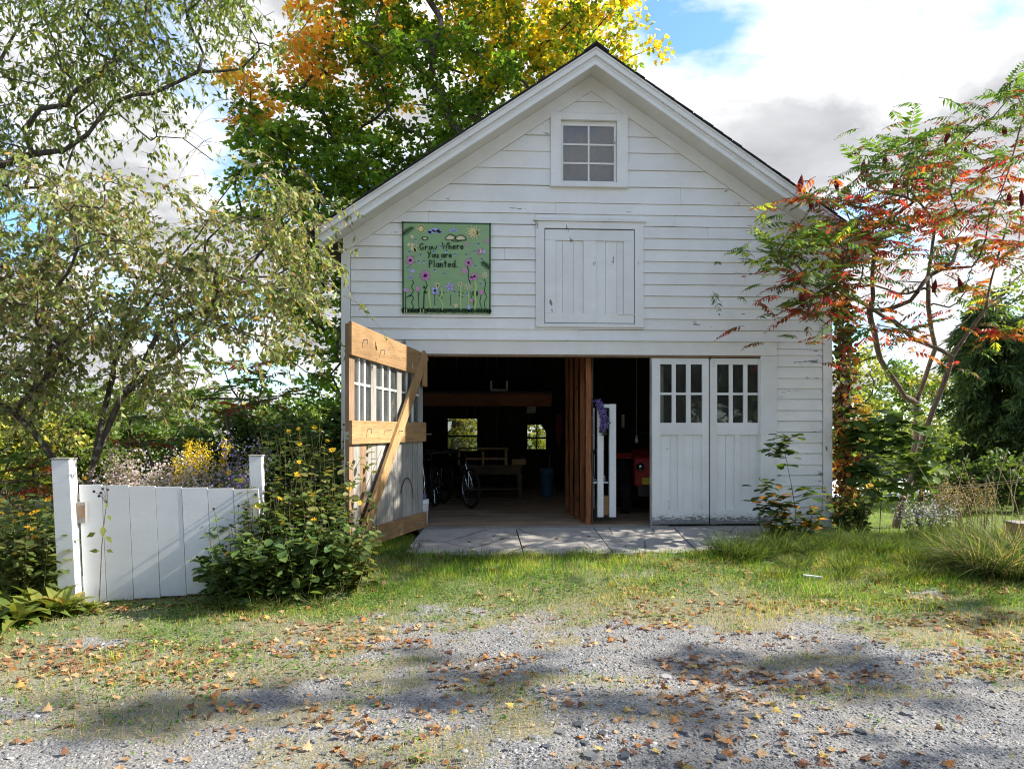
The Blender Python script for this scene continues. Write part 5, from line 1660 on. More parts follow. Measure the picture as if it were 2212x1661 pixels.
def tree(name, label, base, limbs, targets, leafs, bark, leafmat, group=None, rtip=.008, rmax=.3, rgn=None, seg=.4, cat='tree', extra=None, expo=2.35):
    rgn = rgn or np.random.default_rng(1)
    t = thing(name, label, cat, base, group)
    V, F, _, P, r = grow(limbs, targets, rgn, rtip=rtip, rmax=rmax, seg=seg, expo=expo)
    link('trunk', np_mesh('trunk', V, F, None, True), MT[bark], t)
    V, F, C = merge(leafs)
    link('crown', np_mesh('crown', V, F, C), MT[leafmat], t)
    return t


def lumps(L, Yc, Yr, rgn, dens=1.0):
    """clump centres from lobes given as (px, py, radius px, tag) on the plane Yc; returns centres and tags"""
    cs, tg = [], []
    for px, py, r, tg_ in L:
        n = max(1, int((r / 42.) ** 2 * dens))
        for _ in range(n):
            q = rgn.random() * 6.283; s_ = math.sqrt(rgn.random()) * r
            Y = Yc + rgn.uniform(-1, 1) * Yr * math.sqrt(max(.15, 1 - (s_ / r) ** 2 * .6))
            cs.append(npv(at(px + s_ * math.cos(q), py + s_ * math.sin(q) * .9, Yc)) + np.array([0, Y - Yc, 0])); tg.append(tg_)
    return np.array(cs), np.array(tg)


def blend_cols(pal, tg, jitter=.22, clump=.3):
    pal = {k: np.array(v) for k, v in pal.items()}
    def f(P, ci, si, rgn):
        keys = list(pal); out = np.zeros((len(P), 3))
        cl = rgn.uniform(1 - clump, 1 + clump, (tg.max() + 1 if tg.dtype.kind in 'iu' else 1000, 1))
        cj = rgn.uniform(1 - clump, 1 + clump, len(tg))
        sp = rgn.random((len(tg), 64))
        for k in keys:
            m = tg[ci] == k
            if not m.any(): continue
            A = pal[k]; w = sp[ci[m], si[m] % 64]
            pick = np.minimum((w * len(A) + rgn.normal(0, .45, m.sum())).astype(int).clip(0, len(A) - 1), len(A) - 1)
            out[m] = A[pick]
        return out * cj[ci][:, None] * rgn.uniform(1 - jitter, 1 + jitter, (len(P), 1))
    return f


# ---- sugar maple behind the barn
rgn = np.random.default_rng(101)
MY = 9.5
L_ = [(700, 250, 80, 'g'), (780, 60, 60, 'o'), (800, 190, 85, 'm'), (690, 350, 85, 'g'), (545, 320, 55, 'g'), (640, 170, 45, 'o'), (720, 440, 80, 'g'), (560, 480, 50, 'g'), (690, 105, 62, 'o'), (740, 175, 75, 'o'), (660, 60, 26, 'o'), (560, 215, 55, 'o'), (585, 260, 60, 'o'), (525, 220, 24, 'o'), (620, 330, 75, 'g'), (590, 400, 70, 'g'), (640, 500, 95, 'g'), (620, 620, 90, 'g'), (690, 720, 85, 'g'),
      (655, 800, 60, 'd'), (715, 850, 40, 'd'), (620, 845, 35, 'd'), (760, 300, 100, 'g'), (830, 90, 95, 'g'), (880, 30, 85, 'm'), (930, 190, 115, 'g'), (880, 380, 125, 'd'), (1010, 60, 120, 'm'), (1060, 210, 110, 'g'), (1000, 400, 120, 'd'),
      (1130, 110, 110, 'y'), (1120, 270, 70, 'y'), (1220, 60, 95, 'm'), (1290, 50, 80, 'y'), (1330, 110, 48, 'y'), (1345, 170, 38, 'y'), (1250, 150, 80, 'm'), (1190, 190, 60, 'y'), (950, -90, 150, 'm'), (1120, -110, 160, 'y'), (1260, -60, 95, 'y'), (820, -30, 70, 'm'), (1040, -260, 150, 'm'),
      (770, 450, 100, 'd'), (740, 590, 95, 'd'), (830, 560, 90, 'd'), (960, 540, 120, 'd'), (880, 680, 110, 'd'), (1020, 660, 110, 'd'), (1150, 420, 120, 'g'), (1250, 330, 110, 'g'), (1300, 240, 70, 'y'), (1150, 600, 110, 'd')]
cs, tg = lumps(L_, MY, 2.6, rgn, 3.6)
pal = {'g': [(.07, .145, .02), (.10, .19, .025), (.05, .11, .016), (.15, .22, .025)], 'd': [(.065, .135, .018), (.09, .17, .022), (.05, .105, .016), (.13, .20, .025)],
       'o': [(.52, .24, .04), (.46, .31, .05), (.60, .27, .06), (.25, .24, .035), (.40, .31, .04)], 'y': [(.44, .34, .03), (.34, .32, .03), (.20, .25, .025), (.55, .38, .035), (.13, .20, .022)], 'm': [(.09, .18, .02), (.17, .23, .025), (.28, .29, .03), (.07, .13, .018), (.46, .30, .03)]}
lf = cloud_leaves(cs, .46, 92, rgn, (.09, .15), MAPLE, MAPLEF, blend_cols({k_: np.array(v_) * np.array([1.55, 1.5, 1.3]) for k_, v_ in pal.items()}, tg), flat=.6, up=.8)
mb_ = at(985, 930, MY); mb_.z = -.3
mt = tree('maple_tree', 'tall maple turning orange and yellow rising behind the barn', tuple(mb_), [[mb_, (mb_.x + .1, MY, 2.0), (mb_.x, MY, 3.8), (mb_.x + .3, MY + .2, 6.4), (mb_.x + .6, MY, 9.5), (mb_.x + .7, MY, 11.5)], [(mb_.x, MY, 3.2), (mb_.x - 1.4, MY - .3, 5.3), (mb_.x - 2.6, MY, 7.6)], [(mb_.x, MY, 3.8), (mb_.x + 1.3, MY + .4, 6.2), (mb_.x + 2.6, MY, 9)], [(mb_.x, MY, 2.6), (mb_.x - 1.8, MY - .5, 3.2), (mb_.x - 3.4, MY - .6, 3.0)]],
          cs[::1], [lf], 'bark', 'leaf_autumn', rtip=.011, rmax=.28, rgn=rgn, seg=.6)


# ---- generic background trees
def bg_tree(name, label, px, Y, py_top, wpx, colr, seed, n=26, per=80, size=(.12, .2), tall=None, group=None, pybase=None, tmpl=QUAD, tf=QUADF, py_low=None, mat='leaf'):
    r_ = np.random.default_rng(seed)
    p = at(px, 930, Y); zg = float(gz(p.x, Y))
    sc = (Y - CAM.y) / FPX
    zt = at(px, py_top, Y).z; zl = zg + .25 * (zt - zg) if py_low is None else at(px, py_low, Y).z
    W = wpx * sc / 2
    cs = []
    for _ in range(n):
        v = r_.random(); a = r_.random() * 6.283; rr = W * math.sqrt(r_.random()) * (math.sin(math.pi * (.12 + .8 * v)) ** .6)
        cs.append((p.x + rr * math.cos(a), Y + rr * math.sin(a) * .8, zl + v * (zt - zl - .25)))
    cs = np.array(cs); tg = np.array(['a'] * n)
    lf = cloud_leaves(cs, max(.3, W * .42), per, r_, size, tmpl, tf, blend_cols({'a': colr}, tg, .25, .35))
    return tree(name, label, (p.x, Y, zg), [[(p.x, Y, zg), (p.x + .1, Y, zg + (zl - zg) * .6 + .2), (p.x, Y, zl + (zt - zl) * .5)]], cs, [lf], 'bark', mat, group, rtip=.012, rgn=r_, seg=.7)


YG = [(.21, .26, .045), (.28, .31, .06), (.15, .21, .04), (.35, .32, .06)]
DG = [(.055, .105, .022), (.075, .135, .027), (.045, .08, .018), (.11, .165, .035)]
MG = [(.11, .175, .033), (.15, .22, .04), (.08, .135, .027), (.19, .25, .05)]
OR = [(.30, .20, .04), (.24, .21, .04), (.36, .19, .04)]
bg_tree('broadleaf_tree', 'yellow-green tree beyond the lane, next to the barn corner', 1862, 17.0, 742, 130, YG, 1, 26, 90, (.12, .2), py_low=1000)
bg_tree('broadleaf_tree', 'orange-tinted low tree beyond the lane behind the vine', 1845, 15.0, 820, 60, OR, 2, 14, 80, (.1, .17), py_low=990)
bg_tree('broadleaf_tree', 'pale green tree seen between the sumac trunks', 1948, 19.0, 772, 150, MG, 3, 26, 90, (.13, .2), py_low=1010)
bg_tree('broadleaf_tree', 'light green tree filling the gap left of the conifer', 2030, 16.0, 800, 120, YG, 4, 24, 80, (.11, .18), py_low=1010)
bg_tree('broadleaf_tree', 'tall green tree rising behind the conifer', 2190, 24.0, 560, 190, MG, 5, 30, 80, (.16, .26), py_low=950)
bg_tree('hedge_shrub', 'dark low shrub at the foot of the yellow-green trees', 1900, 13.2, 985, 130, DG, 6, 16, 70, (.08, .13), py_low=1022)
bg_tree('hedge_shrub', 'dark low shrub under the conifer beside the lane', 2020, 11.5, 985, 150, DG, 7, 18, 70, (.08, .13), py_low=1050)
bg_tree('hedge_shrub', 'mid green shrub behind the ash shoots', 1875, 3.0, 885, 110, MG, 8, 24, 90, (.07, .12), py_low=1075)
bg_tree('hedge_shrub', 'mid green shrub between sumac trunk and conifer', 1985, 3.6, 900, 120, MG, 9, 24, 90, (.07, .12), py_low=1040)
bg_tree('hedge_shrub', 'low olive shrub in front of the conifer', 2090, 2.6, 985, 130, DG, 10, 20, 90, (.06, .11), py_low=1075)
bg_tree('hedge_shrub', 'olive shrub in front of the conifer, at the edge of the picture', 2195, 2.4, 960, 130, DG, 12, 20, 90, (.06, .11), py_low=1075)
# left background: a band of shrubs behind the garden, and trees far off
for i, (px, Y, pt, w, colr, lab) in enumerate([
        (300, 5.5, 900, 170, DG, 'dark green shrub behind the crabapple trunk'), (420, 4.8, 905, 150, DG, 'dark green shrub left of the goldenrod'), (545, 5.2, 885, 170, DG, 'dark shrub behind the purple asters'),
        (655, 6.0, 880, 150, DG, 'dark shrub between the asters and the barn'), (735, 4.0, 868, 120, DG, 'rounded dark shrub close to the barn wall'),
        (160, 4.2, 880, 170, MG, 'light green shrub behind the left crabapple limb'), (40, 3.4, 830, 190, YG, 'sunlit yellow-green shrub at the left edge'), (-110, 4.0, 780, 220, MG, 'green shrub beyond the left edge of the garden'),
        (250, 8.0, 840, 200, YG, 'tall sunlit shrub behind the dark shrubs')]):
    bg_tree('garden_shrub', lab, px, Y, pt, w, colr, 30 + i, 34, 110, (.07, .13), py_low=1070)
for i, (px, Y, pt, w, lab) in enumerate([(640, 46, 868, 120, 'distant tree on the skyline left of the barn'), (700, 55, 858, 70, 'distant pointed tree against the sky beside the barn'), (590, 60, 872, 110, 'distant tree behind the dark shrubs'), (520, 52, 862, 140, 'distant tree right of the crabapple trunk'), (430, 50, 850, 150, 'distant tree seen above the goldenrod'), (330, 48, 840, 160, 'distant tree seen through the crabapple'), (220, 50, 835, 170, 'distant tree left of the crabapple trunk'), (80, 45, 820, 200, 'distant tree at the left edge')]):
    bg_tree('distant_tree', lab, px, Y, pt, w, MG, 60 + i, 18, 60, (.3, .5), py_low=935, group='trees on the skyline')
for i, (px, Y, pt, w, lab) in enumerate([(1900, 60, 800, 200, 'distant tree above the lane'), (2060, 66, 770, 220, 'distant tree behind the sumac fork'), (2230, 58, 760, 220, 'distant tree past the right edge')]):
    bg_tree('distant_tree', lab, px, Y, pt, w, MG, 80 + i, 18, 60, (.35, .55), py_low=935, group='trees on the skyline')
# shrubs close behind the barn, seen through its back windows
for i, (px, Y, w) in enumerate(((985, 9.2, 150), (1160, 9.0, 140))):
    bg_tree('window_shrub', ('leafy shrub seen through the wide back window', 'leafy shrub seen through the four-pane back window')[i], px, Y, 820, w, YG, 95 + i, 22, 90, (.08, .14), py_low=1000)
# trees the photograph only shows by their shade and reflections: right of the drive and across it behind the camera
for i, (x_, y_, h_, w_) in enumerate(((14.0, -4.2, 12.6, 4.8), (17.0, -6.4, 15.4, 5.0), (20.5, -5.0, 17.5, 4.8))):
    r_ = np.random.default_rng(200 + i); n = 25
    v = r_.random(n); a = r_.random(n) * 6.283; rr = w_ / 2 * np.sqrt(r_.random(n)) * np.sin(np.pi * (.15 + .75 * v)) ** .5
    cs = np.stack([x_ + rr * np.cos(a), y_ + rr * np.sin(a), 2.2 + v * (h_ - 2.6)], 1); tg = np.array(['a'] * n)
    lf = cloud_leaves(cs, .48, 62, r_, (.13, .2), MAPLE, MAPLEF, blend_cols({'a': YG}, tg))
    tree('shade_tree', ('shade tree right of the drive nearest the barn', 'shade tree right of the drive nearest the camera', 'tallest shade tree right of the drive')[i], (x_, y_, -.45), [[(x_, y_, -.45), (x_, y_, 2.2), (x_ + .2, y_, h_ * .75)]], cs, [lf], 'bark', 'leaf', None, rtip=.014, rgn=r_, seg=.7)
for i, (x_, y_, h_, w_) in enumerate(((-9, -24, 11, 8), (-1, -27, 12, 9), (6, -25, 10.5, 8), (13, -22, 11, 8), (-16, -20, 10, 7))):
    r_ = np.random.default_rng(300 + i); n = 30
    v = r_.random(n); a = r_.random(n) * 6.283; rr = w_ / 2 * np.sqrt(r_.random(n)) * np.sin(np.pi * (.15 + .75 * v)) ** .5
    cs = np.stack([x_ + rr * np.cos(a), y_ + rr * np.sin(a), 0.6 + v ** 1.2 * (h_ - 1.2)], 1); tg = np.array(['a'] * n)
    lf = cloud_leaves(cs, 1.5, 230, r_, (.4, .6), QUAD, QUADF, blend_cols({'a': DG}, tg))
    tree('roadside_tree', 'roadside tree across the drive, number %s from the left' % ('two', 'three', 'four', 'five', 'one')[i], (x_, y_, -.5), [[(x_, y_, -.5), (x_, y_, 2.2), (x_ + .2, y_, h_ * .7)]], cs, [lf], 'bark', 'leaf', 'trees across the drive', rtip=.02, rgn=r_, seg=1.0)

# ---- conifers at the right edge
for cpx_, cpy_, cY, cw, clab, cseed in ((2150, 655, 5.4, 1.6, 'dark shaggy evergreen behind the dry stalks at the right', 77), (2290, 640, 4.6, 1.3, 'dark shaggy evergreen cut off by the right edge', 78)):
    rgn = np.random.default_rng(cseed)
    p = at(cpx_, 930, cY); zg = float(gz(p.x, cY)); ztop = at(cpx_, cpy_, cY).z
    cf = thing('cedar_tree', clab, 'tree', (p.x, cY, zg))
    V, F = tube_np([(p.x, cY, zg), (p.x + .05, cY, zg + 1.5), (p.x, cY, ztop)], [.14, .10, .02], 8)
    wood = [(V, F, np.zeros((len(V), 3)))]
    PP, DD = [], []
    for i in range(170):
        v = rgn.random() ** .9; z = zg + .15 + v * (ztop - zg - .2); a = rgn.random() * 6.283
        Lb = (cw * (1 - v) ** .7 + .3) * rgn.uniform(.35, 1.3)
        m = 7; t_ = np.linspace(0, 1, m)
        pl = np.stack([p.x + np.cos(a) * Lb * t_, cY + np.sin(a) * Lb * t_, z + .25 * Lb * t_ - .55 * Lb * t_ ** 2], 1)
        V, F = tube_np(pl, np.linspace(.018, .004, m), 4); wood.append((V, F, np.zeros((len(V), 3))))
        k = 150; u = rgn.random(k) ** .6; ix = u * (m - 1); i0 = ix.astype(int).clip(0, m - 2); fr_ = (ix - i0)[:, None]
        q = pl[i0] * (1 - fr_) + pl[i0 + 1] * fr_
        PP.append(q + rgn.normal(0, .06, (k, 3))); dd = rgn.normal(0, .6, (k, 3)) + np.array([np.cos(a), np.sin(a), -.9]); DD.append(dd)
    PP, DD = np.concatenate(PP), np.concatenate(DD); n = len(PP)
    col = np.array([(.045, .09, .028), (.065, .12, .035), (.11, .17, .05), (.03, .06, .02)])[rgn.integers(0, 4, n)] * rgn.uniform(.7, 1.4, (n, 1))
    V, F, C = inst(LANC, LANCF, PP, DD, rgn.normal(0, 1, (n, 3)), np.stack([rgn.uniform(.12, .24, n), rgn.uniform(.10, .28, n), np.full(n, .1)], 1), col)
    link('crown', np_mesh('crown', V, F, C), MT['leaf'], cf)
    V, F, _ = merge(wood); link('trunk', np_mesh('trunk', V, F, None, True), MT['bark'], cf)


# ---- drooping twigs, vectorised
def twig_set(P, D, L, droop, rad, m=5, k=3):
    n = len(P); t_ = np.linspace(0, 1, m)
    pts = P[:, None] + D[:, None] * (L[:, None] * t_[None])[..., None]
    pts[:, :, 2] -= (droop * L)[:, None] * t_[None] ** 2
    tan = np.gradient(pts, axis=1); tan = unit(tan)
    u = unit(np.cross(tan, np.array([.31, .22, .93]))); w = np.cross(tan, u)
    q = np.arange(k) * 2 * np.pi / k
    rr = rad[:, None] * np.linspace(1, .35, m)[None]
    V = pts[:, :, None] + (u[:, :, None] * np.cos(q)[None, None, :, None] + w[:, :, None] * np.sin(q)[None, None, :, None]) * rr[:, :, None, None]
    i = (np.arange(m - 1)[:, None] * k + np.arange(k)[None]); j = np.arange(m - 1)[:, None] * k + (np.arange(k)[None] + 1) % k
    F1 = np.stack([i, j, j + k, i + k], -1).reshape(-1, 4)
    F = (F1[None] + (np.arange(n) * m * k)[:, None, None]).reshape(-1, 4)
    return V.reshape(-1, 3), F, pts, tan


def along(pts, tan, per, rgn, t0=.1):
    n, m = pts.shape[:2]
    ti = np.repeat(np.arange(n), per); u = t0 + (1 - t0) * rgn.random(n * per); ix = u * (m - 1); i0 = ix.astype(int).clip(0, m - 2); f_ = (ix - i0)[:, None]
    return pts[ti, i0] * (1 - f_) + pts[ti, i0 + 1] * f_, tan[ti, i0], ti


OCT = np.array([(1, 0, 0), (0, 1, 0), (-1, 0, 0), (0, -1, 0), (0, 0, 1), (0, 0, -1)]); OCTF = [(0, 1, 4), (1, 2, 4), (2, 3, 4), (3, 0, 4), (1, 0, 5), (2, 1, 5), (3, 2, 5), (0, 3, 5)]

# ---- weeping crabapple behind the gate
rgn = np.random.default_rng(9)
CY0 = -1.35
def A(px, py, Y=CY0): return at(px, py, Y)
limbs = [[A(185, 1200), A(188, 1060), A(195, 1020)], [A(195, 1020), A(225, 945, -1.4), A(262, 860, -1.5), A(300, 800, -1.7), A(350, 700, -1.9)], [A(188, 1040), A(205, 985), A(222, 900, -1.2), A(242, 820, -1.1), A(250, 775, -1.0), A(210, 690, -.9), A(140, 600, -1.0)],
         [A(188, 1050), A(120, 1000, -1.5), A(80, 940, -1.6), A(30, 890, -1.8), A(-40, 850, -1.9)], [A(120, 1000, -1.5), A(60, 920, -1.3), A(100, 830, -1.2), A(108, 740, -1.2), A(90, 600, -1.3)],
         [A(262, 860, -1.5), A(330, 800, -1.2), A(430, 715, -1.2), A(520, 600, -1.4), A(600, 500, -1.6), A(660, 440, -1.8)], [A(250, 775, -1.0), A(330, 640, -1.0), A(420, 520, -1.1), A(500, 400, -1.2)]]
Lc = [(60, 480, 110, 'a'), (60, 620, 120, 'a'), (180, 560, 120, 'a'), (170, 700, 120, 'a'), (40, 760, 110, 'a'), (300, 600, 110, 'a'), (320, 720, 95, 'a'), (420, 640, 100, 'a'), (430, 560, 80, 'a'), (540, 640, 95, 'a'), (560, 560, 80, 'a'), (615, 510, 75, 'a'), (640, 610, 80, 'a'), (580, 430, 60, 'a'), (640, 400, 40, 'b'), (680, 680, 50, 'b'),
      (110, 430, 80, 'a'), (240, 460, 80, 'a'), (330, 470, 60, 'a'), (-60, 560, 120, 'a'), (-60, 720, 120, 'a'), (200, 810, 80, 'b'), (90, 850, 80, 'b'), (330, 820, 60, 'b'), (480, 720, 60, 'b'), (560, 720, 50, 'b'), (420, 420, 40, 'b'), (510, 470, 45, 'b'), (370, 380, 40, 'b'), (440, 800, 45, 'b'), (300, 890, 40, 'b'), (20, 900, 50, 'b'), (690, 500, 22, 'b'), (600, 780, 35, 'b')]
cs, tg = lumps(Lc, -1.5, 1.1, rgn, 1.6)
ct = thing('crabapple_tree', 'weeping crabapple with small fruit spreading over the white gate', 'tree', tuple(A(185, 1200)))
V, F, _, P_, r_ = grow(limbs, cs, rgn, seg=.3, rtip=.0065, rmax=.115, expo=2.5)
link('trunk', np_mesh('trunk', V, F, None, True), MT['bark'], ct)
nt = 9
st_p = np.repeat(cs, nt, 0) + rgn.normal(0, .12, (len(cs) * nt, 3)); n = len(st_p)
a_ = rgn.random(n) * 6.283
D = np.stack([np.cos(a_), np.sin(a_), rgn.uniform(-.35, .75, n)], 1); Lt = rgn.uniform(.22, .6, n)
D = unit(D)
V, F, pts, tan = twig_set(st_p, D, Lt, rgn.uniform(.35, 1.1, n), np.full(n, .0035))
link('twigs', np_mesh('twigs', V, F, None, True), MT['twig_pink'], ct)
P, Tn, ti = along(pts, tan, 15, rgn); n = len(P)
keep = rgn.random(n) < .82; P, Tn = P[keep], Tn[keep]; n = len(P)
D = Tn * .6 + rgn.normal(0, .6, (n, 3)); D[:, 2] -= .55
pal_c = np.array([(.24, .30, .085), (.18, .245, .06), (.28, .31, .11), (.12, .175, .05), (.32, .31, .13), (.42, .28, .11), (.22, .28, .13)])
col = pal_c[rgn.choice(7, n, p=[.24, .2, .16, .15, .13, .05, .07])] * rgn.uniform(.7, 1.25, (n, 1))
V, F, C = inst(LEAF4, LEAF4F, P + rgn.normal(0, .01, (n, 3)), D, rgn.normal(0, 1, (n, 3)) + np.array([0, 0, .3]), np.stack([rgn.uniform(.05, .085, n), rgn.uniform(.05, .10, n), rgn.uniform(.04, .09, n)], 1), col)
link('crown', np_mesh('crown', V, F, C), MT['leaf_gloss'], ct)
P, Tn, ti = along(pts, tan, 5, rgn, .3); n = len(P)
P = P + np.array([0, 0, -.02]) + rgn.normal(0, .012, (n, 3))
V, F, C = inst(OCT, OCTF, P, rgn.normal(size=(n, 3)), rgn.normal(size=(n, 3)), rgn.uniform(.0055, .0085, n), np.array([(.20, .07, .06), (.28, .09, .07), (.15, .08, .05)])[rgn.integers(0, 3, n)])
o = link('fruit', np_mesh('fruit', V, F, C), MT['berry'], ct); tag(o, 'tiny reddish brown crabapples', kind='stuff')

# ---- taller fine-leaved tree over the left corner
rgn = np.random.default_rng(19)
def B(px, py, Y=1.2): return at(px, py, Y)
limbs = [[B(-330, 1180, 1.6), B(-330, 800, 1.5), B(-250, 560, 1.4), B(-120, 440, 1.2), B(0, 358), B(70, 333), B(139, 325)], [B(45, 340), B(52, 280), B(87, 236), B(146, 226), B(153, 205), B(243, 132), B(305, 66), B(330, -60)], [B(139, 325), B(190, 290, 1.0), B(243, 222), B(330, 202), B(427, 156), B(520, 150), B(560, 110)],
         [B(427, 156), B(440, 118), B(405, 40), B(390, -60)], [B(-120, 440), B(-60, 250), B(40, 60), B(80, -100)], [B(153, 205), B(120, 100), B(95, 10), B(100, -120)], [B(243, 132), B(200, 110), B(170, 50), B(150, -60)]]
Lc = [(40, 60, 100, 'a'), (160, 60, 95, 'a'), (60, 170, 95, 'a'), (270, 60, 90, 'a'), (290, 140, 85, 'a'), (190, 160, 70, 'a'), (330, 30, 80, 'a'), (60, 280, 70, 'a'), (250, 230, 60, 'a'), (330, 200, 50, 'a'), (-60, 150, 120, 'a'), (-60, 330, 100, 'a'), (130, -60, 100, 'a'), (300, -60, 100, 'a'), (440, -30, 80, 'a'), (500, 20, 60, 'a'), (540, 50, 50, 'a'), (590, 110, 30, 'a'), (570, 70, 35, 'a'), (600, 20, 30, 'a'), (670, -10, 25, 'a'), (460, 60, 40, 'a'), (140, 290, 50, 'a'), (380, 240, 40, 's'), (470, 180, 40, 's'), (500, 260, 30, 's'), (420, 300, 35, 's'), (30, 380, 60, 'a')]
cs, tg = lumps(Lc, 1.2, 1.0, rgn, 2.0)
wt = thing('cherry_tree', 'tall airy fine-leaved tree arching over the upper left', 'tree', tuple(B(-330, 1180, 1.6)))
V, F, _, P_, r_ = grow(limbs, cs, rgn, seg=.35, rtip=.007, rmax=.16, expo=2.4)
link('trunk', np_mesh('trunk', V, F, None, True), MT['bark'], wt)
nt = 8
st_p = np.repeat(cs, nt, 0) + rgn.normal(0, .15, (len(cs) * nt, 3)); n = len(st_p); a_ = rgn.random(n) * 6.283
D = unit(np.stack([np.cos(a_), np.sin(a_), rgn.uniform(-.6, .5, n)], 1)); Lt = rgn.uniform(.3, .75, n)
V, F, pts, tan = twig_set(st_p, D, Lt, rgn.uniform(.3, .9, n), np.full(n, .004))
link('twigs', np_mesh('twigs', V, F, None, True), MT['twig'], wt)
sparse = np.repeat(tg == 's', nt)
P, Tn, ti = along(pts, tan, 11, rgn, .15); keep = rgn.random(len(P)) < np.where(sparse[ti], .12, .9); P, Tn = P[keep], Tn[keep]; n = len(P)
D = Tn * .5 + rgn.normal(0, .5, (n, 3)); D[:, 2] -= .6
col = np.array([(.14, .21, .045), (.19, .26, .055), (.10, .165, .035), (.26, .30, .08), (.36, .31, .09)])[rgn.choice(5, n, p=[.3, .28, .2, .16, .06])] * rgn.uniform(.7, 1.3, (n, 1))
V, F, C = inst(LANC, LANCF, P, D, rgn.normal(0, 1, (n, 3)) + np.array([0, 0, .2]), np.stack([rgn.uniform(.12, .18, n), rgn.uniform(.075, .13, n), rgn.uniform(.05, .1, n)], 1), col)
link('crown', np_mesh('crown', V, F, C), MT['leaf'], wt)


# ---- staghorn sumac: fronds are parts, sharing meshes
def frond_arrays(rgn, pal, nl=11, L=.42, wl=.115, droop=.35, hang=.3):
    t_ = np.linspace(.16, .98, nl)
    sp = lambda t: np.stack([0 * t, L * t, L * (.10 * t - droop * t * t)], 1)
    P, D, S_, C = [], [], [], []
    for s_ in (-1, 1):
        q = sp(t_); P.append(q)
        d = np.stack([np.full(nl, s_ * 1.), .45 + .35 * t_, np.full(nl, -hang) + rgn.normal(0, .12 + .2 * hang, nl)], 1); D.append(d)
        l = wl * np.sin(np.pi * (.18 + .74 * t_)) * rgn.uniform(.9, 1.1, nl); S_.append(l)
        ci = np.clip((t_ * 0 + rgn.random(nl)) * len(pal), 0, len(pal) - 1).astype(int); C.append(np.array(pal)[ci] * rgn.uniform(.8, 1.2, (nl, 1)))
    P.append(sp(np.array([.98]))); D.append(np.array([[0, 1, -.5]])); S_.append(np.array([wl * .5])); C.append(np.array(pal[:1]))
    P, D, S_, C = map(np.concatenate, (P, D, S_, C)); n = len(P)
    Nn = np.tile(np.array([0, -.2, 1.]), (n, 1)) + rgn.normal(0, .2 + .35 * hang, (n, 3))
    V, F, C = inst(LANC * np.array([1.2, 1, 1]), LANCF, P, D, Nn, np.stack([S_ * .95, S_, S_], 1), C)
    tt = np.linspace(0, 1, 6); Vt, Ft = tube_np(sp(tt), np.linspace(.0038, .0015, 6), 3)
    F2 = np.concatenate([Ft[:, [0, 1, 2]], Ft[:, [0, 2, 3]]])
    return merge([(V, F, C), (Vt, F2, np.tile(np.array([(.25, .08, .05)]), (len(Vt), 1)))])


FP = {'g': [(.08, .17, .035), (.11, .21, .04), (.06, .13, .03)], 'y': [(.36, .46, .045), (.44, .50, .05), (.26, .38, .04)], 'r': [(.38, .03, .045), (.28, .025, .04), (.44, .06, .04), (.13, .10, .03)], 'o': [(.42, .10, .02), (.34, .06, .02), (.25, .11, .02), (.40, .17, .03)], 'x': [(.07, .12, .025), (.24, .04, .02), (.13, .11, .025), (.05, .09, .022)]}
rgn = np.random.default_rng(55)
fronds = {k: [np_mesh('frond', *frond_arrays(rgn, v, 10 + i % 3, .38 + .05 * i, .125, .25 + .13 * i, .25 if k in 'gy' else .6)) for i in range(4)] for k, v in FP.items()}
for v in fronds.values():
    for me in v: me.materials.append(MT['leaf_autumn'])


def put_frond(par, k, loc, direc, scale, rgn, name='frond'):
    o = bpy.data.objects.new(name, fronds[k][int(rgn.integers(0, 4))]); COL.objects.link(o)
    d = Vector(direc).normalized(); side = d.cross(Vector((0, 0, 1))); side = side.normalized() if side.length > .05 else Vector((1, 0, 0))
    up = side.cross(d)
    M = Matrix((side, d, up)).transposed().to_4x4()
    o.matrix_basis = Matrix.Translation(loc) @ M @ Matrix.Diagonal((scale, scale, scale, 1))
    o.parent = par; o.matrix_parent_inverse = par.matrix_basis.inverted()
    return o


SYB = .5
def S_(px, py, Y=SYB): return at(px, py, Y)
limbs = [[S_(1932, 1158), S_(1960, 1050), S_(1990, 960, .3), S_(2030, 850, .1), S_(2057, 770, 0)], [S_(2057, 770, 0), S_(2005, 745, -.1), S_(1953, 715, -.3), S_(1883, 666, -.6), S_(1830, 640, -.8)], [S_(2057, 770, 0), S_(2090, 720, 0), S_(2130, 666, -.1), S_(2135, 635, -.1), S_(2151, 570, -.1), S_(2172, 500, 0)], [S_(2130, 666, -.1), S_(2175, 620, .2), S_(2230, 570, .5)],
         [S_(1940, 1130), S_(1972, 1020, .8), S_(1982, 921, .9), S_(1979, 869, .9), S_(2000, 812, .8), S_(2021, 752, .7), S_(2005, 661, .6), S_(2011, 557, .5), S_(2021, 480, .4)], [S_(1979, 869, .9), S_(1953, 856, .7), S_(1901, 775, .4), S_(1878, 674, 0), S_(1886, 570, -.2)], [S_(2021, 752, .7), S_(2090, 690, .9), S_(2130, 640, 1.0)]]
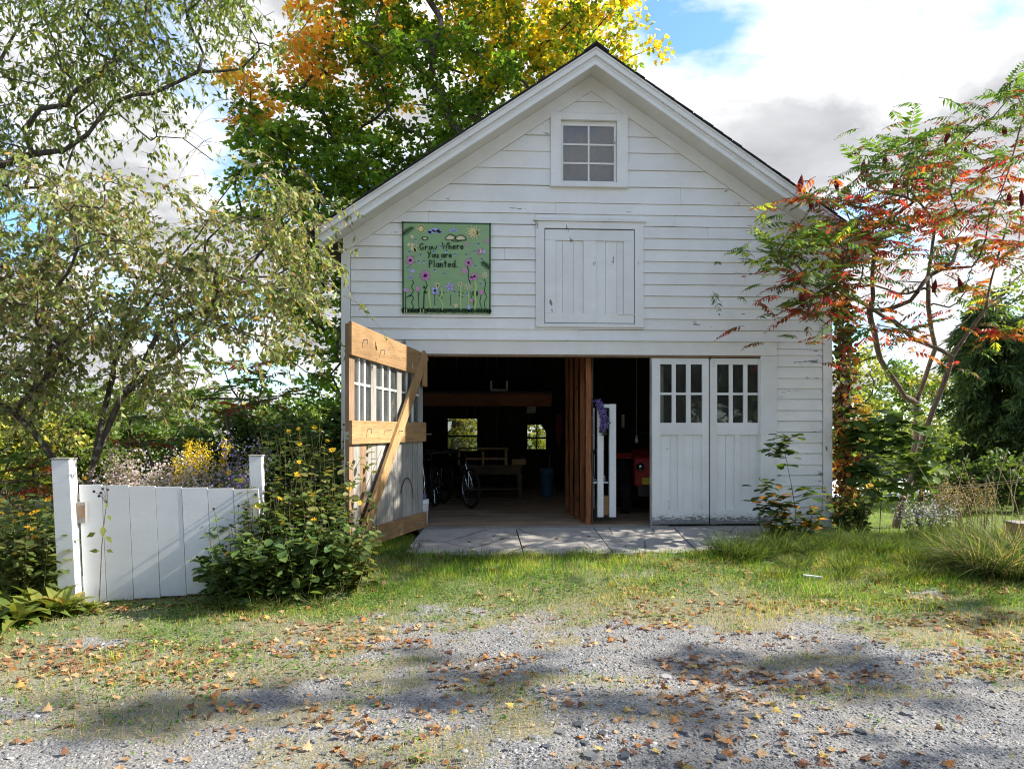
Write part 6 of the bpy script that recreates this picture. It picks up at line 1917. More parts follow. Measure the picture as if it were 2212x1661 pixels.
tips = [(2176, 205, 'g'), (2195, 190, 'g'), (2110, 265, 'g'), (1961, 300, 'g'), (2004, 300, 'g'), (1914, 325, 'g'), (1868, 358, 'g'), (2205, 260, 'g'), (2060, 310, 'x'),
        (1954, 385, 'r'), (2004, 345, 'o'), (2043, 340, 'x'), (1895, 400, 'r'), (1822, 425, 'r'), (1768, 420, 'x'), (2141, 375, 'o'), (2188, 330, 'x'), (2051, 400, 'r'), (1973, 425, 'r'), (2100, 440, 'r'),
        (1705, 500, 'y'), (1682, 540, 'g'), (1755, 500, 'y'), (1812, 515, 'g'), (1735, 580, 'o'), (1765, 622, 'r'), (1748, 655, 'x'), (1806, 600, 'r'), (1815, 665, 'r'), (1856, 545, 'r'), (1850, 470, 'x'), (1880, 520, 'r'), (1825, 550, 'x'), (1934, 470, 'r'), (2012, 455, 'r'), (2129, 505, 'r'), (2165, 455, 'r'), (1895, 690, 'r'), (1961, 700, 'r'), (2090, 612, 'o'), (2180, 700, 'o'), (2200, 520, 'x'), (1900, 480, 'x'), (2070, 520, 'x'), (2210, 620, 'y')]
rgs = random.Random(12)
tp, tk = [], []
for px, py, k in tips:
    Y = rgs.uniform(-1.5, -.9) if px < 1800 else rgs.uniform(-1.2, .9)
    tp.append(npv(at(px, py + 12, Y))); tk.append(k)
sm_ = thing('sumac_tree', 'staghorn sumac with red and green fronds leaning over the barn corner', 'tree', tuple(S_(1932, 1158)))
bare = [npv(at(rgs.uniform(1850, 2190), rgs.uniform(430, 690), rgs.uniform(-.6, .9))) for _ in range(34)]
V, F, _, P_, r_ = grow(limbs, np.array(tp + bare), rgn, seg=.25, rtip=.008, rmax=.07, expo=2.2, jit=.06)
link('trunk', np_mesh('trunk', V, F, None, True), MT['bark_sumac'], sm_)
mixk = {'g': 'ggggx', 'y': 'yyg', 'r': 'rrxogx', 'o': 'ooxrg', 'x': 'xxggro'}
for p, k in zip(tp, tk):
    a0 = rgs.random() * 6.28
    for j in range(7):
        a = a0 + j * 2.4; el = rgs.uniform(-.25, .65) if k not in 'g' else rgs.uniform(.0, 1.1)
        kk = rgs.choice(mixk[k])
        put_frond(sm_, kk, Vector(p) + Vector((0, 0, rgs.uniform(-.1, .05))), (math.cos(a), math.sin(a), el), rgs.uniform(.75, 1.2), rgn)
ex = []
for _ in range(760):
    i = rgs.randrange(len(tp)); p = tp[i] + np.array([rgs.gauss(0, .34), rgs.gauss(0, .4), rgs.gauss(-.10, .24)]); k = rgs.choice(mixk[tk[i]])
    V, F, C = frond_arrays(rgn, FP[k], 9, .42, .12, .55, .85)
    a = rgs.uniform(0, 6.28); d = unit(np.array([[math.cos(a), math.sin(a), rgs.uniform(-.3, .5)]]))[0]; sd = unit(np.cross(d, [0, 0, 1.])[None])[0]; up = np.cross(sd, d); s_ = rgs.uniform(.55, 1.0)
    ex.append((p + s_ * (V[:, :1] * sd + V[:, 1:2] * d + V[:, 2:] * up), F, C))
V, F, C = merge(ex); o = link('dense_fronds', np_mesh('dense_fronds', V, F, C), MT['leaf_autumn'], sm_); tag(o, kind='stuff')
cone_m, b = new_mat('sumac_drupe'); oc = b('ShaderNodeTexCoord').outputs['Object']; nz = b.noise(oc, 60, 3, .7)
finish(b, b.mix(nz, (.10, .015, .02), (.24, .035, .03)), .95, b.bump(nz, 1.0, .02), spec=.1)
cms = []
for i in range(3):
    r2 = random.Random(i); mb2 = MB().lathe([(0.001, 0)] + [(max(.001, .032 * math.sin(math.pi * (.12 + .86 * t / 9)) ** .8 * r2.uniform(.85, 1.15)), .02 * t) for t in range(10)] + [(.001, .2)], 9)
    me = mb2.mesh('seed_cone'); me.materials.append(cone_m); cms.append(me)
for zx, zy in ((270, 640), (335, 740), (615, 550), (650, 560), (740, 510), (930, 410), (955, 390), (1075, 370), (1410, 340), (800, 650), (735, 830), (480, 640), (1240, 980), (1010, 1200), (1170, 1200), (1190, 460), (1430, 720), (1500, 720), (290, 1280)):
    px, py = 1621.8 + zx * .3904, 144 + zy * .3904
    Y = rgs.uniform(-1.3, -.9) if px < 1800 else rgs.uniform(-.9, .5)
    loc = at(px, py + 20, Y)
    # hang it on the nearest wood
    o = bpy.data.objects.new('seed_cone', rgs.choice(cms)); COL.objects.link(o); o.parent = sm_; o.matrix_parent_inverse = sm_.matrix_basis.inverted()
    o.matrix_basis = Matrix.Translation(loc) @ Matrix.Rotation(rgs.uniform(-.35, .35), 4, 'Y') @ Matrix.Rotation(rgs.uniform(-.3, .3), 4, 'X') @ Matrix.Diagonal((1, 1, rgs.uniform(.9, 1.25), 1))
    jn = int(np.argmin(((P_ - npv(loc)) ** 2).sum(1))); q = Vector(P_[jn])
    MB().tube([q, (q + loc) / 2 + Vector((0, 0, -.03)), loc + Vector((0, 0, .01))], [.006, .005, .005], 5).build('twig', MT['bark_sumac'], sm_)

# smaller sumacs behind the gate
def small_sumac(px, py, Y, tipsl, label, sc_=1.0, seed=0):
    r2 = random.Random(seed); base = at(px, py, Y); base.z = float(gz(base.x, Y))
    t = thing('sumac_shrub', label, 'shrub', tuple(base))
    tp_ = np.array([npv(at(a, c + 10, Y + r2.uniform(-.5, .5))) for a, c, _ in tipsl])
    V, F, *_ = grow([[base, (base.x, Y, base.z + .35)]], tp_, np.random.default_rng(seed), seg=.3, rtip=.011, rmax=.05, expo=2.2)
    link('trunk', np_mesh('trunk', V, F, None, True), MT['bark_sumac'], t)
    for p, (_, _, k) in zip(tp_, tipsl):
        a0 = r2.random() * 6.28
        for j in range(7): put_frond(t, r2.choice(mixk[k]), Vector(p), (math.cos(a0 + j * 2.4), math.sin(a0 + j * 2.4), r2.uniform(-.1, .8)), r2.uniform(.8, 1.15) * sc_, rgn)
    return t


small_sumac(520, 1000, 3.4, [(430, 800, 'g'), (480, 775, 'g'), (530, 790, 'x'), (570, 810, 'g'), (500, 830, 'g'), (450, 850, 'g'), (560, 860, 'g'), (520, 870, 'r'), (600, 850, 'g'), (400, 860, 'g'), (490, 890, 'g')], 'dark green sumac standing behind the dark shrubs', 1.25, 3)
small_sumac(60, 1120, -.9, [(20, 985, 'g'), (70, 1000, 'g'), (110, 1010, 'x'), (40, 1030, 'y'), (95, 1050, 'o'), (0, 1050, 'g'), (75, 1060, 'o')], 'ferny sumac with orange tips left of the gate post', .9, 4)
small_sumac(330, 1050, .6, [(280, 900, 'g'), (330, 890, 'y'), (310, 950, 'o'), (360, 940, 'g'), (270, 950, 'o'), (390, 910, 'g')], 'ferny sumac with orange tips behind the crabapple stems', .9, 5)

# ================================================================== GARDEN PLANTS
def gpt(px, Y):
    p = at(px, 930, Y); return np.array([p.x, Y, float(gz(p.x, Y))])


# flower heads shared as meshes: yellow daisies, spent heads
def daisy(seed, col, cen, r=.03, np_=11):
    r_ = np.random.default_rng(seed); a = np.arange(np_) * 2 * np.pi / np_ + r_.normal(0, .08, np_)
    D = np.stack([np.cos(a), np.sin(a), r_.normal(.1, .15, np_)], 1); P = D * .006
    V, F, C = inst(np.array([(0, 0, 0), (.16, .45, .03), (-.16, .45, .03), (0, 1, 0)]), [(0, 1, 2), (2, 1, 3)], P, D, np.tile([0, 0, 1.], (np_, 1)), np.full(np_, r) * r_.uniform(.85, 1.1, np_), np.array([col]) * r_.uniform(.85, 1.1, (np_, 1)))
    q = np.arange(8) * 2 * np.pi / 8
    Vc = np.concatenate([np.stack([np.cos(q) * r * .3, np.sin(q) * r * .3, np.full(8, .002)], 1), [(0, 0, r * .28)]]); Fc = np.array([(i, (i + 1) % 8, 8) for i in range(8)])
    V, F, C = merge([(V, F, C), (Vc, Fc, np.tile(cen, (9, 1)))])
    me = np_mesh('flower', V, F, C); me.materials.append(MT['petal']); return me


daisies = [daisy(i, (.80, .47, .02), (.45, .22, .02), .031 + .004 * i) for i in range(3)]
spent = []
for i in range(2):
    me = MB().lathe([(.001, -.01), (.011, -.004), (.014, .004), (.009, .012), (.001, .015)], 8).mesh('seed_head'); me.materials.append(plain_mat('dry_seed_head', (.05, .035, .028), .95, bump=.9, scale=80)); spent.append(me)


def place(par, me, name, loc, direc, rr, s=1.0):
    o = bpy.data.objects.new(name, me); COL.objects.link(o)
    q = Vector(direc).to_track_quat('Z', 'Y').to_matrix().to_4x4()
    o.matrix_basis = Matrix.Translation(loc) @ q @ Matrix.Rotation(rr.uniform(0, 6.28), 4, 'Z') @ Matrix.Diagonal((s, s, s, 1))
    o.parent = par; o.matrix_parent_inverse = par.matrix_basis.inverted(); return o


def herb(name, label, cat, base, h, nst, seed, group, nfl=2, nspent=2, leafcol=((.065, .11, .03), (.09, .14, .035), (.12, .16, .05)), leaf=(.07, .12), per=26, spread=.35, lean=(0, 0), tmpl=LF, tf=LFF, bare_top=.12, lowdark=True):
    r_ = np.random.default_rng(seed); rr = random.Random(seed)
    t = thing(name, label, cat, tuple(base), group)
    n = nst; a = r_.random(n) * 6.283
    P = base[None] + np.stack([np.cos(a), np.sin(a), 0 * a], 1) * (r_.random((n, 1)) * .10)
    D = unit(np.stack([np.cos(a) * spread * r_.random(n) + lean[0], np.sin(a) * spread * r_.random(n) + lean[1], np.ones(n)], 1)); L = h * r_.uniform(.72, 1.08, n)
    V, F, pts, tan = twig_set(P, D, L, r_.uniform(-.02, .16, n), np.full(n, .0055), 7, 4)
    link('stems', np_mesh('stems', V, F, None, True), MT['stem'], t)
    Q, Tn, ti = along(pts, tan, per, r_, .08); m = len(Q)
    hh2 = (Q[:, 2] - base[2]) / h; k = r_.random(m) < np.where(hh2 > 1 - bare_top, .35, 1); Q, Tn = Q[k], Tn[k]; m = len(Q)
    a = r_.random(m) * 6.283; D = np.stack([np.cos(a), np.sin(a), r_.uniform(-.55, .45, m)], 1)
    col = np.array(leafcol)[r_.integers(0, len(leafcol), m)] * r_.uniform(.7, 1.3, (m, 1))
    S = r_.uniform(leaf[0], leaf[1], m) * np.interp((Q[:, 2] - base[2]) / h, [0, .6, 1], [1.1, 1, .55])
    V, F, C = inst(tmpl, tf, Q + D * .012, D, np.stack([r_.normal(0, .35, m), r_.normal(0, .35, m), np.ones(m)], 1), np.stack([S * r_.uniform(.8, 1.15, m), S, S], 1), col)
    link('leaves', np_mesh('leaves', V, F, C), MT['leaf'], t)
    tipp = pts[:, -1]
    for j in range(min(n, nfl)):
        place(t, rr.choice(daisies), 'flower', Vector(tipp[j]) + Vector((0, 0, .004)), (rr.uniform(-.5, .6), rr.uniform(-.9, -.1), rr.uniform(.3, 1)), rr, rr.uniform(.65, .95))
    for j in range(nfl, min(n, nfl + nspent)):
        place(t, rr.choice(spent), 'seed_head', Vector(tipp[j]), (rr.uniform(-.3, .3), rr.uniform(-.3, .3), 1), rr, rr.uniform(.8, 1.2))
    return t


rr = random.Random(31)
SG = ((.08, .14, .045), (.11, .175, .05), (.14, .20, .065), (.065, .115, .04))
# clump right of the gate: tall at the back, shorter and darker in front
spots = [(508, -2.62, .95), (530, -2.75, .85), (560, -2.80, .8), (590, -2.78, .85), (620, -2.72, .9), (650, -2.68, .95), (680, -2.62, .95), (712, -2.55, .9), (745, -2.45, .85), (770, -2.3, .7), (480, -2.70, .6),
         (540, -2.45, 1.15), (575, -2.4, 1.2), (610, -2.35, 1.25), (645, -2.3, 1.25), (680, -2.2, 1.3), (715, -2.15, 1.3), (740, -2.05, 1.15), (585, -2.0, 1.5), (620, -1.9, 1.7), (655, -1.85, 1.75), (690, -1.8, 1.8), (720, -1.75, 1.75), (560, -2.05, 1.35), (735, -1.9, 1.6), (600, -1.6, 1.8), (640, -1.5, 1.85), (675, -1.45, 1.85), (710, -1.5, 1.85)]
for i, (px, Y, h) in enumerate(spots):
    back = Y > -2.5
    same = [q[0] + q[1] * .01 for q in spots if (q[1] > -2.5) == back]; rk = rank(px + Y * .01, same)
    herb('sunflower_plant', (rk + ' from the left of the tall false sunflowers beside the open door') if back else (rk + ' from the left of the bushy false sunflowers in front of the post'), 'flower', gpt(px, Y), h * .93, 7 if back else 8, 400 + i, 'tall false sunflowers by the open door' if back else 'bushy false sunflowers in front of the post', 1 + i % 2 if back else i % 2, 4, SG if not back else ((.10, .15, .04), (.14, .18, .05), (.08, .12, .035), (.20, .20, .07)), (.075, .14), 16 if back else 24, .38 if back else .55)
# same plants left of the gate
LS = (-20, 20, 55, 90, 30, 75, 105, -15)
for i, (px, Y, h) in enumerate([(-20, -2.55, .95), (20, -2.65, .9), (55, -2.7, .85), (90, -2.72, .8), (30, -2.3, 1.15), (75, -2.35, 1.1), (105, -2.3, 1.0), (-15, -2.2, 1.2)]):
    herb('sunflower_plant', rank(px, LS) + ' from the left of the false sunflowers left of the gate', 'flower', gpt(px, Y), h * .95, 7, 450 + i, 'false sunflowers left of the gate', 3, 3, ((.09, .13, .035), (.13, .17, .05), (.17, .18, .06)), (.07, .13), 20, .35)
# a spent coneflower stalk in front of the gate
b0 = gpt(214, -2.78); t = thing('coneflower_stalk', 'withered seed-head stalk standing against the white gate', 'flower', tuple(b0))
pl = [at(214, 1262, -2.78), at(220, 1180, -2.78), at(226, 1120, -2.78), at(232, 1075, -2.78)]; pl[0].z = b0[2]
MB().tube(pl, [.005, .0045, .004, .003], 6).build('stem', MT['twig'], t)
for px, py in ((203, 1062), (229, 1041), (233, 1058), (218, 1065), (222, 1056), (214, 1072)):
    q = at(px, py, -2.78); MB().tube([pl[3] - Vector((0, 0, .08)), (pl[3] + q) / 2, q], .0018, 4).build('stem', MT['twig'], t); place(t, spent[0], 'seed_head', q, (0, 0, 1), rr, 1.0)
r_ = np.random.default_rng(5)
for (px, py, s_, d) in ((222, 1135, .11, (.15, -.3, -1)), (232, 1112, .07, (.5, -.3, -.6)), (207, 1150, .09, (-1, -.2, -.5)), (228, 1158, .09, (.8, -.2, -.7)), (215, 1190, .08, (-.8, -.4, .1)), (230, 1188, .07, (1, -.3, -.2)), (229, 1085, .06, (.2, -.3, -.9))):
    q = at(px, py, -2.80); V, F, C = inst(LEAF4, LEAF4F, np.array([npv(q)]), np.array([d], float), np.array([[.6, -.7, .3]]), np.array([s_]), np.array([(.14, .17, .045)])); link('leaf', np_mesh('leaf', V, F, C), MT['leaf'], t)


# asters and goldenrod behind the gate
def spray_plant(name, label, base, h, w, nst, seed, bloomcol, group=None, nb=260, bs=(.014, .022), leafcol=((.09, .13, .04), (.13, .17, .05)), plume=False, cat='flower', top=.45):
    r_ = np.random.default_rng(seed); t = thing(name, label, cat, tuple(base), group)
    a = r_.random(nst) * 6.283; P = base[None] + np.stack([np.cos(a), np.sin(a), 0 * a], 1) * .05
    D = unit(np.stack([np.cos(a) * w * r_.random(nst), np.sin(a) * w * r_.random(nst), np.ones(nst)], 1)); L = h * r_.uniform(.75, 1.05, nst)
    V, F, pts, tan = twig_set(P, D, L, r_.uniform(0, .2, nst), np.full(nst, .004), 7, 3)
    link('stems', np_mesh('stems', V, F, None, True), MT['stem'], t)
    Q, Tn, ti = along(pts, tan, 40, r_, .1); m = len(Q); D = r_.normal(0, 1, (m, 3)); D[:, 2] = r_.uniform(-.3, .6, m)
    V, F, C = inst(LANC, LANCF, Q, D, r_.normal(0, .4, (m, 3)) + np.array([0, 0, 1.]), r_.uniform(.04, .08, m), np.array(leafcol)[r_.integers(0, len(leafcol), m)] * r_.uniform(.7, 1.3, (m, 1)))
    link('leaves', np_mesh('leaves', V, F, C), MT['leaf'], t)
    Q, Tn, ti = along(pts, tan, max(4, nb // nst), r_, 1 - top); m = len(Q)
    Q = Q + r_.normal(0, .05 if not plume else .03, (m, 3)) * np.array([1, 1, .8])
    if plume: Q = Q + np.array([.0, 0, 0])
    # each bloom: two crossed petals discs
    PB = np.array([(-.5, -.5, 0), (.5, -.5, 0), (.5, .5, 0), (-.5, .5, 0), (0, 0, .15)]); PBF = [(0, 1, 4), (1, 2, 4), (2, 3, 4), (3, 0, 4)]
    V, F, C = inst(PB, PBF, Q, r_.normal(0, 1, (m, 3)), r_.normal(0, .7, (m, 3)) + np.array([.2, -.6, .7]), r_.uniform(bs[0], bs[1], m), np.array(bloomcol)[r_.integers(0, len(bloomcol), m)] * r_.uniform(.8, 1.2, (m, 1)))
    o = link('blossoms', np_mesh('blossoms', V, F, C), MT['petal'], t); tag(o, kind='stuff')
    return t


PU = ((.40, .34, .74), (.46, .40, .80), (.34, .28, .64)); PK_ = ((.55, .42, .55), (.60, .52, .60), (.50, .34, .50)); WH = ((.72, .68, .74), (.64, .60, .70)); YE = ((.78, .55, .03), (.66, .50, .03), (.80, .62, .06))
for i, (px, Y, h) in enumerate(((502, -1.15, 1.38), (522, -1.1, 1.55), (545, -1.1, 1.4))):
    spray_plant('aster_plant', ('purple aster, left of the tallest three by the gate post', 'tallest purple aster above the gate post', 'purple aster directly behind the gate post')[i], gpt(px, Y), h, .22, 7, 500 + i, PU, 'purple asters at the gate post', 330)
spray_plant('aster_plant', 'low purple aster at the right end of the gate', gpt(468, -1.25), 1.15, .25, 7, 510, PU, None, 260)
spray_plant('aster_plant', 'purple aster left of the gate post, low against the gate', gpt(495, -1.35), 1.0, .2, 6, 511, PU, None, 200)
for i, (px, Y, h) in enumerate(((412, -1.1, 1.45), (440, -1.0, 1.55))):
    spray_plant('goldenrod_plant', ('bright yellow goldenrod plume, left one behind the gate', 'bright yellow goldenrod plume, right one behind the gate')[i], gpt(px, Y), h, .35, 9, 520 + i, YE, 'goldenrod behind the gate', 900, (.010, .018), ((.13, .17, .04), (.17, .19, .05)), True, top=.28)
MA = (215, 245, 275, 300, 325, 350, 375, 400, 430, 455, 260, 310, 365)
for i, px in enumerate((215, 245, 275, 300, 325, 350, 375, 400, 430, 455, 260, 310, 365)):
    c_ = (WH, PK_, WH)[i % 3]
    spray_plant('meadow_aster', rank(px, MA) + ' from the left of the meadow asters behind the gate, ' + ('white', 'pink', 'white')[i % 3], gpt(px, -1.45 + .12 * (i % 4)), (1.2, 1.3, 1.2)[i % 3] + .03 * (i % 5), .3, 7, 540 + i, c_, ('white meadow asters behind the gate', 'pink meadow asters behind the gate', 'white meadow asters behind the gate')[i % 3], 420, (.012, .021), ((.24, .27, .07), (.18, .23, .06), (.30, .29, .09)))
for i, (px, h) in enumerate(((205, 1.05), (235, 1.1))):
    herb('sunflower_plant', ('yellow false sunflower just right of the latch post', 'yellow false sunflower beside the crabapple trunk')[i], 'flower', gpt(px, -1.9), h, 6, 590 + i, None, 3, 1, ((.13, .16, .045), (.17, .18, .06)), (.05, .09), 16, .3)


# broad-leaved plants at the lower left, every leaf a part
def ribbon_leaf(seed, bend, wid):
    r_ = random.Random(seed); m = 7
    vs = []
    for i in range(m + 1):
        t_ = i / m; w = wid * math.sin(math.pi * min(1, .06 + .94 * t_)) ** .8; z = .75 * t_ - bend * t_ * t_; y = t_ * (.55 + .25 * t_)
        vs += [(-w, y, z + w * .35), (0, y, z), (w, y, z + w * .35)]
    fs = []
    for i in range(m):
        a = i * 3; fs += [(a, a + 1, a + 4, a + 3), (a + 1, a + 2, a + 5, a + 4)]
    return MB().add(vs, fs).mesh('leaf')


bl_mats = []
for c1, c2 in (((.10, .16, .03), (.16, .20, .04)), ((.22, .24, .045), (.15, .18, .035)), ((.30, .22, .06), (.20, .20, .045))):
    m, b = new_mat('broad_leaf'); oc = b('ShaderNodeTexCoord').outputs['Object']; rn = b('ShaderNodeObjectInfo').outputs['Random']
    nz = b.noise(b.scale(oc, (8, 1.5, 1)), 3, 4, .6, w=b.math('MULTIPLY', rn, 9.))
    cl = b.mix(nz, c1, c2); p = b('ShaderNodeBsdfPrincipled', {'Base Color': cl, 'Roughness': .5, 'Specular IOR Level': .35}); t2 = b('ShaderNodeBsdfTranslucent', {'Color': b.mix(1.0, cl, (1.5, 1.4, .8), 'MULTIPLY')})
    mx = b('ShaderNodeMixShader', {0: .35, 1: p.outputs[0], 2: t2.outputs[0]}); b('ShaderNodeOutputMaterial', {'Surface': mx.outputs[0]}); bl_mats.append(m)
blm = []
for mi in range(3):
    for s_ in range(4):
        me = ribbon_leaf(mi * 4 + s_, .35 + .18 * s_, .15 + .02 * s_); me.materials.append(bl_mats[mi]); blm.append(me)
for i, (px, Y) in enumerate(((-25, -3.25), (15, -3.15), (50, -3.2), (85, -3.05), (120, -2.98), (150, -2.95), (30, -2.9), (75, -2.85), (115, -2.8), (192, -2.88), (-10, -2.9))):
    b0 = gpt(px, Y)
    t = thing('broadleaf_plant', 'small broadleaf tuft alone in front of the gate board' if px == 192 else rank(px, (-25, 15, 50, 85, 120, 150, 30, 75, 115, -10)) + ' from the left of the yellowing broad-leaved plants by the gate', 'plant', tuple(b0), None if px == 192 else 'broad-leaved plants left of the gate')
    for k in range(6 if px == 192 else 15):
        o = bpy.data.objects.new('leaf', blm[rr.choice((0, 0, 4, 4, 4, 8)) + rr.randrange(4)]); COL.objects.link(o)
        s_ = rr.uniform(.22, .38) * (.7 if px == 192 else 1); a = k * 2.4 + rr.uniform(-.3, .3)
        o.matrix_basis = Matrix.Translation((b0[0] + .03 * math.cos(a), b0[1] + .03 * math.sin(a), b0[2])) @ Matrix.Rotation(a, 4, 'Z') @ Matrix.Rotation(rr.uniform(-.1, .6), 4, 'X') @ Matrix.Diagonal((s_, s_, s_, 1))
        o.parent = t; o.matrix_parent_inverse = t.matrix_basis.inverted()

# ---- right side: sapling in front of the siding, bushes, vine, ash shoots
def leafy(name, label, cat, stems, leaves, leafcol, seed, size=(.06, .1), mat='leaf', group=None, droop=.35, parts_=True, stemr=.006):
    """plant with explicit stems (polylines) and leaves placed at given points, each leaf a part"""
    r_ = np.random.default_rng(seed); rr2 = random.Random(seed)
    t = thing(name, label, cat, tuple(stems[0][0]), group)
    for s_ in stems:
        MB().tube(s_, [stemr * (1 - .6 * i / (len(s_) - 1)) for i in range(len(s_))], 6).build('stem', MT['twig'], t)
    bank = []
    for i in range(6):
        V, F, C = inst(LF, LFF, np.zeros((1, 3)), np.array([[0, 1., 0]]), np.array([[0, 0, 1.]]), np.array([1.]), np.array([leafcol[i % len(leafcol)]]) * r_.uniform(.85, 1.15))
        me = np_mesh('leaf', V, F, C); me.materials.append(MT[mat]); bank.append(me)
    for (p, d) in leaves:
        o = bpy.data.objects.new('leaf', rr2.choice(bank)); COL.objects.link(o)
        d = Vector(d).normalized(); sd = d.cross(Vector((rr2.uniform(-.3, .3), rr2.uniform(-.3, .3), 1))).normalized(); up = sd.cross(d); s_ = rr2.uniform(*size)
        o.matrix_basis = Matrix.Translation(p) @ Matrix((sd, d, up)).transposed().to_4x4() @ Matrix.Diagonal((s_ * rr2.uniform(.9, 1.3), s_, s_, 1))
        o.parent = t; o.matrix_parent_inverse = t.matrix_basis.inverted()
    return t


def scatter_leaves(pts_px, Y, n, rad_px, rr2, down=.3):
    out = []
    for (px, py) in pts_px:
        for _ in range(n):
            Yk = Y + rr2.uniform(-.12, .12); p = at(px + rr2.gauss(0, rad_px), py + rr2.gauss(0, rad_px * .8), Yk); a = rr2.uniform(0, 6.28)
            out.append((p, (math.cos(a), math.sin(a), rr2.uniform(-down * 1.6, down * .6))))
    return out


r2 = random.Random(3)
Y = -.75
stem = [at(1722, 1160, Y), at(1718, 1100, Y), at(1710, 1050, Y), at(1698, 990, Y), at(1690, 955, Y)]; stem[0].z = float(gz(stem[0].x, Y))
side = [[at(1714, 1075, Y), at(1740, 1065, Y), at(1760, 1050, Y)], [at(1720, 1130, Y), at(1690, 1100, Y), at(1665, 1075, Y)], [at(1698, 990, Y), at(1672, 975, Y), at(1655, 962, Y)], [at(1690, 955, Y), at(1712, 944, Y), at(1728, 940, Y)]]
SAP = ((.05, .10, .03), (.065, .12, .03), (.08, .13, .035), (.11, .14, .04))
leafy('sapling', 'slender leafy sapling growing against the barn siding', 'sapling', [stem] + side, scatter_leaves([(1690, 948), (1668, 968), (1660, 958), (1700, 970), (1716, 943), (1682, 985), (1696, 995), (1710, 950)], Y, 6, 8, r2) + scatter_leaves([(1752, 1055), (1762, 1070)], Y, 5, 7, r2), SAP, 1, (.12, .18))
st2 = [[at(1668, 1160, Y), at(1665, 1110, Y), at(1655, 1060, Y)], [at(1690, 1165, Y), at(1700, 1120, Y), at(1690, 1085, Y)], [at(1745, 1160, Y), at(1752, 1120, Y), at(1760, 1090, Y)]]
for s_ in st2: s_[0].z = float(gz(s_[0].x, Y))
leafy('bramble_bush', 'low leafy bush with orange leaves below the sapling', 'bush', st2, scatter_leaves([(1660, 1050), (1665, 1075), (1670, 1100), (1680, 1120), (1665, 1130), (1690, 1100), (1700, 1130), (1685, 1150), (1720, 1140), (1745, 1120), (1655, 1090), (1765, 1105), (1755, 1140), (1700, 1080)], Y, 15, 13, r2), SAP + ((.42, .20, .03), (.09, .12, .035)), 2, (.10, .165))
# ash-like shoots right of the barn
Y = -.15
st3 = [[at(1862, 1150, Y), at(1870, 1050, Y), at(1880, 960, Y)], [at(1900, 1150, Y), at(1905, 1040, Y), at(1915, 940, Y)], [at(1940, 1150, Y), at(1960, 1060, Y), at(1985, 1010, Y)]]
for s_ in st3: s_[0].z = float(gz(s_[0].x, Y))
ASH = ((.05, .105, .025), (.07, .13, .03), (.09, .16, .035), (.13, .20, .045))
leafy('ash_shoots', 'bushy green ash shoots at the foot of the sumac', 'shrub', st3, scatter_leaves([(1850, 940), (1880, 915), (1910, 900), (1940, 920), (1965, 950), (1990, 985), (1860, 980), (1890, 960), (1920, 955), (1950, 990), (1980, 1030), (2000, 1010), (1870, 1010), (1900, 1030), (1930, 1060), (1850, 1030), (1845, 900), (1990, 900)], Y, 16, 19, r2, .5), ASH, 3, (.16, .25))
# vine column at the barn corner
r_ = np.random.default_rng(23)
vx = thing('climbing_vine', 'dark red and brown climbing vine beside the barn corner', 'vine', tuple(gpt(1822, .1)))
cpx = np.array([1832, 1826, 1822, 1818, 1824, 1818, 1815]); cpy = np.array([1160, 1080, 980, 880, 780, 680, 610])
vp = [at(a, c, .1) for a, c in zip(cpx, cpy)]
MB().tube(vp, .018, 6).build('stem', MT['twig'], vx); MB().tube([p + Vector((.05 * math.sin(i * 2), .05, 0)) for i, p in enumerate(vp)], .012, 6).build('stem', MT['twig'], vx)
n = 1700; tt = r_.random(n); X0 = np.interp(tt, np.linspace(0, 1, 7), cpx) + r_.normal(0, 11, n) * np.interp(tt, [0, .3, .8, 1], [1.5, 1.1, 1.0, 1.2]); Y0 = np.interp(tt, np.linspace(0, 1, 7), cpy) + r_.normal(0, 8, n)
P = np.array([npv(at(a, c, .1 + d)) for a, c, d in zip(X0, Y0, r_.normal(0, .12, n))])
D = r_.normal(0, .6, (n, 3)); D[:, 2] -= .8
VP = np.array([(.08, .04, .03), (.13, .05, .03), (.07, .065, .03), (.06, .09, .025), (.34, .15, .03), (.22, .05, .035), (.10, .14, .035)])
w = np.where((tt[:, None] < .42) & (tt[:, None] > .15), np.array([.15, .15, .08, .1, .3, .12, .1]), np.array([.26, .14, .2, .2, .06, .05, .09]))
cidx = (r_.random((n, 1)) > np.cumsum(w, 1)).sum(1).clip(0, 6)
V, F, C = inst(LF * np.array([1.5, 1, 1]), LFF, P, D, r_.normal(0, .6, (n, 3)) + np.array([0, -1, .2]), r_.uniform(.045, .085, n), VP[cidx] * r_.uniform(.7, 1.3, (n, 1)))
link('leaves', np_mesh('leaves', V, F, C), MT['leaf_autumn'], vx)
for i, (px, Y, h) in enumerate(((1830, -.25, .75), (1850, -.3, .7), (1868, -.35, .6), (1815, -.3, .55))):
    herb('sunflower_plant', ('yellow false sunflower right below the vine', 'yellow false sunflower between the vine and the sumac', 'low false sunflower at the sumac trunk', 'low false sunflower against the barn corner')[i], 'flower', gpt(px, Y), h, 7, 610 + i, None, 4, 0, ((.06, .10, .03), (.09, .14, .035)), (.05, .08), 26, .4)
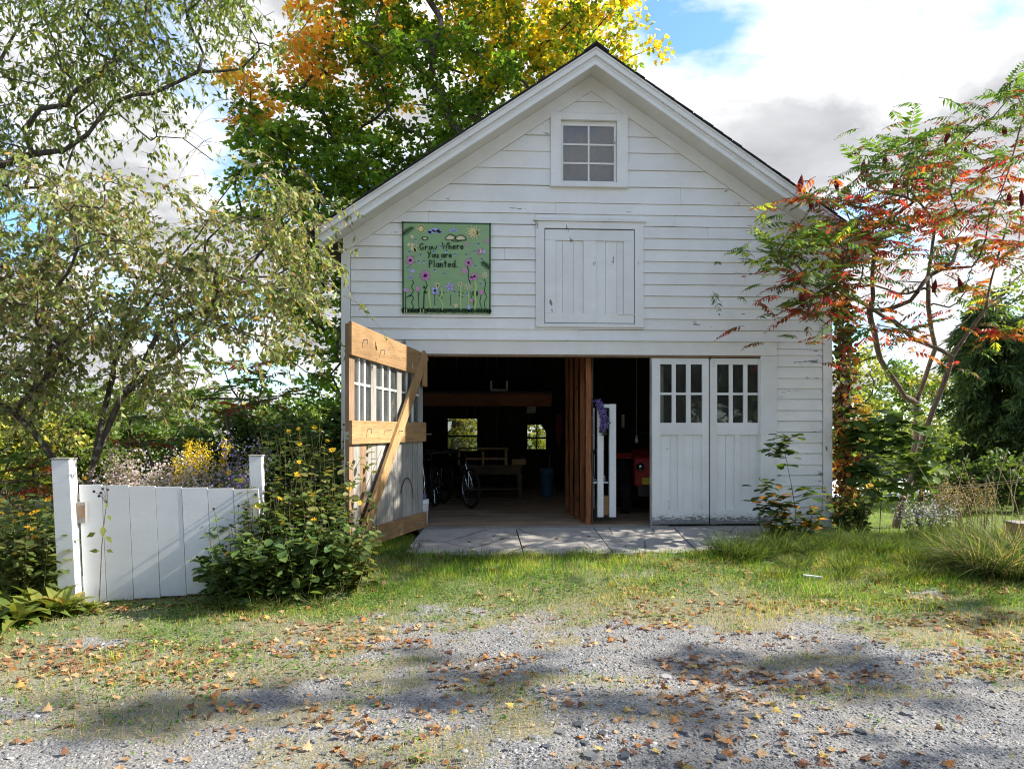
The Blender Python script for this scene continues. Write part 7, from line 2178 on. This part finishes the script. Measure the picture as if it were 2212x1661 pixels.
# blue asters and brown weeds on the right
for i, (px, Y, h) in enumerate(((1975, -.55, .55), (2000, -.45, .5), (2030, -.5, .52))):
    spray_plant('aster_plant', ('pale blue aster right of the sumac trunk', 'pale blue aster, middle one under the wire', 'pale aster next to the brown weeds')[i], gpt(px, Y), h, .45, 9, 620 + i, ((.42, .44, .66), (.5, .5, .62)), None, 260, (.013, .02))
for i, (px, Y, h) in enumerate(((2055, -.3, .75), (2085, -.2, .8), (2030, .8, .8), (2120, 0, .8))):
    spray_plant('brown_weed', ('brown seeding weed right of the blue asters', 'brown seeding weed under the wire', 'brown seeding weed in front of the conifer', 'brown seeding weed near the crate')[i], gpt(px, Y), h, .4, 9, 630 + i, ((.30, .22, .15), (.42, .36, .28)), None, 320, (.008, .014), ((.14, .12, .05), (.10, .11, .04), (.20, .14, .07)), cat='weed')


# tall grass clumps, each a thing
def clump(label, base, h, n, seed, col, w=(.004, .008), spread=.9, droop=.8, group=None, rad=.12, name='grass_clump', cat='grass'):
    r_ = np.random.default_rng(seed); t = thing(name, label, cat, tuple(base), group)
    a = r_.random(n) * 6.283; rr_ = rad * np.sqrt(r_.random(n))
    P = base[None] + np.stack([np.cos(a) * rr_, np.sin(a) * rr_, np.full(n, -.01)], 1); L = h * r_.uniform(.45, 1.1, n)
    d0 = unit(np.stack([np.cos(a + r_.normal(0, .5, n)) * spread * r_.random(n), np.sin(a + r_.normal(0, .5, n)) * spread * r_.random(n), np.ones(n)], 1))
    m = 6; tq = np.linspace(0, 1, m)
    pts = P[:, None] + d0[:, None] * (L[:, None] * tq)[..., None]; hz = unit(d0 * np.array([1, 1, 0]) + 1e-5)
    k = (droop * r_.uniform(.2, 1, n) * L)[:, None] * tq[None] ** 2.2
    pts = pts + hz[:, None] * (k * .55)[..., None]; pts[:, :, 2] -= k * .75
    pts[:, :, 2] = np.maximum(pts[:, :, 2], gz(pts[:, :, 0], pts[:, :, 1]) + .008)
    sd = unit(np.cross(d0, r_.normal(0, 1, (n, 3))))
    ww = (r_.uniform(w[0], w[1], n)[:, None] * np.array([.8, 1, .9, .7, .45, .06])[None])[..., None] / 2
    V = np.stack([pts - sd[:, None] * ww, pts + sd[:, None] * ww], 2).reshape(-1, 3)
    i = np.arange(m - 1) * 2; F1 = np.stack([i, i + 1, i + 3, i + 2], 1); F = (F1[None] + (np.arange(n) * m * 2)[:, None, None]).reshape(-1, 4)
    C = np.repeat(np.array(col)[r_.integers(0, len(col), n)] * r_.uniform(.7, 1.3, (n, 1)), m * 2, 0)
    link('blades', np_mesh('blades', V, F, C), MT['grass'], t); return t


GG = ((.06, .11, .025), (.085, .14, .03), (.12, .17, .045), (.05, .085, .025)); GD = ((.36, .30, .16), (.26, .24, .11), (.14, .17, .05))
big = [(2130, -2.15, .75, 500), (2190, -2.3, .8, 520), (2230, -2.0, .8, 450), (2080, -1.9, .6, 380), (2160, -1.6, .7, 380), (2215, -1.5, .7, 300)]
for i, (px, Y, h, n) in enumerate(big):
    clump(('arching green grass clump at the right edge', 'large arching grass clump below the crate', 'arching grass clump running out of the right edge', 'smaller arching grass clump left of the big ones', 'grass clump behind the big arching clump', 'grass clump at the foot of the crate')[i], gpt(px, Y), h, n, 700 + i, GG + GD[:1], (.005, .010), .9, .95, 'tall grass clumps at the right edge', .2)
for i in range(34):
    px = 1560 + i * 17 + rr.uniform(-7, 7); Y = rr.uniform(-1.35, -.6) if px > 1660 else rr.uniform(-1.5, -1.2)
    clump(ORD[i] + ' unmown grass tuft from the apron along the barn foot', gpt(px, Y), rr.uniform(.26, .46), 170, 720 + i, GG, (.004, .007), .9, .7, 'unmown grass tufts right of the apron', .14)
for i, px in enumerate(sorted(rr.uniform(1700, 2140) for _ in range(26))):
    px = px; Y = rr.uniform(-2.3, -1.3)
    clump(ORD[i] + ' from the left of the ragged grass tufts below the sumac', gpt(px, Y), rr.uniform(.15, .3), 130, 760 + i, GG + ((.2, .24, .06),), (.004, .006), 1.0, .6, 'ragged grass tufts below the sumac', .13)
for i, (px, Y) in enumerate(((505, -2.86), (530, -2.9), (470, -2.84), (560, -2.92), (600, -2.9), (690, -2.78))):
    clump(rank(px, (505, 530, 470, 560, 600, 690)) + ' from the left of the fine grass tufts at the gate foot', gpt(px, Y), .26, 150, 790 + i, GG + GD[1:2], (.003, .005), 1.0, .9, 'fine grass tufts at the gate', .1)
for i, px in enumerate((862, 878, 890, 902, 960, 1005, 1085)):
    clump(rank(px, (862, 878, 890, 902, 960, 1005, 1085)) + ' from the left of the tufts around the left apron corner', gpt(px, (-1.28, -1.1, -.85, -.6, -1.38, -1.36, -1.4)[i]), .15, 130, 840 + i, GG + GD[1:2], (.004, .006), 1.0, .6, 'grass tufts at the left apron corner', .12)
for i in range(7):
    clump(rank((1120, 1165, 1195, 1240, 1040, 1330, 880)[i], (1120, 1165, 1195, 1240, 1040, 1330, 880)) + ' from the left of the grass tufts along the apron edge', gpt((1120, 1165, 1195, 1240, 1040, 1330, 880)[i], -1.42), .12, 110, 800 + i, GG, (.004, .006), .9, .5, 'grass tufts along the apron', .1)

# dry grass stalks with seed heads
for i, (px, Y, ht) in enumerate(((2035, -.9, 1.15), (2060, -.8, 1.3), (2085, -1.0, 1.0), (2115, -.9, 1.2), (2140, -1.1, 1.35), (2165, -1.0, 1.2), (2185, -1.2, 1.4), (2205, -1.0, 1.3), (2150, -.7, 1.0), (2100, -.6, 1.15), (2195, -.8, 1.1), (2125, -1.3, .95), (2175, -1.4, 1.1), (2210, -1.3, 1.2))):
    b0 = gpt(px, Y); t = thing('dry_stalk', rank(px, (2035, 2060, 2085, 2115, 2140, 2165, 2185, 2205, 2150, 2100, 2195, 2125, 2175, 2210)) + ' from the left of the dry stalks with seed heads', 'stalk', tuple(b0), 'dry stalks at the right edge')
    lx, ly = rr.uniform(-.35, .3), rr.uniform(-.15, .15); bp = Vector(b0)
    pl = [bp + Vector((lx * q * q, ly * q, ht * .82 * q)) for q in (0, .3, .6, .85, 1)]
    MB().tube(pl, [.005, .0045, .004, .003, .002], 5).build('stem', MT['straw'], t)
    d = (pl[4] - pl[3]).normalized()
    MB().tube([pl[4] - d * .05, pl[4] - d * .01, pl[4] + d * .05], [.003, .009, .002], 6).build('seed_head', MT['straw'], t)
# two wires from the sumac out of the frame
wa, wb_ = at(1965, 1054, -.1), at(2330, 1018, -1.2)
for k in (0, 1):
    o = MB().tube([wa + (wb_ - wa) * q + Vector((0, 0, -.03 * k * (1 - q * .3) - .04 * math.sin(math.pi * q))) for q in (0, .2, .4, .6, .8, 1)], .0035, 5).build('garden_wire', MT['straw'])
    tag(o, ('upper pale wire stretched from the sumac to the right', 'lower pale wire stretched from the sumac to the right')[k], 'wire')
# wooden nest box at the right edge
bq = gpt(2222, -1.25); bt_ = at(2222, 1118, -1.25).z
cb = thing('wooden_crate', 'tan wooden box half in view at the right edge', 'crate', tuple(bq), None, R(-12))
hh3 = bt_ - bq[2]
for z0, z1, m_ in ((.02, .17, 'white_wood'), (.18, .32, 'bench_wood')):
    part(MB().box(-.18, .18, -.14, -.12, z0, z1), 'board', m_, cb); part(MB().box(-.18, -.16, -.119, .14, z0, z1), 'board', m_, cb); part(MB().box(.16, .18, -.119, .14, z0, z1), 'board', m_, cb); part(MB().box(-.159, .159, .12, .14, z0, z1), 'board', m_, cb)
part(MB().box(-.2, .2, -.16, .16, .322, .34), 'lid', 'grey_wood', cb); part(MB().box(-.2, .2, -.165, -.161, .29, .338), 'lid_edge', 'lumber', cb)
for x in (-.17, .13):
    for y in (-.13, .09): part(MB().box(x, x + .04, y, y + .04, -.05, .019), 'foot', 'grey_wood', cb)
